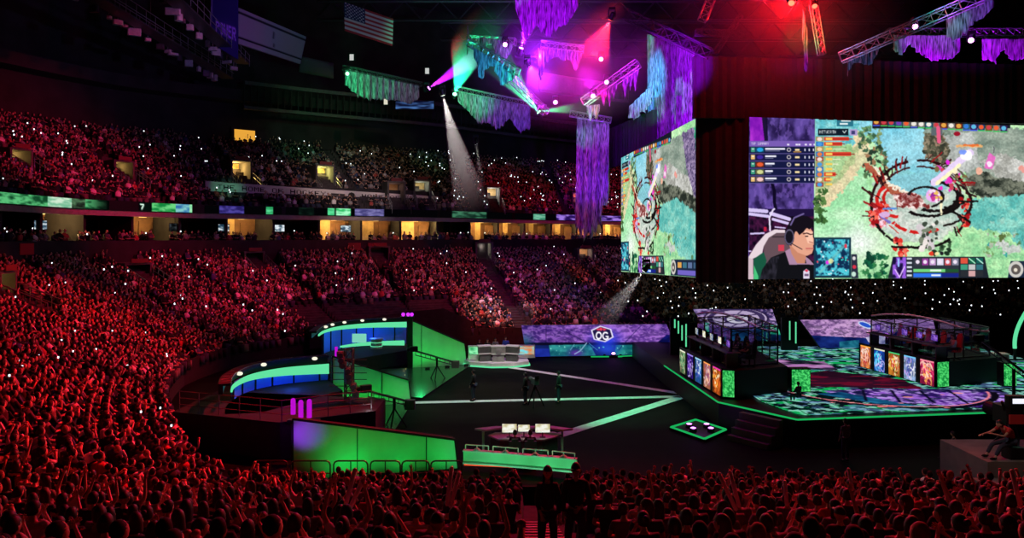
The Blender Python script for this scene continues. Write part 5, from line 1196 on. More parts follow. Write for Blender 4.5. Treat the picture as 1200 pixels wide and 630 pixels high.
# black masts carrying the tubes
def mast(px0, px1, pyt, Y, lab):
    a, b = W(px0, pyt, Y), W(px1, pyt, Y); mb = MB(); mb.box(((b.x-a.x)/2, .25, a.z/2), (b.x-a.x, .25, a.z), bev=.02); tag(mb.build('scenic_tower', M['black'], loc=(a.x, Y, 0)), lab, 'scenic panel')
mast(786, 809, 372, 48.5, 'black scenic tower with four green tubes left of the shield backdrop'); mast(917, 936, 372, 50, 'black scenic tower with two green tubes between the backdrops')
green_tubes([(790.8, 374, 384), (795, 376, 390.5), (799.3, 381, 398.5), (804, 379.5, 406)], 48.3, 'on the tower left of the shield backdrop'); green_tubes([(925.5, 376, 398), (932.6, 377, 402)], 49.8, 'on the tower between the backdrops')
# floor LED wall with the team badge
backdrop('led_backdrop', (W(611, 381, 54.5), W(781, 379.5, 54.5), W(796, 414.5, 54.5), W(617, 418, 54.5)), WALLB, 300, 64, 'long purple and blue LED wall with white OG badge on the arena floor')
# pale floor lines
def strip(a, b, w, lab, ext=0):
    a, b = V3((a.x, a.y, 0)), V3((b.x, b.y, 0)); d = b-a; mb = MB(); n = 12
    mb.box((d.x/2, d.y/2, .012), (d.length, w, .012), math.atan2(d.y, d.x)); o = mb.build('floor_strip', M['tape'], loc=(a.x, a.y, 0)); tag(o, lab, 'floor strip', 'pale strips on the arena floor'); return o
strip(FL(556, 424), FL(805, 462), .5, 'far pale floor strip running from the caster desk to the meeting point'); strip(FL(474, 472), FL(797, 464.5), .5, 'middle pale floor strip running level from the green panels'); strip(FL(652, 511), FL(803, 463.5), .62, 'near diagonal green-lit floor strip from the observer desk')
# green light pad with four purple lamps
pc = FL(819, 505.5); t = empty('light_pad', pc, 'glowing green floor pad with four purple lamps before the stage', 'light pad')
q4 = [FL(784, 503)-pc, FL(815, 493.5)-pc, FL(853, 506)-pc, FL(826, 518)-pc]
mb = MB(); mb.prism([(p.x, p.y) for p in q4], 0, .10); mb.build('pad', M['black'], t)
mb = MB(); 
for i in range(4): a, b = q4[i]*.93, q4[(i+1) % 4]*.93; a = V3((a.x, a.y, .11)); b = V3((b.x, b.y, .11)); mb.tube(a, b, .06, 6)
mb.build('edge_light', M['e_green'], t)
for i in range(4):
    q = V3(((-.34, .34)[i % 2], (-.3, .3)[i//2], .1)); q = q4[0]*0+V3((q.x*1.2+.05, q.y*1.2, .1)); mb = MB(); mb.lathe(q, [(.17, 0), (.17, .14), (.13, .16)], 10); h_ = mb.build('lamp', M['black'], t); mb = MB(); mb.lathe(q+V3((0, 0, .161)), [(.12, 0), (.12, .02), (.02, .05)], 10); mb.build('lens', M['e_purple'], t)
plight('pad_glow', pc+V3((0, 0, .9)), (.6, .05, 1), 8, .3); 
# small purple lamp cluster before the LED wall
pc = FL(716, 418); t = empty('light_pad', pc, 'small green pad with purple lamps at the foot of the LED wall', 'light pad')
mb = MB(); mb.prism([(-1.6, -.4), (1.7, -.2), (2.2, .35), (-.8, .5)], 0, .06); mb.build('pad', M['black'], t); mb = MB(); mb.path([(-1.55, -.38, .08), (-.2, -.34, .08)], .05); mb.path([(.5, -.3, .08), (2.0, .1, .08)], .06); mb.build('edge_light', M['e_green'], t)
for x, y in ((-.5, 0), (.15, -.25), (.7, 0), (.1, .2)): mb = MB(); mb.lathe((x, y, .06), [(.16, 0), (.18, .16), (.1, .2)], 10); mb.build('lamp', M['black'], t); mb = MB(); mb.ball((x, y, .3), (.13, .13, .08), 10, 6); mb.build('lens', M['e_mag'], t)
plight('pad_glow_far', pc+V3((.1, -.3, 1.0)), (.7, .05, 1), 10, .2)

# green-washed wedge panels (white scenic walls, each with its own deck rail and floodlights)
def wedge(bl_, br_, tl, tr, lab, thick=.3, seams=(.38,), rail=True):
    """bl_,br_ ground points; tl,tr heights"""
    a = V3((bl_[0], bl_[1], 0)); b = V3((br_[0], br_[1], 0)); d = b-a; x = d.normalized(); n_ = V3((x.y, -x.x, 0)); t = empty('scenic_wedge', a, lab, 'scenic panel', 'white wedge panels washed in green light')
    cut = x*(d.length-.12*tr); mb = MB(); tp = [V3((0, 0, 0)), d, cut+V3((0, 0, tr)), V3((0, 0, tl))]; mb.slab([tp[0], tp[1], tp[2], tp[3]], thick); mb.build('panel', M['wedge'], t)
    mb = MB(); mb.tube(tp[3]+V3((0, 0, .05)), tp[2]+V3((0, 0, .03)), .05, 6); mb.tube(tp[2], tp[1], .035, 6); mb.tube(tp[0]+n_*.02, tp[3]+n_*.02, .05, 6); mb.build('edge_trim', M['black'], t)
    mb = MB()
    for s_ in seams: q = d*s_+n_*.012; mb.box(q+V3((0, 0, (tl+(tr-tl)*s_)/2)), (.03, .03, tl+(tr-tl)*s_-.05), math.atan2(x.y, x.x))
    mb.build('seam', M['black'], t)
    # dark slanting deck behind
    mb = MB(); bk_ = -n_*.55; vs = [tp[0]+bk_*.2, tp[1]+bk_*.2, tp[1]+bk_, tp[0]+bk_, tp[3]+bk_*.2, tp[2]+bk_*.2, tp[2]+bk_, tp[3]+bk_]; mb.add(vs, [(0, 3, 2, 1), (4, 5, 6, 7), (0, 1, 5, 4), (1, 2, 6, 5), (2, 3, 7, 6), (3, 0, 4, 7)]); mb.build('deck', M['drape'], t)
    return t, a, x, n_, d.length
w1 = wedge((-8.15, 26.9), (-2.1, 28.3), 2.22, 1.10, 'near white wedge panel glowing green with purple left end', seams=(.38, .80))
w2 = wedge((-9.4, 37.9), (-5.5, 39.6), 2.75, 1.2, 'middle white wedge panel glowing green behind the lamp tower', seams=(.62,))
w3 = wedge((-7.0, 49.6), (-3.2, 51.6), 3.35, 1.45, 'far white wedge panel glowing green right of the upper studio', seams=(.2,))
M['greenfl'] = pbr('glossy_dark_deck', (.03, .035, .032), .25)
mb = MB(); mb.prism([(-9.6, 34.4), (-5.4, 33.4), (-5.4, 39.0), (-9.6, 37.4)], 0, .12); tag(mb.build('low_deck', M['greenfl']), 'low glossy deck before the middle green wedge', 'deck', 'low decks before the wedges')
mb = MB(); mb.prism([(-9.2, 42.0), (-5.0, 40.2), (-2.9, 50.6), (-8.8, 49.0)], 0, .12); tag(mb.build('low_deck', M['greenfl']), 'low glossy deck before the far green wedge', 'deck', 'low decks before the wedges')

# broadcast studios: curved header with a mint light band over a blue-tinted curved wall
def studio(px_pts, zh, zf, band, lab, lamps, wall_from, sc_, counter, gap):
    """px_pts: header line as seen, laid on the level zh; band: height of the light band at the two ends"""
    P_ = [FL(x, y, zh) for x, y in px_pts]; sm = []
    for i in range(len(P_)-1):
        p = [P_[max(0, min(len(P_)-1, j))] for j in (i-1, i, i+1, i+2)]
        for k in range(8): t = k/8; sm.append(.5*((2*p[1])+(-p[0]+p[2])*t+(2*p[0]-5*p[1]+4*p[2]-p[3])*t*t+(-p[0]+3*p[1]-3*p[2]+p[3])*t**3))
    sm.append(P_[-1]); o = V3((P_[-1].x, P_[-1].y-2, 0)); q = [p-o for p in sm]; n = len(q); t = empty('broadcast_studio', o, lab, 'studio')
    nr = [(q[min(i+1, n-1)]-q[max(i-1, 0)]).normalized() for i in range(n)]; nr = [V3((d.y, -d.x, 0)) for d in nr]      # towards the arena floor
    def sweep(off0, off1, z0, z1, name, mat, a=0, b=1, tap=None):
        ia, ib = int(a*(n-1)), int(b*(n-1)); vs = []
        for i in range(ia, ib+1):
            s_ = (i-ia)/max(1, ib-ia); zz0 = z0 if tap is None else z1-(tap[0]+(tap[1]-tap[0])*s_)
            vs += [q[i]*1+nr[i]*off0+V3((0, 0, zz0-q[i].z)), q[i]+nr[i]*off1+V3((0, 0, zz0-q[i].z)), q[i]+nr[i]*off1+V3((0, 0, z1-q[i].z)), q[i]+nr[i]*off0+V3((0, 0, z1-q[i].z))]
        fs = [(4*k+j, 4*k+(j+1) % 4, 4*k+4+(j+1) % 4, 4*k+4+j) for k in range(ib-ia) for j in range(4)]+[(0, 3, 2, 1), tuple(4*(ib-ia)+j for j in range(4))]
        mb = MB(); mb.add(vs, fs); return mb.build(name, mat, t)
    sweep(-.25, .25, zh, zh+.10, 'header_top', M['drape']); sweep(-.25, -.05, zh-.35, zh, 'header_back', M['black'])
    mb = MB()
    for i in range(0, n-1): mb.tube(q[i]+nr[i]*.25+V3((0, 0, .1)), q[i+1]+nr[i+1]*.25+V3((0, 0, .1)), .025, 5); mb.tube(q[i]+nr[i]*(.25 if i % 2 else -.2)+V3((0, 0, .1)), q[i+1]+nr[i+1]*(-.2 if i % 2 else .25)+V3((0, 0, .1)), .015, 4)
    mb.build('header_truss', M['steeld'], t)
    sweep(.22, .30, 0, zh-gap, 'light_band', M['e_greenl'], .12, 1, band)
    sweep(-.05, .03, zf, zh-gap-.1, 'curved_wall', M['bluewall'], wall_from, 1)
    mb = MB(); iw = int(wall_from*(n-1))
    for i in range(iw, n, 4): a = q[i]+nr[i]*.06; mb.tube((a.x, a.y, zf), (a.x, a.y, zh-gap), .045, 6)
    mb.build('wall_post', M['black'], t)
    for s_ in lamps: i = int(s_*(n-1)); a = q[i]+nr[i]*.34+V3((0, 0, .02)); e_ = MB(); e_.ball(a, (.15, .12, .09), 10, 6); e_.build('header_lamp', M['e_lampd'], t)
    foot = [(p.x, p.y) for p in q]+[((q[-1]+nr[-1]*3.0).x, (q[-1]+nr[-1]*3.0).y), ((q[0]+nr[0]*.9).x+.6, (q[0]+nr[0]*.9).y)]
    mb = MB(); mb.prism(foot, 0, zf); mb.build('base', M['drape'], t)
    if counter:
        sweep(.6, .9, zf, zf+.34, 'counter_light', M['e_greenl'], .45, .98, (.10, .34))
        c0 = q[int(.78*(n-1))]+nr[int(.78*(n-1))]*1.7; mb = MB(); mb.lathe((c0.x, c0.y, zf), [(.42, 0), (.4, .1), (.4, .62), (.5, .66), (.5, .72)], 20); mb.build('round_desk', M['grey'], t); mb = MB()
        for z_ in (.15, .42): mb.lathe((c0.x, c0.y, zf+z_), [(.44, 0), (.44, .04)], 20)
        mb.build('desk_ring', M['e_greenl'], t)
    i = int(.72*(n-1)); m_ = o+q[i]+nr[i]*1.5; plight('studio_blue_light', (m_.x, m_.y, (zf+zh)/2-.2), (.03, .12, 1), 60*sc_, .3)
    i = int(.35*(n-1)); m_ = o+q[i]+nr[i]*1.0; plight('studio_teal_light', (m_.x, m_.y, (zf+zh)/2), (.03, .45, .7), 16*sc_, .2)
    return t
M['e_lampd'] = emis('dim_warm_lamp', (1, .95, .75), 1.0)
studio([(366, 390), (376, 383), (396, 378), (432, 374.5), (476, 373)], 2.85, .95, (.12, .42), 'far broadcast studio with curved mint-lit header and blue wall', [.25, .4, .55, .7, .85], .30, 1.6, True, .22)
studio([(263, 452), (268, 441), (290, 430), (330, 422.5), (384, 418)], 2.70, 1.50, (.10, .52), 'near broadcast studio with curved mint-lit header, left of the lamp tower', [.32, .62, .92], .34, 1.1, False, .32)
mb = MB(); mb.box((0, 0, 0), (1.0, .08, .62), bev=.03); tag(mb.build('hanging_screen', emis('pale_studio_screen', (.25, .8, .6), .8), loc=W(421, 396, 51)), 'small pale green screen hanging inside the far studio', 'screen')
for px, y0, y1, lb in ((482, 374, 430, 'left black scenic post at the left end of the far wedge'),): 
    a = W(px, y1, 50); mb = MB(); mb.box((0, 0, 1.75), (.35, .3, 3.5), bev=.02); tag(mb.build('scenic_post', M['black'], loc=(a.x, 49.4, 0)), lb, 'post')
p = W(478, 366, 49.6); t = empty('lamp_cluster', (p.x, 49.4, 3.5), 'small purple lamps on top of the black scenic post', 'stage light'); mb = MB(); mb.box((0, 0, .06), (.9, .3, .12), bev=.03); mb.build('base', M['black'], t); mb = MB()
for k in (-.28, .05, .3): mb.ball((k, -.05, .26), (.13, .13, .13), 10, 6)
mb.build('lamp_head', emis('violet_lamp', (.55, .03, .9), 1.4), t)
# black base and railings below the near studio
mb = MB(); mb.prism([(-14.6, 31.2), (-9.4, 29.4), (-5.9, 31.4), (-5.9, 33.8), (-9.6, 34.5), (-14.4, 35.4)], 0, 1.5); tag(mb.build('studio_platform', M['drape']), 'large black-draped platform below the near studio', 'platform')
rl = MB(); pts = [V3((-14.4, 31.4, 1.5)), V3((-9.4, 29.6, 1.5)), V3((-6.1, 31.5, 1.5))]
for a, b in zip(pts[:-1], pts[1:]):
    n = int((b-a).length/.9)
    for k in range(n+1): q = a.lerp(b, k/n); rl.tube(q, q+V3((0, 0, .85)), .022, 5)
    for z_ in (.28, .56, .85): rl.tube(a+V3((0, 0, z_)), b+V3((0, 0, z_)), .02, 5)
tag(rl.build('platform_railing', M['greyd']), 'thin dark railing along the studio platform', 'railing')
mb = MB(); 
mb.prism([(-15.9, 55.9), (-11.5, 60.2), (-5.6, 61.6), (-3.2, 60.2), (-5.6, 59.4), (-9, 58.9), (-15.4, 55.2)], .5, [2.2, 2.9, 3.2, 2.0, 2.0, 2.0, 1.9]); tag(mb.build('seat_cover', M['drape']), 'black cloth covering the empty rows behind the far studio', 'seat cover')
# glowing tubes stand in for streaks of purple uplight on the black drape
t = empty('uplight_bank', (-8.45, 29.35, 1.5), 'three glowing tubes in place of purple uplight streaks above the near wedge', 'stage light'); b_ = MB(); b_.box((0, .1, .06), (1.3, .3, .12), bev=.03); b_.build('base', M['black'], t)
for k, (px, y0, y1) in enumerate(((343.5, 469, 485), (352.5, 471, 489), (362.5, 470, 489))):
    a, b = W(px, y1, 29.3)-V3((-8.45, 29.35, 1.5)), W(px, y0, 29.3)-V3((-8.45, 29.35, 1.5)); mb = MB(); mb.tube(a, b, .10, 10); mb.ball(b, .1, 8, 5); mb.build('tube', M['e_purplet'], t)
plight('purple_bank_glow', (-8.4, 28.6, 1.9), (.6, .02, 1), 16, .2)
mb = MB(); 
t = empty('uplight_bank', W(394, 409, 45), 'small purple lamp at the left end of the far studio', 'stage light'); mb = MB(); mb.tube((0, 0, -.6), (0, 0, .15), .09, 8); mb.build('tube', M['e_purplet'], t); mb = MB(); mb.box((0, 0, -.7), (.3, .3, .2), bev=.05); mb.build('base', M['black'], t)
# lamp tower
t = empty('lamp_tower', (-7.45, 33.2, 0), 'black truss tower crowded with lamps before the middle wedge', 'lamp tower')
truss((0, 0, 1.0), (0, 0, 3.9), .35, .03, mat=M['steeld'], name='mast', parent=t, up_=(0, 1, 0))
mb = MB()
for s_ in (-.16, .34): mb.tube((s_, -.1, 0), (s_, 0, 1.4), .05, 6)
mb.build('leg', M['steeld'], t); rr = random.Random(9)
mb = MB()
for k in range(7):
    mb.tube((-.9+.0, 0, 1.6+k*.3), (.8, 0, 1.6+k*.3), .018, 5)
mb.build('cross_bar', M['steeld'], t)
for k in range(9):
    q = V3((-.35+.09*k+rr.uniform(-.08, .08), -.2, 3.7-k*.24)); mb = MB(); mb.box(q, (.3, .3, .24), rr.uniform(-.5, .5), bev=.07); mb.tube(q+V3((0, -.1, 0)), q+V3((.06, -.3, -.03)), .11, 10, .13); mb.build('lamp_head', M['greyd'], t)
# camera cranes
def crane(head_, piv, tail, lab, board=False):
    hd, pv, tl_ = V3(head_), V3(piv), V3(tail); t = empty('camera_crane', (pv.x, pv.y, 0), lab, 'camera crane', 'camera cranes over the dark floor'); o = V3((pv.x, pv.y, 0)); hd -= o; pv -= o; tl_ -= o
    mb = MB(); mb.tube(hd, tl_, .06, 6); mb.tube(hd+V3((0, 0, -.25)), tl_+V3((0, 0, -.2)), .03, 6)
    for k in range(9): q = hd.lerp(tl_, k/8); mb.tube(q, q+V3((0, 0, -.24)), .015, 4)
    mb.build('boom', M['steeld'], t); mb = MB(); mb.box(tl_+V3((.1, 0, -.15)), (.5, .35, .45), bev=.05); mb.build('counterweight', M['greyd'], t)
    mb = MB(); mb.tube(pv*1.0, (pv.x, pv.y, .9), .07, 8)
    for k in range(3): q = 2*PI*k/3+.4; mb.tube((pv.x, pv.y, .95), (pv.x+.6*math.cos(q), pv.y+.6*math.sin(q), 0), .035, 6)
    mb.build('tripod', M['black'], t); mb = MB(); mb.box(hd+V3((-.12, 0, .12)), (.5, .26, .3), .4, bev=.05); mb.tube(hd+V3((-.3, -.05, .12)), hd+V3((-.52, -.1, .1)), .09, 10, .11); mb.tube(hd, hd+V3((0, 0, .1)), .05, 6); mb.build('camera_head', M['black'], t)
    return t
crane(W(432, 458, 33), W(462, 466, 34.2), W(478, 470, 35), 'near camera crane with white board hanging beside it'); crane(W(487, 411, 44), W(512, 419, 45.6), W(532, 424, 47), 'far camera crane in front of the far green wedge')
crane(W(1150, 399, 33), W(1188, 432, 32), W(1215, 447, 31.5), 'long camera boom reaching over the right end of the stage')
p = W(430.5, 477.5, 32.6); t = empty('notice_board', p, 'white paper board hanging below the near camera crane', 'board'); mb = MB(); mb.slab([V3((-.20, 0, .18)), V3((-.17, 0, -.22)), V3((.20, 0, -.36)), V3((.15, 0, .06))], .03); mb.build('sheet', M['white'], t); mb = MB(); mb.ball((.02, -.025, -.1), (.06, .01, .08), 8, 5); mb.build('emblem', M['redc'], t); mb = MB(); mb.tube((0, .02, .14), (.05, .02, .6), .012, 4); mb.build('cord', M['black'], t)
p_l = plight('board_light', p+V3((.3, -1.2, .3)), (1, .85, .95), 6, .1)

# caster desk islands
def caster(c, s_, yaw, lab, screens=True):
    c = V3(c); t = empty('caster_platform', c, lab, 'caster platform', None, yaw); hexa = [(-2.1*s_, .2), (-1.7*s_, -.7), (-.3*s_, -1.3), (1.0*s_, -1.2), (2.0*s_, -.4), (1.9*s_, 1.2), (-1.9*s_, 1.2)]
    mb = MB(); mb.prism([(x*1.04, y*1.04) for x, y in hexa], 0, .10); mb.build('glow_edge', M['e_greenl'], t)
    mb = MB(); mb.prism(hexa, .10, .32); mb.build('platform', M['white'], t); return t
def caster_desk(c, yaw, lab):
    t = empty('caster_desk', c, lab, 'desk', None, yaw)
    for i, (x, a, w) in enumerate(((-.85, .35, .9), (0, 0, .85), (.85, -.35, .9))):
        mb = MB(); q = V3((x, .12*abs(x), 0)); 
        pr = [(-w/2, -.35), (w/2, -.35), (w/2*.8, .25), (-w/2*.8, .25)]; mb.prism([(q.x+px_*math.cos(a)-py_*math.sin(a), q.y+px_*math.sin(a)+py_*math.cos(a)) for px_, py_ in [(k[0]*.8, k[1]*.8) for k in pr]], 0, .42); mb.build('desk_plinth', M['greyd'] if i != 1 else M['grey'], t)
        mb = MB(); mb.prism([(q.x+px_*math.cos(a)-py_*math.sin(a), q.y+px_*math.sin(a)+py_*math.cos(a)) for px_, py_ in pr], .5, .86); mb.build('desk_front', M['greyd'] if i != 1 else M['grey'], t)
        mb = MB(); mb.prism([(q.x+px_*1.05*math.cos(a)-py_*1.05*math.sin(a), q.y+px_*1.05*math.sin(a)+py_*1.05*math.cos(a)) for px_, py_ in pr], .86, .91); mb.prism([(q.x+px_*math.cos(a)-py_*math.sin(a), q.y+px_*math.sin(a)+py_*math.cos(a)) for px_, py_ in pr], .42, .50); mb.build('desk_top', M['white'], t)
    mb = MB(); mb.ball((0, -.37, .62), (.2, .03, .2), 14, 8); mb.ball((0, -.39, .62), (.13, .03, .13), 12, 8); mb.build('emblem', M['grey'], t); return t
cc0 = (-1.05, 51.3, 0); caster(cc0, 1.12, 0, 'white caster platform with mint glowing edge before the red crowd')
dk_ = caster_desk((-.95, 51.0, .32), 0, 'faceted grey caster desk with round emblem'); dk_.scale = (1.18, 1.1, 1.2)
p = V3((-2.62, 51.1, .32)); t = empty('screen_stand', p, 'small white stand with green screen left of the caster desk', 'screen'); mb = MB(); mb.box((0, .1, .55), (.95, .2, 1.0), bev=.03); mb.build('housing', M['white'], t); panel('screen', ((-.4, -.02, .95), (.4, -.02, .95), (.4, -.02, .45), (-.4, -.02, .45)), S4, 12, 8, M['led'], 'uv', t)
p = V3((1.0, 52.0, .32)); t = empty('screen_stand', p, 'colourful low screen right of the caster desk', 'screen'); mb = MB(); mb.box((0, .1, .5), (1.3, .2, .9), bev=.03); mb.build('housing', M['white'], t); panel('screen', ((-.58, -.02, .88), (.58, -.02, .88), (.58, -.02, .3), (-.58, -.02, .3)), scr(((240, 120, 60), (120, 220, 230)), 506), 16, 8, M['led'], 'uv', t)
cs = [((-1.75, 51.95, .42), 'shirt_black', 'caster in black behind the left desk section'), ((-1.2, 52.1, .46), 'shirt_grey', 'caster in grey standing behind the middle of the desk'), ((-.45, 51.95, .32), 'shirt_navy', 'caster in blue jacket and white shirt at the desk'), ((-2.35, 52.2, .36), 'shirt_black', 'dark-clothed person behind the small green screen')]
for p, sh_, lb in cs:
    b = person('person', vary(SIT, el=(.23, .12, .78), wr=(.1, .32, .84)) if 'blue' not in lb else vary(STAND, wr=(.12, .28, 1.0)), SH[sh_] if sh_ != 'shirt_navy' else pbr('blue_jacket', (.03, .06, .45), .7), SH['denim'], M['hairb'], 'short', lod=0, hands=False, sleeves=1.9); place(b, V3(p)+V3((0, 0, .12 if 'blue' not in lb else -.28+.28)), PI, lb, .9)
caster((26.9, 41.5, SG), .9, -.2, 'second caster platform with mint edge at the right of the stage'); caster_desk((26.9, 41.3, SG+.32), 0, 'second caster desk, at the right of the stage')
for i, (x, lb, sh_) in enumerate(((26.1, 'person in white behind the second caster desk', 'shirt_white'), (26.9, 'person in red behind the second caster desk', 'shirt_red'))):
    b = person('person', SIT, SH[sh_], SH['denim'], M['hairb'], 'short', lod=0, hands=False); place(b, (x, 42.1, SG+.40), PI, lb, .95)
# observer desk and mint balustrade near the front
t = empty('balustrade', (0, 27.4, 0), 'curved mint-lit balustrade with handrails before the observer desk', 'balustrade')
bp = [W(543, 527, 28.2), W(575, 529, 28.0), W(610, 532, 27.7), W(645, 534.5, 27.4), W(676, 538, 27.1)]
for i in range(4):
    a, b = bp[i]-V3((0, 27.4, 0)), bp[i+1]-V3((0, 27.4, 0)); d = (b-a); x = d.normalized(); zt_, zb_ = .84, .34
    tz = (.84-.0*i, .8); z1a, z1b = a.z-.03, b.z-.03
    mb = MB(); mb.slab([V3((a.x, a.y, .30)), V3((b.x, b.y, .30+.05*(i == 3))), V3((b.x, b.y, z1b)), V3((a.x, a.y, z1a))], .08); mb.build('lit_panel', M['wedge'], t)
    mb = MB(); mb.box(((a.x+b.x)/2, (a.y+b.y)/2, z1a+.02), (d.length, .22, .05), math.atan2(d.y, d.x)); mb.box(((a.x+b.x)/2, (a.y+b.y)/2-.05, .27), (d.length, .2, .06), math.atan2(d.y, d.x)); mb.build('ledge', M['white'], t)
    mb = MB(); q0, q1 = a.lerp(b, .08), a.lerp(b, .92); h0, h1 = V3((0, 0, .22)), V3((0, 0, .22)); mb.path([q0, q0+h0, q1+h1, q1], .022); mb.build('handrail', M['tape'], t)
    mb = MB(); qm = a.lerp(b, .5)+V3((0, 0, .03)); mb.lathe(qm, [(.16, 0), (.10, .05), (.02, .1), (.02, .18)], 10); mb.build('rail_bracket', M['tape'], t)
mb = MB(); mb.box((-1.05, .6, .14), (2.2, .1, .28)); mb.build('kick_light', M['e_red'], t) if False else None
mb = MB(); mb.tube(V3((-1.85, .65, .22)), V3((.25, .35, .22)), .03, 6); mb.build('red_strip', emis('red_strip', (1, .10, .03), .9), t)
for k, (xx, yy) in enumerate(((-1.4, 26.7), (-.4, 26.6), (.7, 26.4), (1.8, 26.3))): spot('balustrade_flood', (xx, yy-.1, 0.15), (xx, yy+1.2, .62), (.18, 1, .45), 26, 110, .8, .1)
dt = empty('observer_desk', (.2, 29.9, 0), 'angular white-topped observer desk with three lit monitors', 'desk')
mb = MB(); top = [(-1.35, .25), (-.75, -.35), (1.1, -.40), (1.9, .35), (2.3, .25), (1.75, .95), (.9, .45), (-.6, .45), (-1.0, .75)]
mb.prism([(-1.2, .3), (-.75, -.35), (1.1, -.40), (1.9, .35), (1.6, .8), (-.9, .7)], .72, .78); mb.build('desk_top', M['white'], dt)
mb = MB(); mb.prism([(-1.1, .28), (-.7, -.25), (1.05, -.3), (1.7, .3), (1.4, .7), (-.8, .62)], 0, .72); mb.build('desk_body', M['greyd'], dt)
mb = MB(); mb.prism([(-1.75, .45), (-.9, .8), (1.5, .85), (2.35, .4), (1.9, .25), (1.2, .6), (-.7, .55), (-1.3, .2)], .95, 1.02); 
for x_, y_ in ((-1.4, .45), (-.6, .68), (1.0, .7), (1.9, .45)): mb.tube((x_, y_, .0), (x_, y_, .95), .05, 6)
mb.build('rear_shelf', M['white'], dt)
for i, (px, w_) in enumerate(((597, .62), (614, .5), (636, .62))):
    monitor(V3(((px-600)/F*29.75, 29.85, .78)), 0, S2, f'{ORD[i+1]} lit monitor from the left on the observer desk', 'monitors on the observer desk', w_)
for i, (px, lb) in enumerate(((603.5, 'left dark-clothed observer seated with back to camera'), (621.5, 'right dark-clothed observer seated with back to camera'))):
    X_ = (px-600)/F*28.8; chair((X_, 28.8, 0), 0, pbr('green_seat', (.02, .45, .16), .6), f'{["left", "right"][i]} green swivel chair at the observer desk', 'chairs at the observer desk').scale = (1, 1, .78); b = person('person', vary(SIT, el=(.23, .14, .80), wr=(.14, .38, .80)), SH['shirt_black'], SH['denim'], M['hairb'], 'short', sleeves=1.9); place(b, (X_, 28.82, .02), 0, lb, 1.0)
spot('observer_desk_light', (1, 24, 9), (.3, 30, .8), (1, .95, .9), 260, 9, .8, .1)
# crowd barriers in front of the near wedge
def barrier(x0, x1, Y, lab):
    t = empty('crowd_barrier', ((x0+x1)/2, Y, 0), lab, 'barrier', 'crowd barriers before the near wedge'); w = (x1-x0)/2; r_ = .14; z1 = 1.12; mb = MB()
    pts = [(-w, 0, 0), (-w, 0, z1-r_), (-w+r_*.3, 0, z1-r_*.3), (-w+r_, 0, z1), (w-r_, 0, z1), (w-r_*.3, 0, z1-r_*.3), (w, 0, z1-r_), (w, 0, 0)]; mb.path([V3(p) for p in pts], .028, 8); mb.tube((-w, 0, .68), (w, 0, .68), .022, 6); mb.tube((0, 0, .15), (0, 0, z1), .02, 6); mb.tube((-w, 0, .15), (w, 0, .15), .022, 6); mb.build('frame', M['steeld'], t)
    mb = MB()
    for s_ in (-1, 1): mb.box((s_*w*.8, 0, .02), (.06, .5, .04), bev=.01)
    mb.build('foot', M['black'], t)
for i, (a, b) in enumerate(((297, 337), (341, 387), (391, 431), (434, 469), (471, 503), (505, 541))):
    Y = 25.6; barrier((a-600)/F*Y, (b-600)/F*Y, Y, ORD[i+1].capitalize()[:0]+f'{ORD[i+1]} dark tubular crowd barrier from the left')
# floor camera and operators, stage crew (small dark figures)
def tvcam(p, yaw, lab, s_=1.0):
    t = empty('television_camera', p, lab, 'camera', None, yaw); mb = MB(); mb.box((0, 0, 1.35*s_), (.3, .6*s_, .3), bev=.05); mb.tube((0, .3*s_, 1.35*s_), (0, .75*s_, 1.35*s_), .1, 12, .13); mb.build('camera_body', M['greyd'], t); mb = MB()
    for k in range(3): q = 2*PI*k/3; mb.tube((0, 0, 1.15*s_), (.5*math.cos(q), .5*math.sin(q), 0), .035, 6)
    mb.tube((0, 0, .9*s_), (0, 0, 1.2*s_), .05, 8); mb.build('tripod', M['black'], t); mb = MB(); mb.box((0, -.3*s_, 1.6*s_), (.24, .1, .18), bev=.02); mb.build('viewfinder', M['black'], t); return t
tvcam(FL(627, 476)+V3((0, 0, 0)), .3, 'tripod camera standing on the middle floor strip')
for (px, py), lb in (((616, 474), 'crew member in black beside the floor camera'), ((555, 470), 'dark crew figure standing on the middle strip near the left'), ((655, 472), 'crew member in black right of the floor camera')):
    b = person('person', STAND, SH['shirt_black'], SH['denim'], M['hairb'], 'short', lod=0, hands=False, sleeves=1.9); place(b, FL(px, py), 1.2, lb, .55 if False else 1.0)
b = person('person', STAND, SH['shirt_grey'], SH['denim'], M['hairb'], 'short', lod=0, hands=False); place(b, FL(991, 541), .4, 'faint standing guard in grey before the stage front', 1.0)
b = person('person', vary(SIT, el=(.2, .2, .8)), SH['shirt_black'], SH['denim'], M['hairb'], 'short', lod=0, hands=False); b2 = place(b, FL(1118, 540)+V3((0, 0, 0)), .8, 'crouching crew member in black near the right platform', .9)
mb = MB(); mb.box((0, 0, .22), (.5, .4, .44), bev=.04); tag(mb.build('equipment_case', M['black'], loc=FL(1118, 540)+V3((0, 0, 0))), 'black case under the crouching crew member', 'case')
for (x, y), lb in (((14.6, 43.8), 'dark figure standing on the far part of the LED floor'), ((13.6, 34.4), 'dark figure crouching on the LED floor behind the front pillar')):
    b = person('person', STAND if y > 40 else vary(SIT, pelvis=(0, .02, .54)), SH['shirt_black'], SH['denim'], M['hairb'], 'short', lod=0, hands=False, sleeves=1.9); place(b, (x, y, SG+.01 if y > 40 else SG-.1), .5, lb, 1.0 if y > 40 else .8)
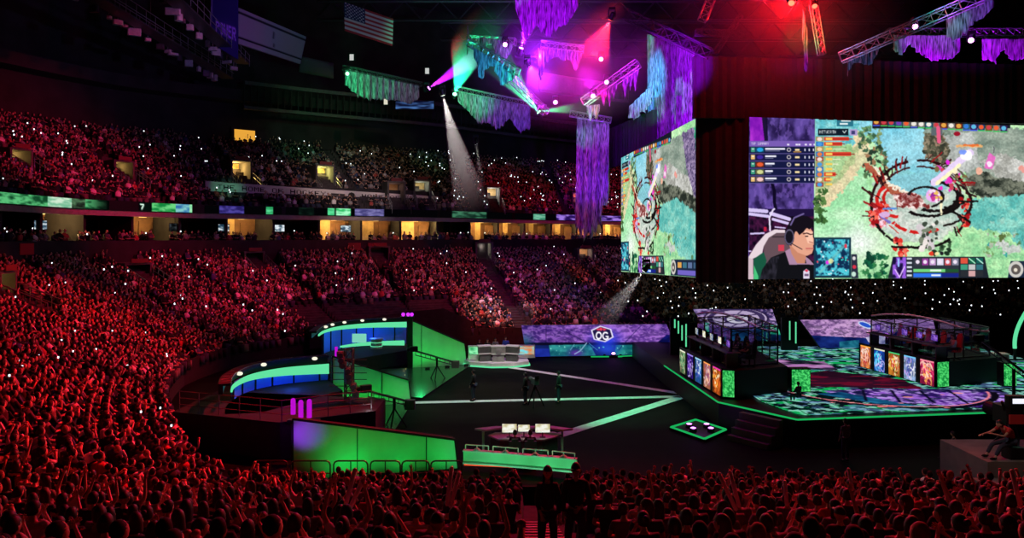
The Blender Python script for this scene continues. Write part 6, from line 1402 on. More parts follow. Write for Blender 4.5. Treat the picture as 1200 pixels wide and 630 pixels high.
# camera position at the right edge
mb = MB(); mb.box((21.9, 25.6, .75), (12, 2.7, 1.5), bev=.01); tag(mb.build('riser_platform', M['plat'] if 'plat' in M else pbr('riser_ply', (.20, .17, .15), .8, noise=.2, nscale=2)), 'upper grey riser platform at the right edge', 'platform', 'grey camera risers')
mb = MB(); mb.box((21.3, 23.2, .5), (12, 1.9, 1.0), bev=.01); tag(mb.build('riser_platform', pbr('riser_ply_b', (.20, .17, .15), .8, noise=.2, nscale=2)), 'lower grey riser platform in front of the upper one', 'platform', 'grey camera risers')
Yc = 25.4; zc_ = 1.5
t = empty('broadcast_camera', ((1187-600)/F*Yc, Yc, zc_), 'large broadcast camera with lit viewfinder and red panel on the upper riser', 'camera')
q = W(1187, 490, Yc)-t.location
mb = MB(); mb.box(q+V3((0, .25, .10)), (.62, .9, .62), bev=.08); mb.tube(q+V3((-.05, .6, .12)), q+V3((-.1, 1.15, .12)), .2, 14, .25); mb.build('camera_body', M['black'], t)
mb = MB(); mb.box(q+V3((0, -.22, .02)), (.58, .06, .32), bev=.02); mb.build('side_panel', M['redc'], t)
mb = MB(); mb.box(q+V3((.02, -.1, .62)), (.62, .3, .42), bev=.04); mb.tube(q+V3((-.3, 0, .3)), q+V3((-.45, -.1, .62)), .05, 6); vf_ = mb.build('viewfinder', M['black'], t); mb = MB(); mb.box(q+V3((.02, -.26, .66)), (.40, .02, .17)); mb.build('viewfinder_screen', emis('viewfinder_glow', (.85, .85, 1), 1.1), vf_)
mb = MB(); mb.tube((q.x, q.y+.2, q.z-.2), (q.x, q.y+.2, .75), .12, 10)
for k in range(3): a = 2*PI*k/3+.5; mb.tube((q.x, q.y+.2, .85), (q.x+.6*math.cos(a), q.y+.2+.6*math.sin(a), .0), .045, 6)
mb.build('tripod', M['black'], t); mb = MB(); mb.path([q+V3((-.2, 0, -.15)), q+V3((-.5, -.7, -.35))], .025); mb.build('pan_bar', M['steeld'], t)
mb = MB(); mb.box((0, 0, .2), (.5, .5, .4), bev=.04); tag(mb.build('equipment_case', M['black'], loc=(17.05, 24.7, 1.5)), 'black case the camera operator sits on', 'case')
b = person('person', vary(SIT, spine=(0, .10, .70), chest=(0, .24, .86), neck=(0, .36, .95), head=(0, .46, 1.04), sh=(.19, .26, .92), el=(.26, .52, .74), wrl=(-.18, .80, .80), wrr=(.2, .84, .70), kn=(.16, .55, .42), an=(.16, .75, .09)), SH['shirt_red'], SH['denim'], M['hairb'], 'short', sleeves=.6)
place(b, (17.05, 24.7, 1.5), PI/2+.15, 'red-lit camera operator seated leaning forward on the upper riser', 1.12)
# arc of green light at the right edge
mb = MB(); pts = []
for k in range(14): s_ = k/13; pts.append(W(1211-22*math.sin(s_*PI*.55), 352+56*s_, 46)-W(1195, 405, 46))
mb.path(pts, .11, 8); t = empty('light_arch', W(1195, 405, 46), 'curved green light arch cut off by the right edge', 'light arch'); mb.build('tube', M['e_greenl'], t); mb = MB(); mb.path([p+V3((.16, .12, 0)) for p in pts], .12, 6); mb.tube(pts[-1], pts[-1]+V3((0, 0, SG-W(1195, 408, 46).z)), .1, 6); mb.build('arch_frame', M['black'], t)
plight('arch_glow', W(1200, 378, 45.2), (.05, 1, .3), 60, .4)

# pale step nosings of the near aisle
mb = MB()
for k in range(6, 34):
    for h_ in (0, .5):
        v_ = (k+h_)/34; a, b_ = low(2.0, v_), low(2.0, v_); a.x = .03; b_.x = 1.12; z_ = low(2.0, k/34).z+(.145 if h_ else .0)
        c_ = (a+b_)/2
        if h_: mb.box((c_.x, c_.y-.25, low(2.0, k/34).z+.075), ((b_-a).length, .5, .14))
        mb.box((c_.x, c_.y+.0, z_+.005+(0 if h_ else .005)), ((b_-a).length, .07, .02), 0, 1)
tag(mb.build('aisle_steps', [M['concrete'], pbr('step_nosing', (.5, .42, .40), .7)]), 'flight of aisle steps with pale nosings at the bottom centre', 'steps')
# ================================================================== big screens and flown rig
def screen_thing(corners, cv, nx, ny, lab, mode='px', th=.6):
    TL, TR, BR, BL = [V3(c_) for c_ in corners]; c_ = (TL+BR)/2; t = empty('led_screen', c_, lab, 'led screen')
    arr = [np.array(p) for p in (TL, TR, BR, BL)]; uu_ = np.linspace(0, 1, nx)[None, :, None]; vv = np.linspace(0, 1, ny)[:, None, None]
    Pw = (arr[0]*(1-uu_)+arr[1]*uu_)*(1-vv)+(arr[3]*(1-uu_)+arr[2]*uu_)*vv
    if mode == 'px': C_ = cv.at(600+F*Pw[..., 0]/Pw[..., 1], HY+F*(H-Pw[..., 2])/Pw[..., 1])
    else: C_ = cv.at(cv.x0+(cv.x1-cv.x0)*(uu_[..., 0]+0*vv[..., 0]), cv.y0+(cv.y1-cv.y0)*(vv[..., 0]+0*uu_[..., 0]))
    obj('screen', gridmesh('screen', Pw-np.array(c_)[None, None], C_, M['ledb']), t)
    P4 = [p-c_ for p in (BL, BR, TR, TL)]; n_ = (P4[1]-P4[0]).cross(P4[3]-P4[0]).normalized(); mb = MB(); mb.slab([p-n_*.03 for p in P4], th); mb.build('frame', M['black'], t)
    return t
TRm = W(1200, 147, 49.1); BRm = W(1200, 325, 49.1); TLm = W(878, 137, 46); BLm = W(877, 327, 46)
ex = 1.24; TR2 = TLm+(TRm-TLm)*ex; BR2 = BLm+(BRm-BLm)*ex
screen_thing((TLm, TR2, BR2, BLm), SC, 900, 430, 'huge main screen showing a player camera and the game view')
screen_thing((W(728, 185, 65.7), W(815, 139, 47), W(815, 325, 47), W(728, 318, 65.7)), GM, 420, 380, 'tall-looking angled side screen repeating the game view', 'uv')
# black masking between and above the screens
def drapebox(pts, z0, z1, th, lab, name='black_curtain'):
    a, b = V3(pts[0]), V3(pts[1]); d = b-a; n = int(d.length*5); x = d.normalized(); y_ = V3((-x.y, x.x, 0)); mb = MB(); vs = []
    for i in range(n+1):
        q = d*(i/n); w_ = .09*math.sin(i*1.9)+.04*math.sin(i*.7)
        vs += [q+y_*w_+V3((0, 0, z0-z1)), q+y_*w_]
    m = len(vs); vs += [v_+y_*th for v_ in vs]; fs = []
    for i in range(n): a_ = 2*i; fs += [(a_, a_+2, a_+3, a_+1), (a_+m, a_+m+1, a_+m+3, a_+m+2), (a_, a_+m, a_+m+2, a_+2), (a_+1, a_+3, a_+m+3, a_+m+1)]
    fs += [(0, 1, m+1, m), (2*n, 2*n+m, 2*n+1+m, 2*n+1)]; mb.add(vs, fs); o = mb.build(name, M['drape'], loc=(a.x, a.y, z1)); tag(o, lab, 'curtain'); return o
a = W(816, 320, 46.8); b = W(877, 320, 46.2); drapebox(((a.x, 46.8, 0), (b.x, 46.2, 0)), W(816, 331, 46.5).z, W(816, 128, 46.5).z, .3, 'black curtain hanging between the side screen and the main screen')
a = W(813, 130, 46); drapebox(((a.x, 45.9, 0), (a.x+34, 49.4, 0)), W(813, 138, 46).z, 9+(278-66)/F*46, .35, 'wide black masking curtain above the main screen')
drapebox(((W(714, 150, 69).x, 69, 0), (W(766, 150, 58.5).x, 58.5, 0)), 15.6, 19.3, .3, 'black masking above the side screen')
mb = MB(); mb.box((0, 0, 0), (2.5, 1.4, 1.4), bev=.05); 

# hanging gauze
def gz(name, a, b, drops, lab, nf=None, amp=.22, seed=0, grp='lit gauze drapes on the rig', ray=.0):
    """a,b: top ends (world); drops: list of hem depths along the width"""
    a, b = V3(a), V3(b); d = b-a; L = max(.5, math.hypot(d.x, d.y)); x = V3((d.x, d.y, 0)).normalized() if math.hypot(d.x, d.y) > .01 else V3((1, 0, 0)); y_ = V3((-x.y, x.x, 0)); rg = random.Random(seed)
    n = int(max(18, L*9)); m = 22; nf = nf or max(3, int(L*1.3)); ph_ = [rg.uniform(0, 6) for _ in range(4)]; vs = []
    for i in range(n+1):
        t = i/n; k = t*(len(drops)-1); j = min(int(k), len(drops)-2); dr = drops[j]*(1-(k-j))+drops[j+1]*(k-j); dr *= 1+.10*math.sin(i*2.3+ph_[0])*rg.random()
        for q in range(m+1):
            s_ = q/m; w_ = amp*(math.sin(t*nf*2*PI+ph_[1]+s_*.6)+.5*math.sin(t*nf*4.3*PI+ph_[2]))*(.45+.55*s_); sw = ray*math.sin(s_*3)*.3
            vs.append(d*t+y_*w_+x*sw+V3((0, 0, -dr*s_)))
    fs = [(i*(m+1)+q, i*(m+1)+q+1, (i+1)*(m+1)+q+1, (i+1)*(m+1)+q) for i in range(n) for q in range(m)]
    mb = MB(); mb.add(vs, fs); o = mb.build(name, M['gauze'], loc=a, smooth=True); sd = o.modifiers.new('s', 'SOLIDIFY'); sd.thickness = .03
    tag(o, lab, 'drape', grp); return o
PU, GR, TE, BL = (.45, .02, 1.0), (.04, 1, .30), (.03, .55, 1.0), (.12, .10, 1.0)
def moving_head(p, tgt, lab, lens='e_purple', s_=1.0, grp='moving-head lamps on the rig'):
    p = V3(p); t = empty('moving_head_lamp', p, lab, 'stage lamp', grp); dr = (V3(tgt)-p).normalized(); mb = MB(); mb.box((0, 0, .42*s_), (.4*s_, .34*s_, .16*s_), bev=.03); mb.build('base', M['black'], t)
    mb = MB()
    for k in (-1, 1): mb.box((k*.2*s_, 0, .17*s_), (.05*s_, .16*s_, .5*s_), bev=.01)
    mb.build('yoke', M['black'], t); mb = MB(); mb.tube(-dr*.22*s_, dr*.2*s_, .13*s_, 12, .16*s_); lb_ = mb.build('lamp_barrel', M['black'], t); mb = MB(); q = dr.to_track_quat('Z', 'Y'); mb.tube(dr*.2*s_, dr*.215*s_, .145*s_, 14); mb.build('lens', M[lens], lb_); return t
def lit(p, tgt, col, watt, ang, lab, lens, s_=1.0, blend=.6):
    moving_head(p, tgt, lab, lens, s_); d = (V3(tgt)-V3(p)).normalized(); return spot('beam_'+lens, V3(p)+d*.3*s_, tgt, col, watt, ang, blend, .06)
# wide column drape beside the side screen and its far neighbour
gz('hanging_drape', W(759, 40, 62), W(814, 60, 51), [8.2, 9.9, 9.8, 8.6, 7.4, 6.0], 'tall purple and teal drape hanging beside the black curtain', nf=7, amp=.28, seed=2)
gz('hanging_drape', W(676, 137, 62), W(714, 143, 60), [9.2, 9.8, 10, 9.4, 7.5, 5.5], 'long narrow violet drape hanging far behind the side screen', nf=4, amp=.3, seed=3)
gz('hanging_drape', W(405, 80, 66), W(492, 100, 70), [1.5, 2.2, 2.4, 2.2, 2.0, 1.9, 2.0, 1.2], 'long green-lit drape on the left far truss', nf=12, amp=.2, seed=4)
gz('hanging_drape', W(537, 106, 62), W(621, 124, 62), [1.0, 1.6, 2.4, 2.2, 2.6, 1.4, 2.4, 1.9], 'green to violet drape above the small spotlight', nf=12, amp=.2, seed=5)
gz('hanging_drape', W(556, 56, 46), W(604, 84, 44), [.6, 1.8, .7, .4, 1.4, .9, .3], 'teal scalloped drape on the lower bar of the square truss', nf=7, amp=.15, seed=6)
gz('hanging_drape', W(562, 43, 50), W(602, 50, 50), [1.3, .6, .3, 1.0, 1.6, 1.0, .2], 'teal drape on the upper bar of the square truss', nf=6, amp=.15, seed=7)
gz('hanging_drape', W(604, -14, 44), W(678, -12, 44), [1.2, 3.2, 2.2, 2.9, 2.4, 2.0, 1.0], 'large bright purple drape cut by the top of the photo', nf=8, amp=.25, seed=8)
gz('hanging_drape', W(638, 55, 52), W(682, 62, 52), [1.2, .8, .5, .8, .6, 1.4, .3], 'small teal and pink drape left of the red beam', nf=6, amp=.12, seed=9)
gz('hanging_drape', W(630, 56, 50), W(640, 60, 50), [1.2, 2.2, 1.4, .5], 'narrow pink drape strip beside the brightest purple lamp', nf=3, amp=.1, seed=10)
for i, (px, py) in enumerate(((704, 106), (711, 101), (716, 98), (729, 90), (735, 86), (741, 81))): gz('hanging_drape', W(px, py, 52), W(px+7, py-4, 52), [.3, 1.3+.4*(i % 2), .4], f'{ORD[i+1]} small pink pennant from the left on the slanted truss', nf=2, amp=.05, seed=11+i, grp='pink pennants on the slanted truss')
gz('hanging_drape', W(688, 124, 54), W(703, 122, 54), [.4, 1.2, .6, 1.2, .3], 'bright green pennant at the foot of the slanted truss', nf=3, amp=.08, seed=20)
gz('hanging_drape', W(738, 124, 60), W(765, 98, 58), [1.0, 1.6, 1.4, 1.7, 1.0], 'green-lit drape on the dark girder left of the tall drape', nf=4, amp=.15, seed=21)
gz('hanging_drape', W(1108, 23, 40), W(1164, -6, 38), [1.0, 1.4, 1.3, .9, 1.0, .6], 'teal and violet drape on the upper right truss, cut by the frame', nf=9, amp=.14, seed=22)
gz('hanging_drape', W(1047, 41, 42), W(1126, 41, 42), [.9, 1.2, .5, 1.1, 1.3, 1.5, 1.4, 1.4, .9], 'wide magenta drape left of the round lamp, upper right', nf=15, amp=.14, seed=23)
gz('hanging_drape', W(1151, 45, 42), W(1199, 45, 42), [1.2, 1.3, 1.4, .6, 1.2, 1.3, 1.2], 'magenta drape at the right edge of the photo', nf=11, amp=.14, seed=24)
gz('hanging_drape', W(993, 68, 42), W(1029, 54, 42), [1.0, .4, .55, .8, .9, .3], 'blue-green drape at the lower end of the right truss', nf=6, amp=.1, seed=25)
gz('hanging_drape', W(941, 10, 42), W(947, 40, 42), [1.6, 2.6, 2.8, 2.4, 1.8], 'narrow green and violet drape beside the red-lit truss', nf=2, amp=.1, seed=26)
# trusses
T = lambda a, b, lab, w_=.45, m=None: truss(a, b, w_, .032, mat=m or M['steel'], lab=lab, grp='lighting trusses under the roof')
T(W(551, 46, 51), W(604, 49, 50), 'upper bar of the square truss frame, top centre'); T(W(551, 50, 47), W(606, 84, 44), 'lower bar of the square truss frame, top centre'); T(W(548, 30, 49), W(548, 64, 49), 'upright corner of the square truss frame', .5)
T(W(634, 52, 52), W(684, 58, 52), 'short truss bar left of the red beam'); T(W(684, 120, 53), W(748, 74, 51), 'slanted striped truss hung with pink pennants', .55); T(W(600, 92, 50), W(640, 132, 52), 'dark truss bar among the green beams')
T(W(668, 133, 60), W(716, 141, 60), 'truss bar above the far violet drape'); T(W(402, 79, 66), W(494, 99, 70), 'left far truss carrying the green-lit drape', .4, M['steeld']); T(W(535, 104, 62), W(640, 126, 62), 'far truss carrying the green to violet drape', .4)
T(W(734, 17, 48), W(832, 64, 46), 'long dark girder slanting over the tall drape', .7, M['steeld']); T(W(985, 68, 42), W(1160, -8, 38), 'long truss slanting up to the right edge', .55); T(W(1040, 38, 42.4), W(1215, 38, 42.4), 'level truss carrying the magenta drapes', .4, M['steeld']); T(W(953, 4, 42), W(963, 64, 42), 'red-lit hanging ladder truss, upper right', .35)
T(W(815, 38, 46), W(870, 40, 46), 'short level truss under the roof right of the girder', .35, M['steeld']); T(W(838, 62, 46), W(868, 18, 46), 'thin slanted truss rising to the roof', .3, M['steeld']); T(W(823, 24, 45), W(834, -4, 45), 'ladder-like truss at the top right of centre', .5)
# hoist cables, one pair per truss
# banners, flag, boards under the roof
NB = Cv(0, 0, 1, 1, 50); NB.a[:] = (52, 40, 110); NB.ell((.6, .62), .34, .16, (120, 70, 210), .5, soft=True); NB.text('POWER', .18, .50, .20, (190, 120, 255), w=.12); NB.line([(.05, 0), (.02, .5), (-.02, .66)], .05, (130, 110, 170))
def cloth(name, corners, cv, nx, ny, lab, cat='banner', th=.05):
    TL, TR, BR, BL_ = [V3(c_) for c_ in corners]; arr = [np.array(p-TL) for p in (TL, TR, BR, BL_)]; uu_ = np.linspace(0, 1, nx)[None, :, None]; vv = np.linspace(0, 1, ny)[:, None, None]
    Pw = (arr[0]*(1-uu_)+arr[1]*uu_)*(1-vv)+(arr[3]*(1-uu_)+arr[2]*uu_)*vv; C_ = cv.at((uu_[..., 0]+0*vv[..., 0]), (vv[..., 0]+0*uu_[..., 0])); o = obj(name, gridmesh(name, Pw, C_, M['print']), loc=TL); sd = o.modifiers.new('s', 'SOLIDIFY'); sd.thickness = th; sd.offset = -1; tag(o, lab, cat); return o
cloth('hanging_banner', (W(247, -6, 62), W(279, -3, 62), W(279, 70, 62), W(247, 50, 62)), NB, 60, 90, 'purple hanging banner with arched violet lettering, top left')
WB = Cv(0, 0, 1, 1, 50); WB.a[:] = (140, 140, 150); WB.rect(0, .1, 1, .16, (30, 30, 40)); WB.rect(0, .8, 1, .86, (30, 30, 40)); WB.line([(.5, .2), (.53, .75)], .012, (60, 60, 70)); WB.line([(0, 0), (0, 1)], .02, (70, 70, 80))
cloth('hanging_board', (W(280, 9, 64), W(359, 43, 70), W(352, 75, 70), W(280, 51, 64)), WB, 60, 40, 'long pale hanging board with dark stripes under the roof', 'board', .3)
FB = Cv(0, 0, 1, 1, 90)
for k in range(13): FB.rect(0, k/13, 1, (k+1)/13, (126, 40, 48) if k % 2 == 0 else (150, 146, 150))
FB.rect(0, 0, .42, 7/13, (34, 36, 70))
for j in range(9):
    for i in range(6 if j % 2 == 0 else 5): FB.ell((.035+.07*i+(0 if j % 2 == 0 else .035), .03+.056*j), .014, .017, (170, 168, 175))
cloth('national_flag', (W(403, 2, 64), W(461, 22, 66), W(460, 54, 66), W(404, 36, 64)), FB, 90, 60, 'flag with stripes and stars hanging under the dark roof', 'flag')
GBd = Cv(0, 0, 1, 1, 20); GBd.a[:] = (84, 88, 84); cloth('hanging_board', (W(354, 66, 70), W(391, 74, 72), W(391, 92, 72), W(350, 84, 70)), GBd, 8, 6, 'small grey board right of the long pale board', 'board', .3)
for i, (px, py, Y) in enumerate(((412, 67, 72), (500.5, 83, 76), (478, 110, 0), (502, 124, 80), (452, 119, 78))):
    if Y == 0: continue
    p = W(px, py, Y); t = empty('wall_screen', p, ['small white lit window above the left far drape', 'small white lit window left of the purple beam', '', 'small bright screen in the press level beside the beam', 'small warm screen in the press level under the left drape'][i], 'screen'); mb = MB(); mb.box((0, .1, 0), (.75, .12, .85), bev=.02); mb.build('housing', M['black'], t); mb = MB(); mb.box((0, .03, 0), (.4, .03, .6)); mb.build('screen', emis('wall_screen_glow', (.6, .62, .6) if i < 3 else (.8, .75, .6), .9), t)
p = W(486, 123, 80); t = empty('wall_screen', p, 'blue dim screen strip in the press level left of the beam', 'screen'); mb = MB(); mb.box((0, .1, 0), (4.4, .12, 1.0), bev=.02); mb.build('housing', M['black'], t); panel('screen', ((-2.1, 0, .42), (2.1, 0, .42), (2.1, 0, -.42), (-2.1, 0, -.42)), scr(((10, 14, 40), (70, 110, 170)), 520), 40, 10, M['ledn'], 'uv', t)

# ---------------- beams: spotlight + local haze cone
def beam(px, py, Y, tx, ty, tY, r1, col, watt, dens, lens, lab, r0=.12, cone=True, lamp=True, ext=1.0):
    dens *= 1.3; watt *= 2.2; p, q = W(px, py, Y), W(tx, ty, tY); d = q-p; L = d.length*ext; dn = d.normalized(); ang = 2*math.degrees(math.atan2(r1, L))
    if lamp: moving_head(p-dn*.25, q, lab, lens, 1.1)
    if cone:
        mb = MB(); mb.tube((0, 0, 0), dn*L, r0, 28, r1*.98); o = mb.build('haze_cone', scatter('haze_'+str(len(bpy.data.materials)), dens, .0, L=L*1.02, p0=.45), loc=p+dn*.02)
        tag(o, 'haze lit up along the '+lab.replace(' lamp', ' beam'), 'haze', kind='stuff')
    s_ = spot('beam_light', p+dn*.08, q, col, watt, max(3, ang), .25, .04); return s_
WH = (1, .93, .88)
# the three white beams
beam(519, 112, 56, 556, 252, 60, 1.75, WH, 5200, .05, 'e_white', 'large white spotlight lamp left of centre')
beam(558, 168, 66, 566, 226, 70, .55, WH, 500, .06, 'e_white', 'small white spotlight lamp right of the large beam')
beam(755, 317, 46, 700, 385, 49, 1.05, WH, 900, .05, 'e_white', 'white spotlight lamp under the side screen')
# coloured beams
beam(503, 103, 58, 566, 62, 56, .95, (.45, .01, 1), 9000, .10, 'e_purple', 'purple lamp left of the green beam')
beam(533, 110, 58, 551, 52, 52, 1.5, (.01, 1, .35), 12000, .08, 'e_greenlamp', 'green lamp beside the purple beam')
beam(611, 56, 50, 632, -14, 48, 1.2, (.45, .01, 1), 9000, .10, 'e_mag', 'bright purple lamp with beam rising through the top edge')
beam(631, 131, 54, 588, 78, 52, 1.1, (.02, 1, .3), 5000, .09, 'e_greenlamp', 'green lamp shining up to the left')
beam(633, 130, 54, 676, 127, 54, .5, (.03, 1, .3), 2500, .09, 'e_greenlamp', 'green lamp shining right', lamp=False)
beam(715, 23, 48, 690, 76, 50, 1.7, (1, .01, .02), 5200, .09, 'e_red', 'red lamp with wide beam falling left')
beam(620, 77, 50, 640, 112, 52, 2.4, (.5, .02, .9), 2600, .05, 'e_mag', 'brightest purple lamp under the square truss')
for px, py, Y, lb in ((704.5, 69, 52, 'small purple lamp right of the red beam'), (711, 96, 52, 'upper purple lamp on the slanted truss'), (695, 112, 52.5, 'lower purple lamp on the slanted truss'), (592, 52, 50, 'pink lamp on the upper bar of the square truss'), (651, 119.5, 53, 'dim purple lamp under the striped railing'), (1072.5, 31, 41.5, 'violet lamp above the left magenta drape'), (1138, 47, 41.5, 'round magenta lamp between the magenta drapes')):
    moving_head(W(px, py, Y), W(px-10, py+30, Y-14), lb, 'e_mag', 1.0)
moving_head(W(406, 86, 64), W(430, 92, 60), 'small green lamp at the left end of the far drape', 'e_greenlamp', 1.1)
moving_head(W(928, 1, 41), W(915, 60, 38), 'left red lamp in the red haze', 'e_red', 1.2); moving_head(W(954, 5, 41), W(970, 60, 38), 'right red lamp in the red haze', 'e_red', 1.0)
# wide haze clouds lit by the rig
def cloud(c, r, dens, lab):
    mb = MB(); mb.ball((0, 0, 0), 1, 24, 14); o = mb.build('haze_cloud', scatter('haze_c'+str(len(bpy.data.materials)), dens, .2, L=1, p0=.1), loc=c); o.scale = r; tag(o, lab, 'haze', kind='stuff')
cloud(W(665, 70, 52), (9, 5.5, 5.6), .04, 'purple-lit haze hanging among the centre trusses')
plight('cloud_purple', W(632, 66, 50), (.34, .01, 1), 3200, .3); plight('cloud_magenta', W(690, 95, 51), (.6, .01, .6), 1100, .3)
cloud(W(915, 10, 43), (8.5, 4.5, 7.5), .03, 'red-lit haze around the right hanging truss')
plight('cloud_red', W(928, 2, 41.5), (1, .008, .015), 3000, .3)
# drape lighting: warm violet from the right, green from the left, grazing the folds
spot('d1_violet', W(790, 60, 40), W(788, 95, 56), (.36, .004, 1), 26000, 44, .5); spot('d1_teal', W(690, 60, 56), W(772, 100, 60), TE, 9000, 50, .7); spot('d1_edge', W(822, 60, 49), W(812, 110, 51.2), GR, 300, 60, .6); spot('d1_green', W(728, 20, 59), W(762, 62, 62), GR, 900, 44, .6)
spot('d2_violet', W(705, 250, 52), W(692, 190, 61), (.25, .01, 1), 7000, 44, .6); spot('d2_low', W(705, 300, 50), W(694, 225, 61), (.1, .05, .8), 3000, 20, .6); spot('d2_green', W(650, 150, 60), W(685, 160, 61.5), GR, 260, 40, .6)
spot('d3_green', W(400, 98, 62), W(428, 90, 67), GR, 2200, 60, .8); spot('d3_violet', W(500, 130, 62), W(470, 98, 68), (.25, .06, .8), 500, 50, .8)
spot('d4_green', W(530, 125, 57), W(552, 115, 62), GR, 2600, 50, .8); spot('d4_violet', W(625, 150, 55), W(600, 125, 62), (.15, .05, 1), 2600, 50, .8)
spot('d5_teal', W(560, 105, 41), W(575, 72, 46), TE, 1800, 50, .8); spot('d5_green', W(620, 100, 42), W(595, 85, 45), (.03, 1, .6), 1000, 40, .8)
spot('d8_violet', W(640, 60, 38), W(640, 0, 44), (.45, .005, 1), 9000, 60, .7)
spot('d9_pink', W(700, 110, 45), W(660, 62, 52), (.5, .1, 1), 1500, 50, .8); spot('p_pink', W(740, 140, 44), W(722, 96, 52), (1, .04, 1), 3500, 40, .8); spot('p_green', W(680, 140, 50), W(695, 128, 54), (.1, 1, .2), 1300, 50, .8)
spot('d_girder_green', W(770, 150, 54), W(750, 118, 59), (.02, 1, .1), 2200, 50, .8)
spot('r1_teal', W(1080, 60, 34), W(1125, 12, 39), TE, 900, 40, .8); spot('r1_violet', W(1150, 70, 34), W(1135, 10, 38.5), PU, 1800, 30, .7); spot('r1_green', W(1090, 10, 37), W(1112, 22, 40), GR, 400, 40, .8)
spot('r2_mag', W(1108, 128, 39), W(1104, 55, 42), (.5, .004, 1), 5200, 62, .7); spot('r2_green', W(1046, 85, 40.5), W(1056, 50, 42), GR, 160, 50, .8); spot('r3_mag', W(1180, 128, 39), W(1176, 58, 42), (.5, .004, 1), 4600, 58, .7)
spot('r4_teal', W(1000, 120, 37), W(1012, 68, 42), (.04, .3, .8), 900, 40, .8); spot('r5_green', W(915, 50, 38), W(944, 40, 42), GR, 1300, 30, .8); spot('r5_violet', W(975, 90, 38), W(949, 75, 42), PU, 1300, 24, .8)
spot('truss_red', W(935, 0, 40), W(960, 40, 42), (1, .05, .03), 300, 60, .8)
# ---------------- washes over the crowd (flown spotlights; fixtures above the frame)
def wash(p, tgt, col, watt, ang, blend=.9, fix=True, lab=''):
    spot('wash_light', p, tgt, col, watt, ang, blend, .5)
RED = (1, .012, .012); CRI = (1, .02, .07)
wash((2, 40, 20), (-13, 24, 3), RED, 66000, 52)
wash((-4, 44, 24), (-22, 40, 3.5), (1, .014, .03), 44000, 44)
wash((6, 42, 22), (2, 13, 3), RED, 30000, 62)
wash((22, 40, 20), (10, 12, 4), RED, 20000, 50)
wash((-2, 52, 26), (-24, 58, 4), CRI, 30000, 36)
wash((2, 40, 24), (-40, 62, 15), (1, .015, .09), 42000, 30)
wash((8, 50, 26), (-14, 68, 4), (1, .03, .04), 15000, 36)
wash((12, 50, 26), (-2, 68, 3.5), (1, .07, .055), 9500, 30)
wash((16, 50, 24), (4, 78, 4), (1, .08, .06), 16000, 26)
wash((14, 60, 26), (2, 92, 14), (1, .03, .08), 14000, 26)
wash((14, 60, 26), (14, 108, 14), (1, .03, .08), 26000, 22)
wash((10, 45, 30), (-20, 84, 15), (.8, .5, .35), 9000, 34)
wash((0, 40, 30), (-42, 66, 16), (.5, .12, .2), 5000, 30)
wash((20, 50, 28), (24, 80, 4), (.6, .5, .5), 3500, 60)
wash((-5, 60, 30), (-22, 84, 22), (.05, 1, .4), 3500, 30)
wash((0, 60, 30), (-11, 94, 17), (.05, 1, .3), 2200, 12); wash((-5, 55, 30), (-26, 86, 18), (.2, 1, .3), 2200, 9)
# stage, floor and scenic panels
for (a, b, x, n_, L), wt, hue in ((w1, 52, (.02, 1, .16)), (w2, 62, (.02, 1, .16)), (w3, 80, (.02, 1, .18))):
    k = max(2, int(L/1.6))
    for i in range(k):
        s_ = (i+.75)/k if a is w1[1] else (i+.5)/k; q = b*0+(a if False else V3()) 
for (t_, a, x, n_, L), wt in ((w1, 34), (w2, 30), (w3, 42)):
    k = max(3, int(L/1.4))
    for i in range(k):
        s_ = (i+.6)/k
        if t_ is w1[0] and i == 0: s_ = .28
        q = a+x*(L*s_)+n_*1.15+V3((0, 0, .25)); fx = empty('floor_floodlight', (q.x, q.y, 0), f'{ORD[i+1]} small black floodlight from the left before the {["near", "middle", "far"][[w1[0], w2[0], w3[0]].index(t_)]} wedge panel', 'floodlight', 'floodlights before the wedge panels')
        mb = MB(); mb.box((0, 0, .12), (.3, .2, .2), math.atan2(x.y, x.x), bev=.04); mb.box((0, 0, .01), (.2, .2, .02)); mb.build('housing', M['black'], fx)
        spot('wedge_flood', q, a+x*(L*s_)+V3((0, 0, 1.0 if t_ is not w3[0] else 1.4)), (.015, 1, .17), wt, 120, .9, .12)
spot('wedge_purple', w1[1]+w1[3]*1.2+V3((0, 0, 1.6)), w1[1]+w1[2]*.45+V3((0, 0, 1.7)), (.35, .02, 1), 60, 62, .9, .1)
spot('strip_white', (2, 40, 18), FL(600, 440), WH, 7000, 34, .9, .2); spot('strip_green', (6, 34, 14), FL(720, 478), (.05, 1, .42), 9000, 40, .9, .2); spot('strip_mid', (-2, 36, 16), FL(560, 470), (.6, 1, .75), 6000, 40, .9, .2)
spot('deck_green', (-6, 44, 9), (-6.5, 46, 0), (.02, 1, .2), 900, 60, .8, .3); spot('deck_green_near', (-6.5, 33, 8), (-7.2, 36, 0), (.02, 1, .2), 500, 50, .8, .3)
spot('caster_light', (-1, 42, 14), (-1, 50, .8), (1, .95, .85), 2300, 18, .7, .2); spot('caster_light_right', (26, 34, 12), (27, 41.5, 1.6), (.7, 1, .85), 900, 16, .7, .2)
spot('caster_crowd_red', (-1, 54, 5), (-1, 62, 1.6), (1, .08, .05), 1600, 60, .8, .2)
spot('booth_left_light', (10, 36, 12), (12, 39, 3), (.5, .5, 1), 500, 40, .8, .2); spot('booth_right_light', (20, 36, 12), (24, 42, 3), (.9, .5, .8), 600, 36, .8, .2)
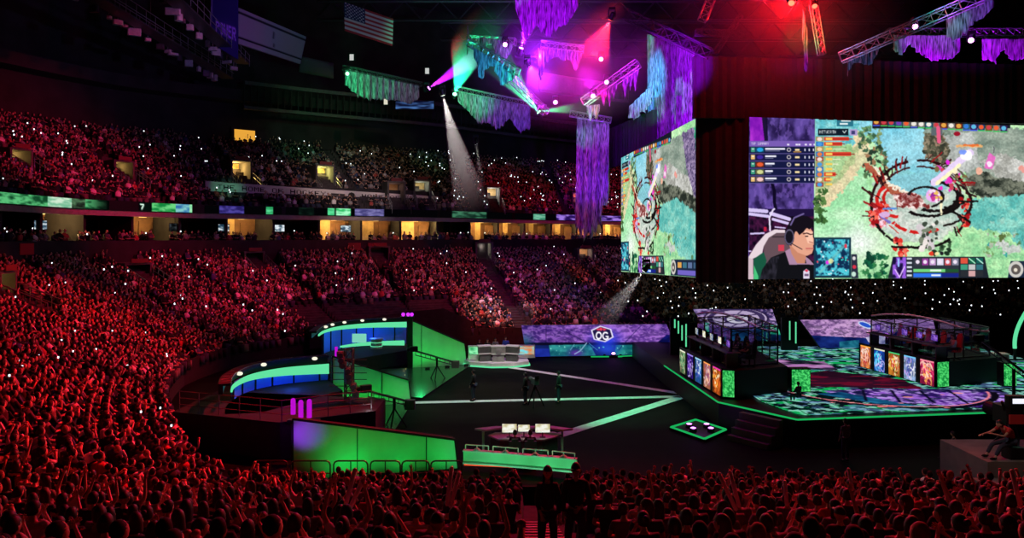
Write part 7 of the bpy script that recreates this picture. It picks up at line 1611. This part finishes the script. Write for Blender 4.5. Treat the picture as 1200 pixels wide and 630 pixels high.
spot('riser_light', (10, 20, 12), (17, 25, 1), (1, .75, .65), 900, 40, .8, .2)
plight('studio_far_side', (-6.0, 47.5, 2.2), (.02, 1, .25), 60, .2)
spot('rig_fill_green', (-8, 48, 18), (-12, 66, 26), (.03, .8, .4), 2500, 60, .9)
spot('rig_fill_violet', (0, 45, 18), (4, 66, 30), (.5, .03, .9), 5000, 50, .9); spot('rig_fill_topleft', (-12, 45, 20), (-26, 60, 27), (.35, .25, .9), 4000, 50, .9); spot('roof_red', (14, 40, 22), (14, 56, 36), (1, .02, .05), 3500, 60, .9)
spot('flag_light', (-8, 50, 18), (-12.5, 65, 28), (.8, .8, .85), 380, 30, .9)
spot('banner_light', (-10, 50, 18), (-18, 80, 13.6), (1, .75, .72), 9000, 26, .9); spot('banner_green', (-18, 50, 16), (-27, 69, 13.6), (.2, 1, .5), 3600, 10, .9)
# ------------------------------------------------------------------ world, camera, view
w = bpy.data.worlds.new('World'); sc.world = w; w.use_nodes = True; w.node_tree.nodes['Background'].inputs[0].default_value = (.9, .75, .75, 1); w.node_tree.nodes['Background'].inputs[1].default_value = .0015
cam = bpy.data.cameras.new('Camera'); co = bpy.data.objects.new('Camera', cam); COL.objects.link(co); sc.camera = co; co.location = (0, 0, H); co.rotation_euler = (PI/2, 0, 0)
cam.sensor_width = 36; cam.sensor_fit = 'HORIZONTAL'; cam.lens = F/1200*36; cam.shift_y = -(315-HY)/1200; cam.clip_end = 400; cam.clip_start = .1
vs_ = sc.view_settings; vs_.view_transform = 'Standard'; vs_.look = 'None'; vs_.gamma = 1; vs_.exposure = 0; vs_.use_curve_mapping = False; sc.display_settings.display_device = 'sRGB'
cy = sc.cycles; cy.max_bounces = 5; cy.diffuse_bounces = 2; cy.glossy_bounces = 2; cy.transmission_bounces = 5; cy.volume_bounces = 0; cy.transparent_max_bounces = 6; cy.caustics_reflective = False; cy.caustics_refractive = False; cy.sample_clamp_indirect = 2; cy.use_denoising = True; cy.use_light_tree = True
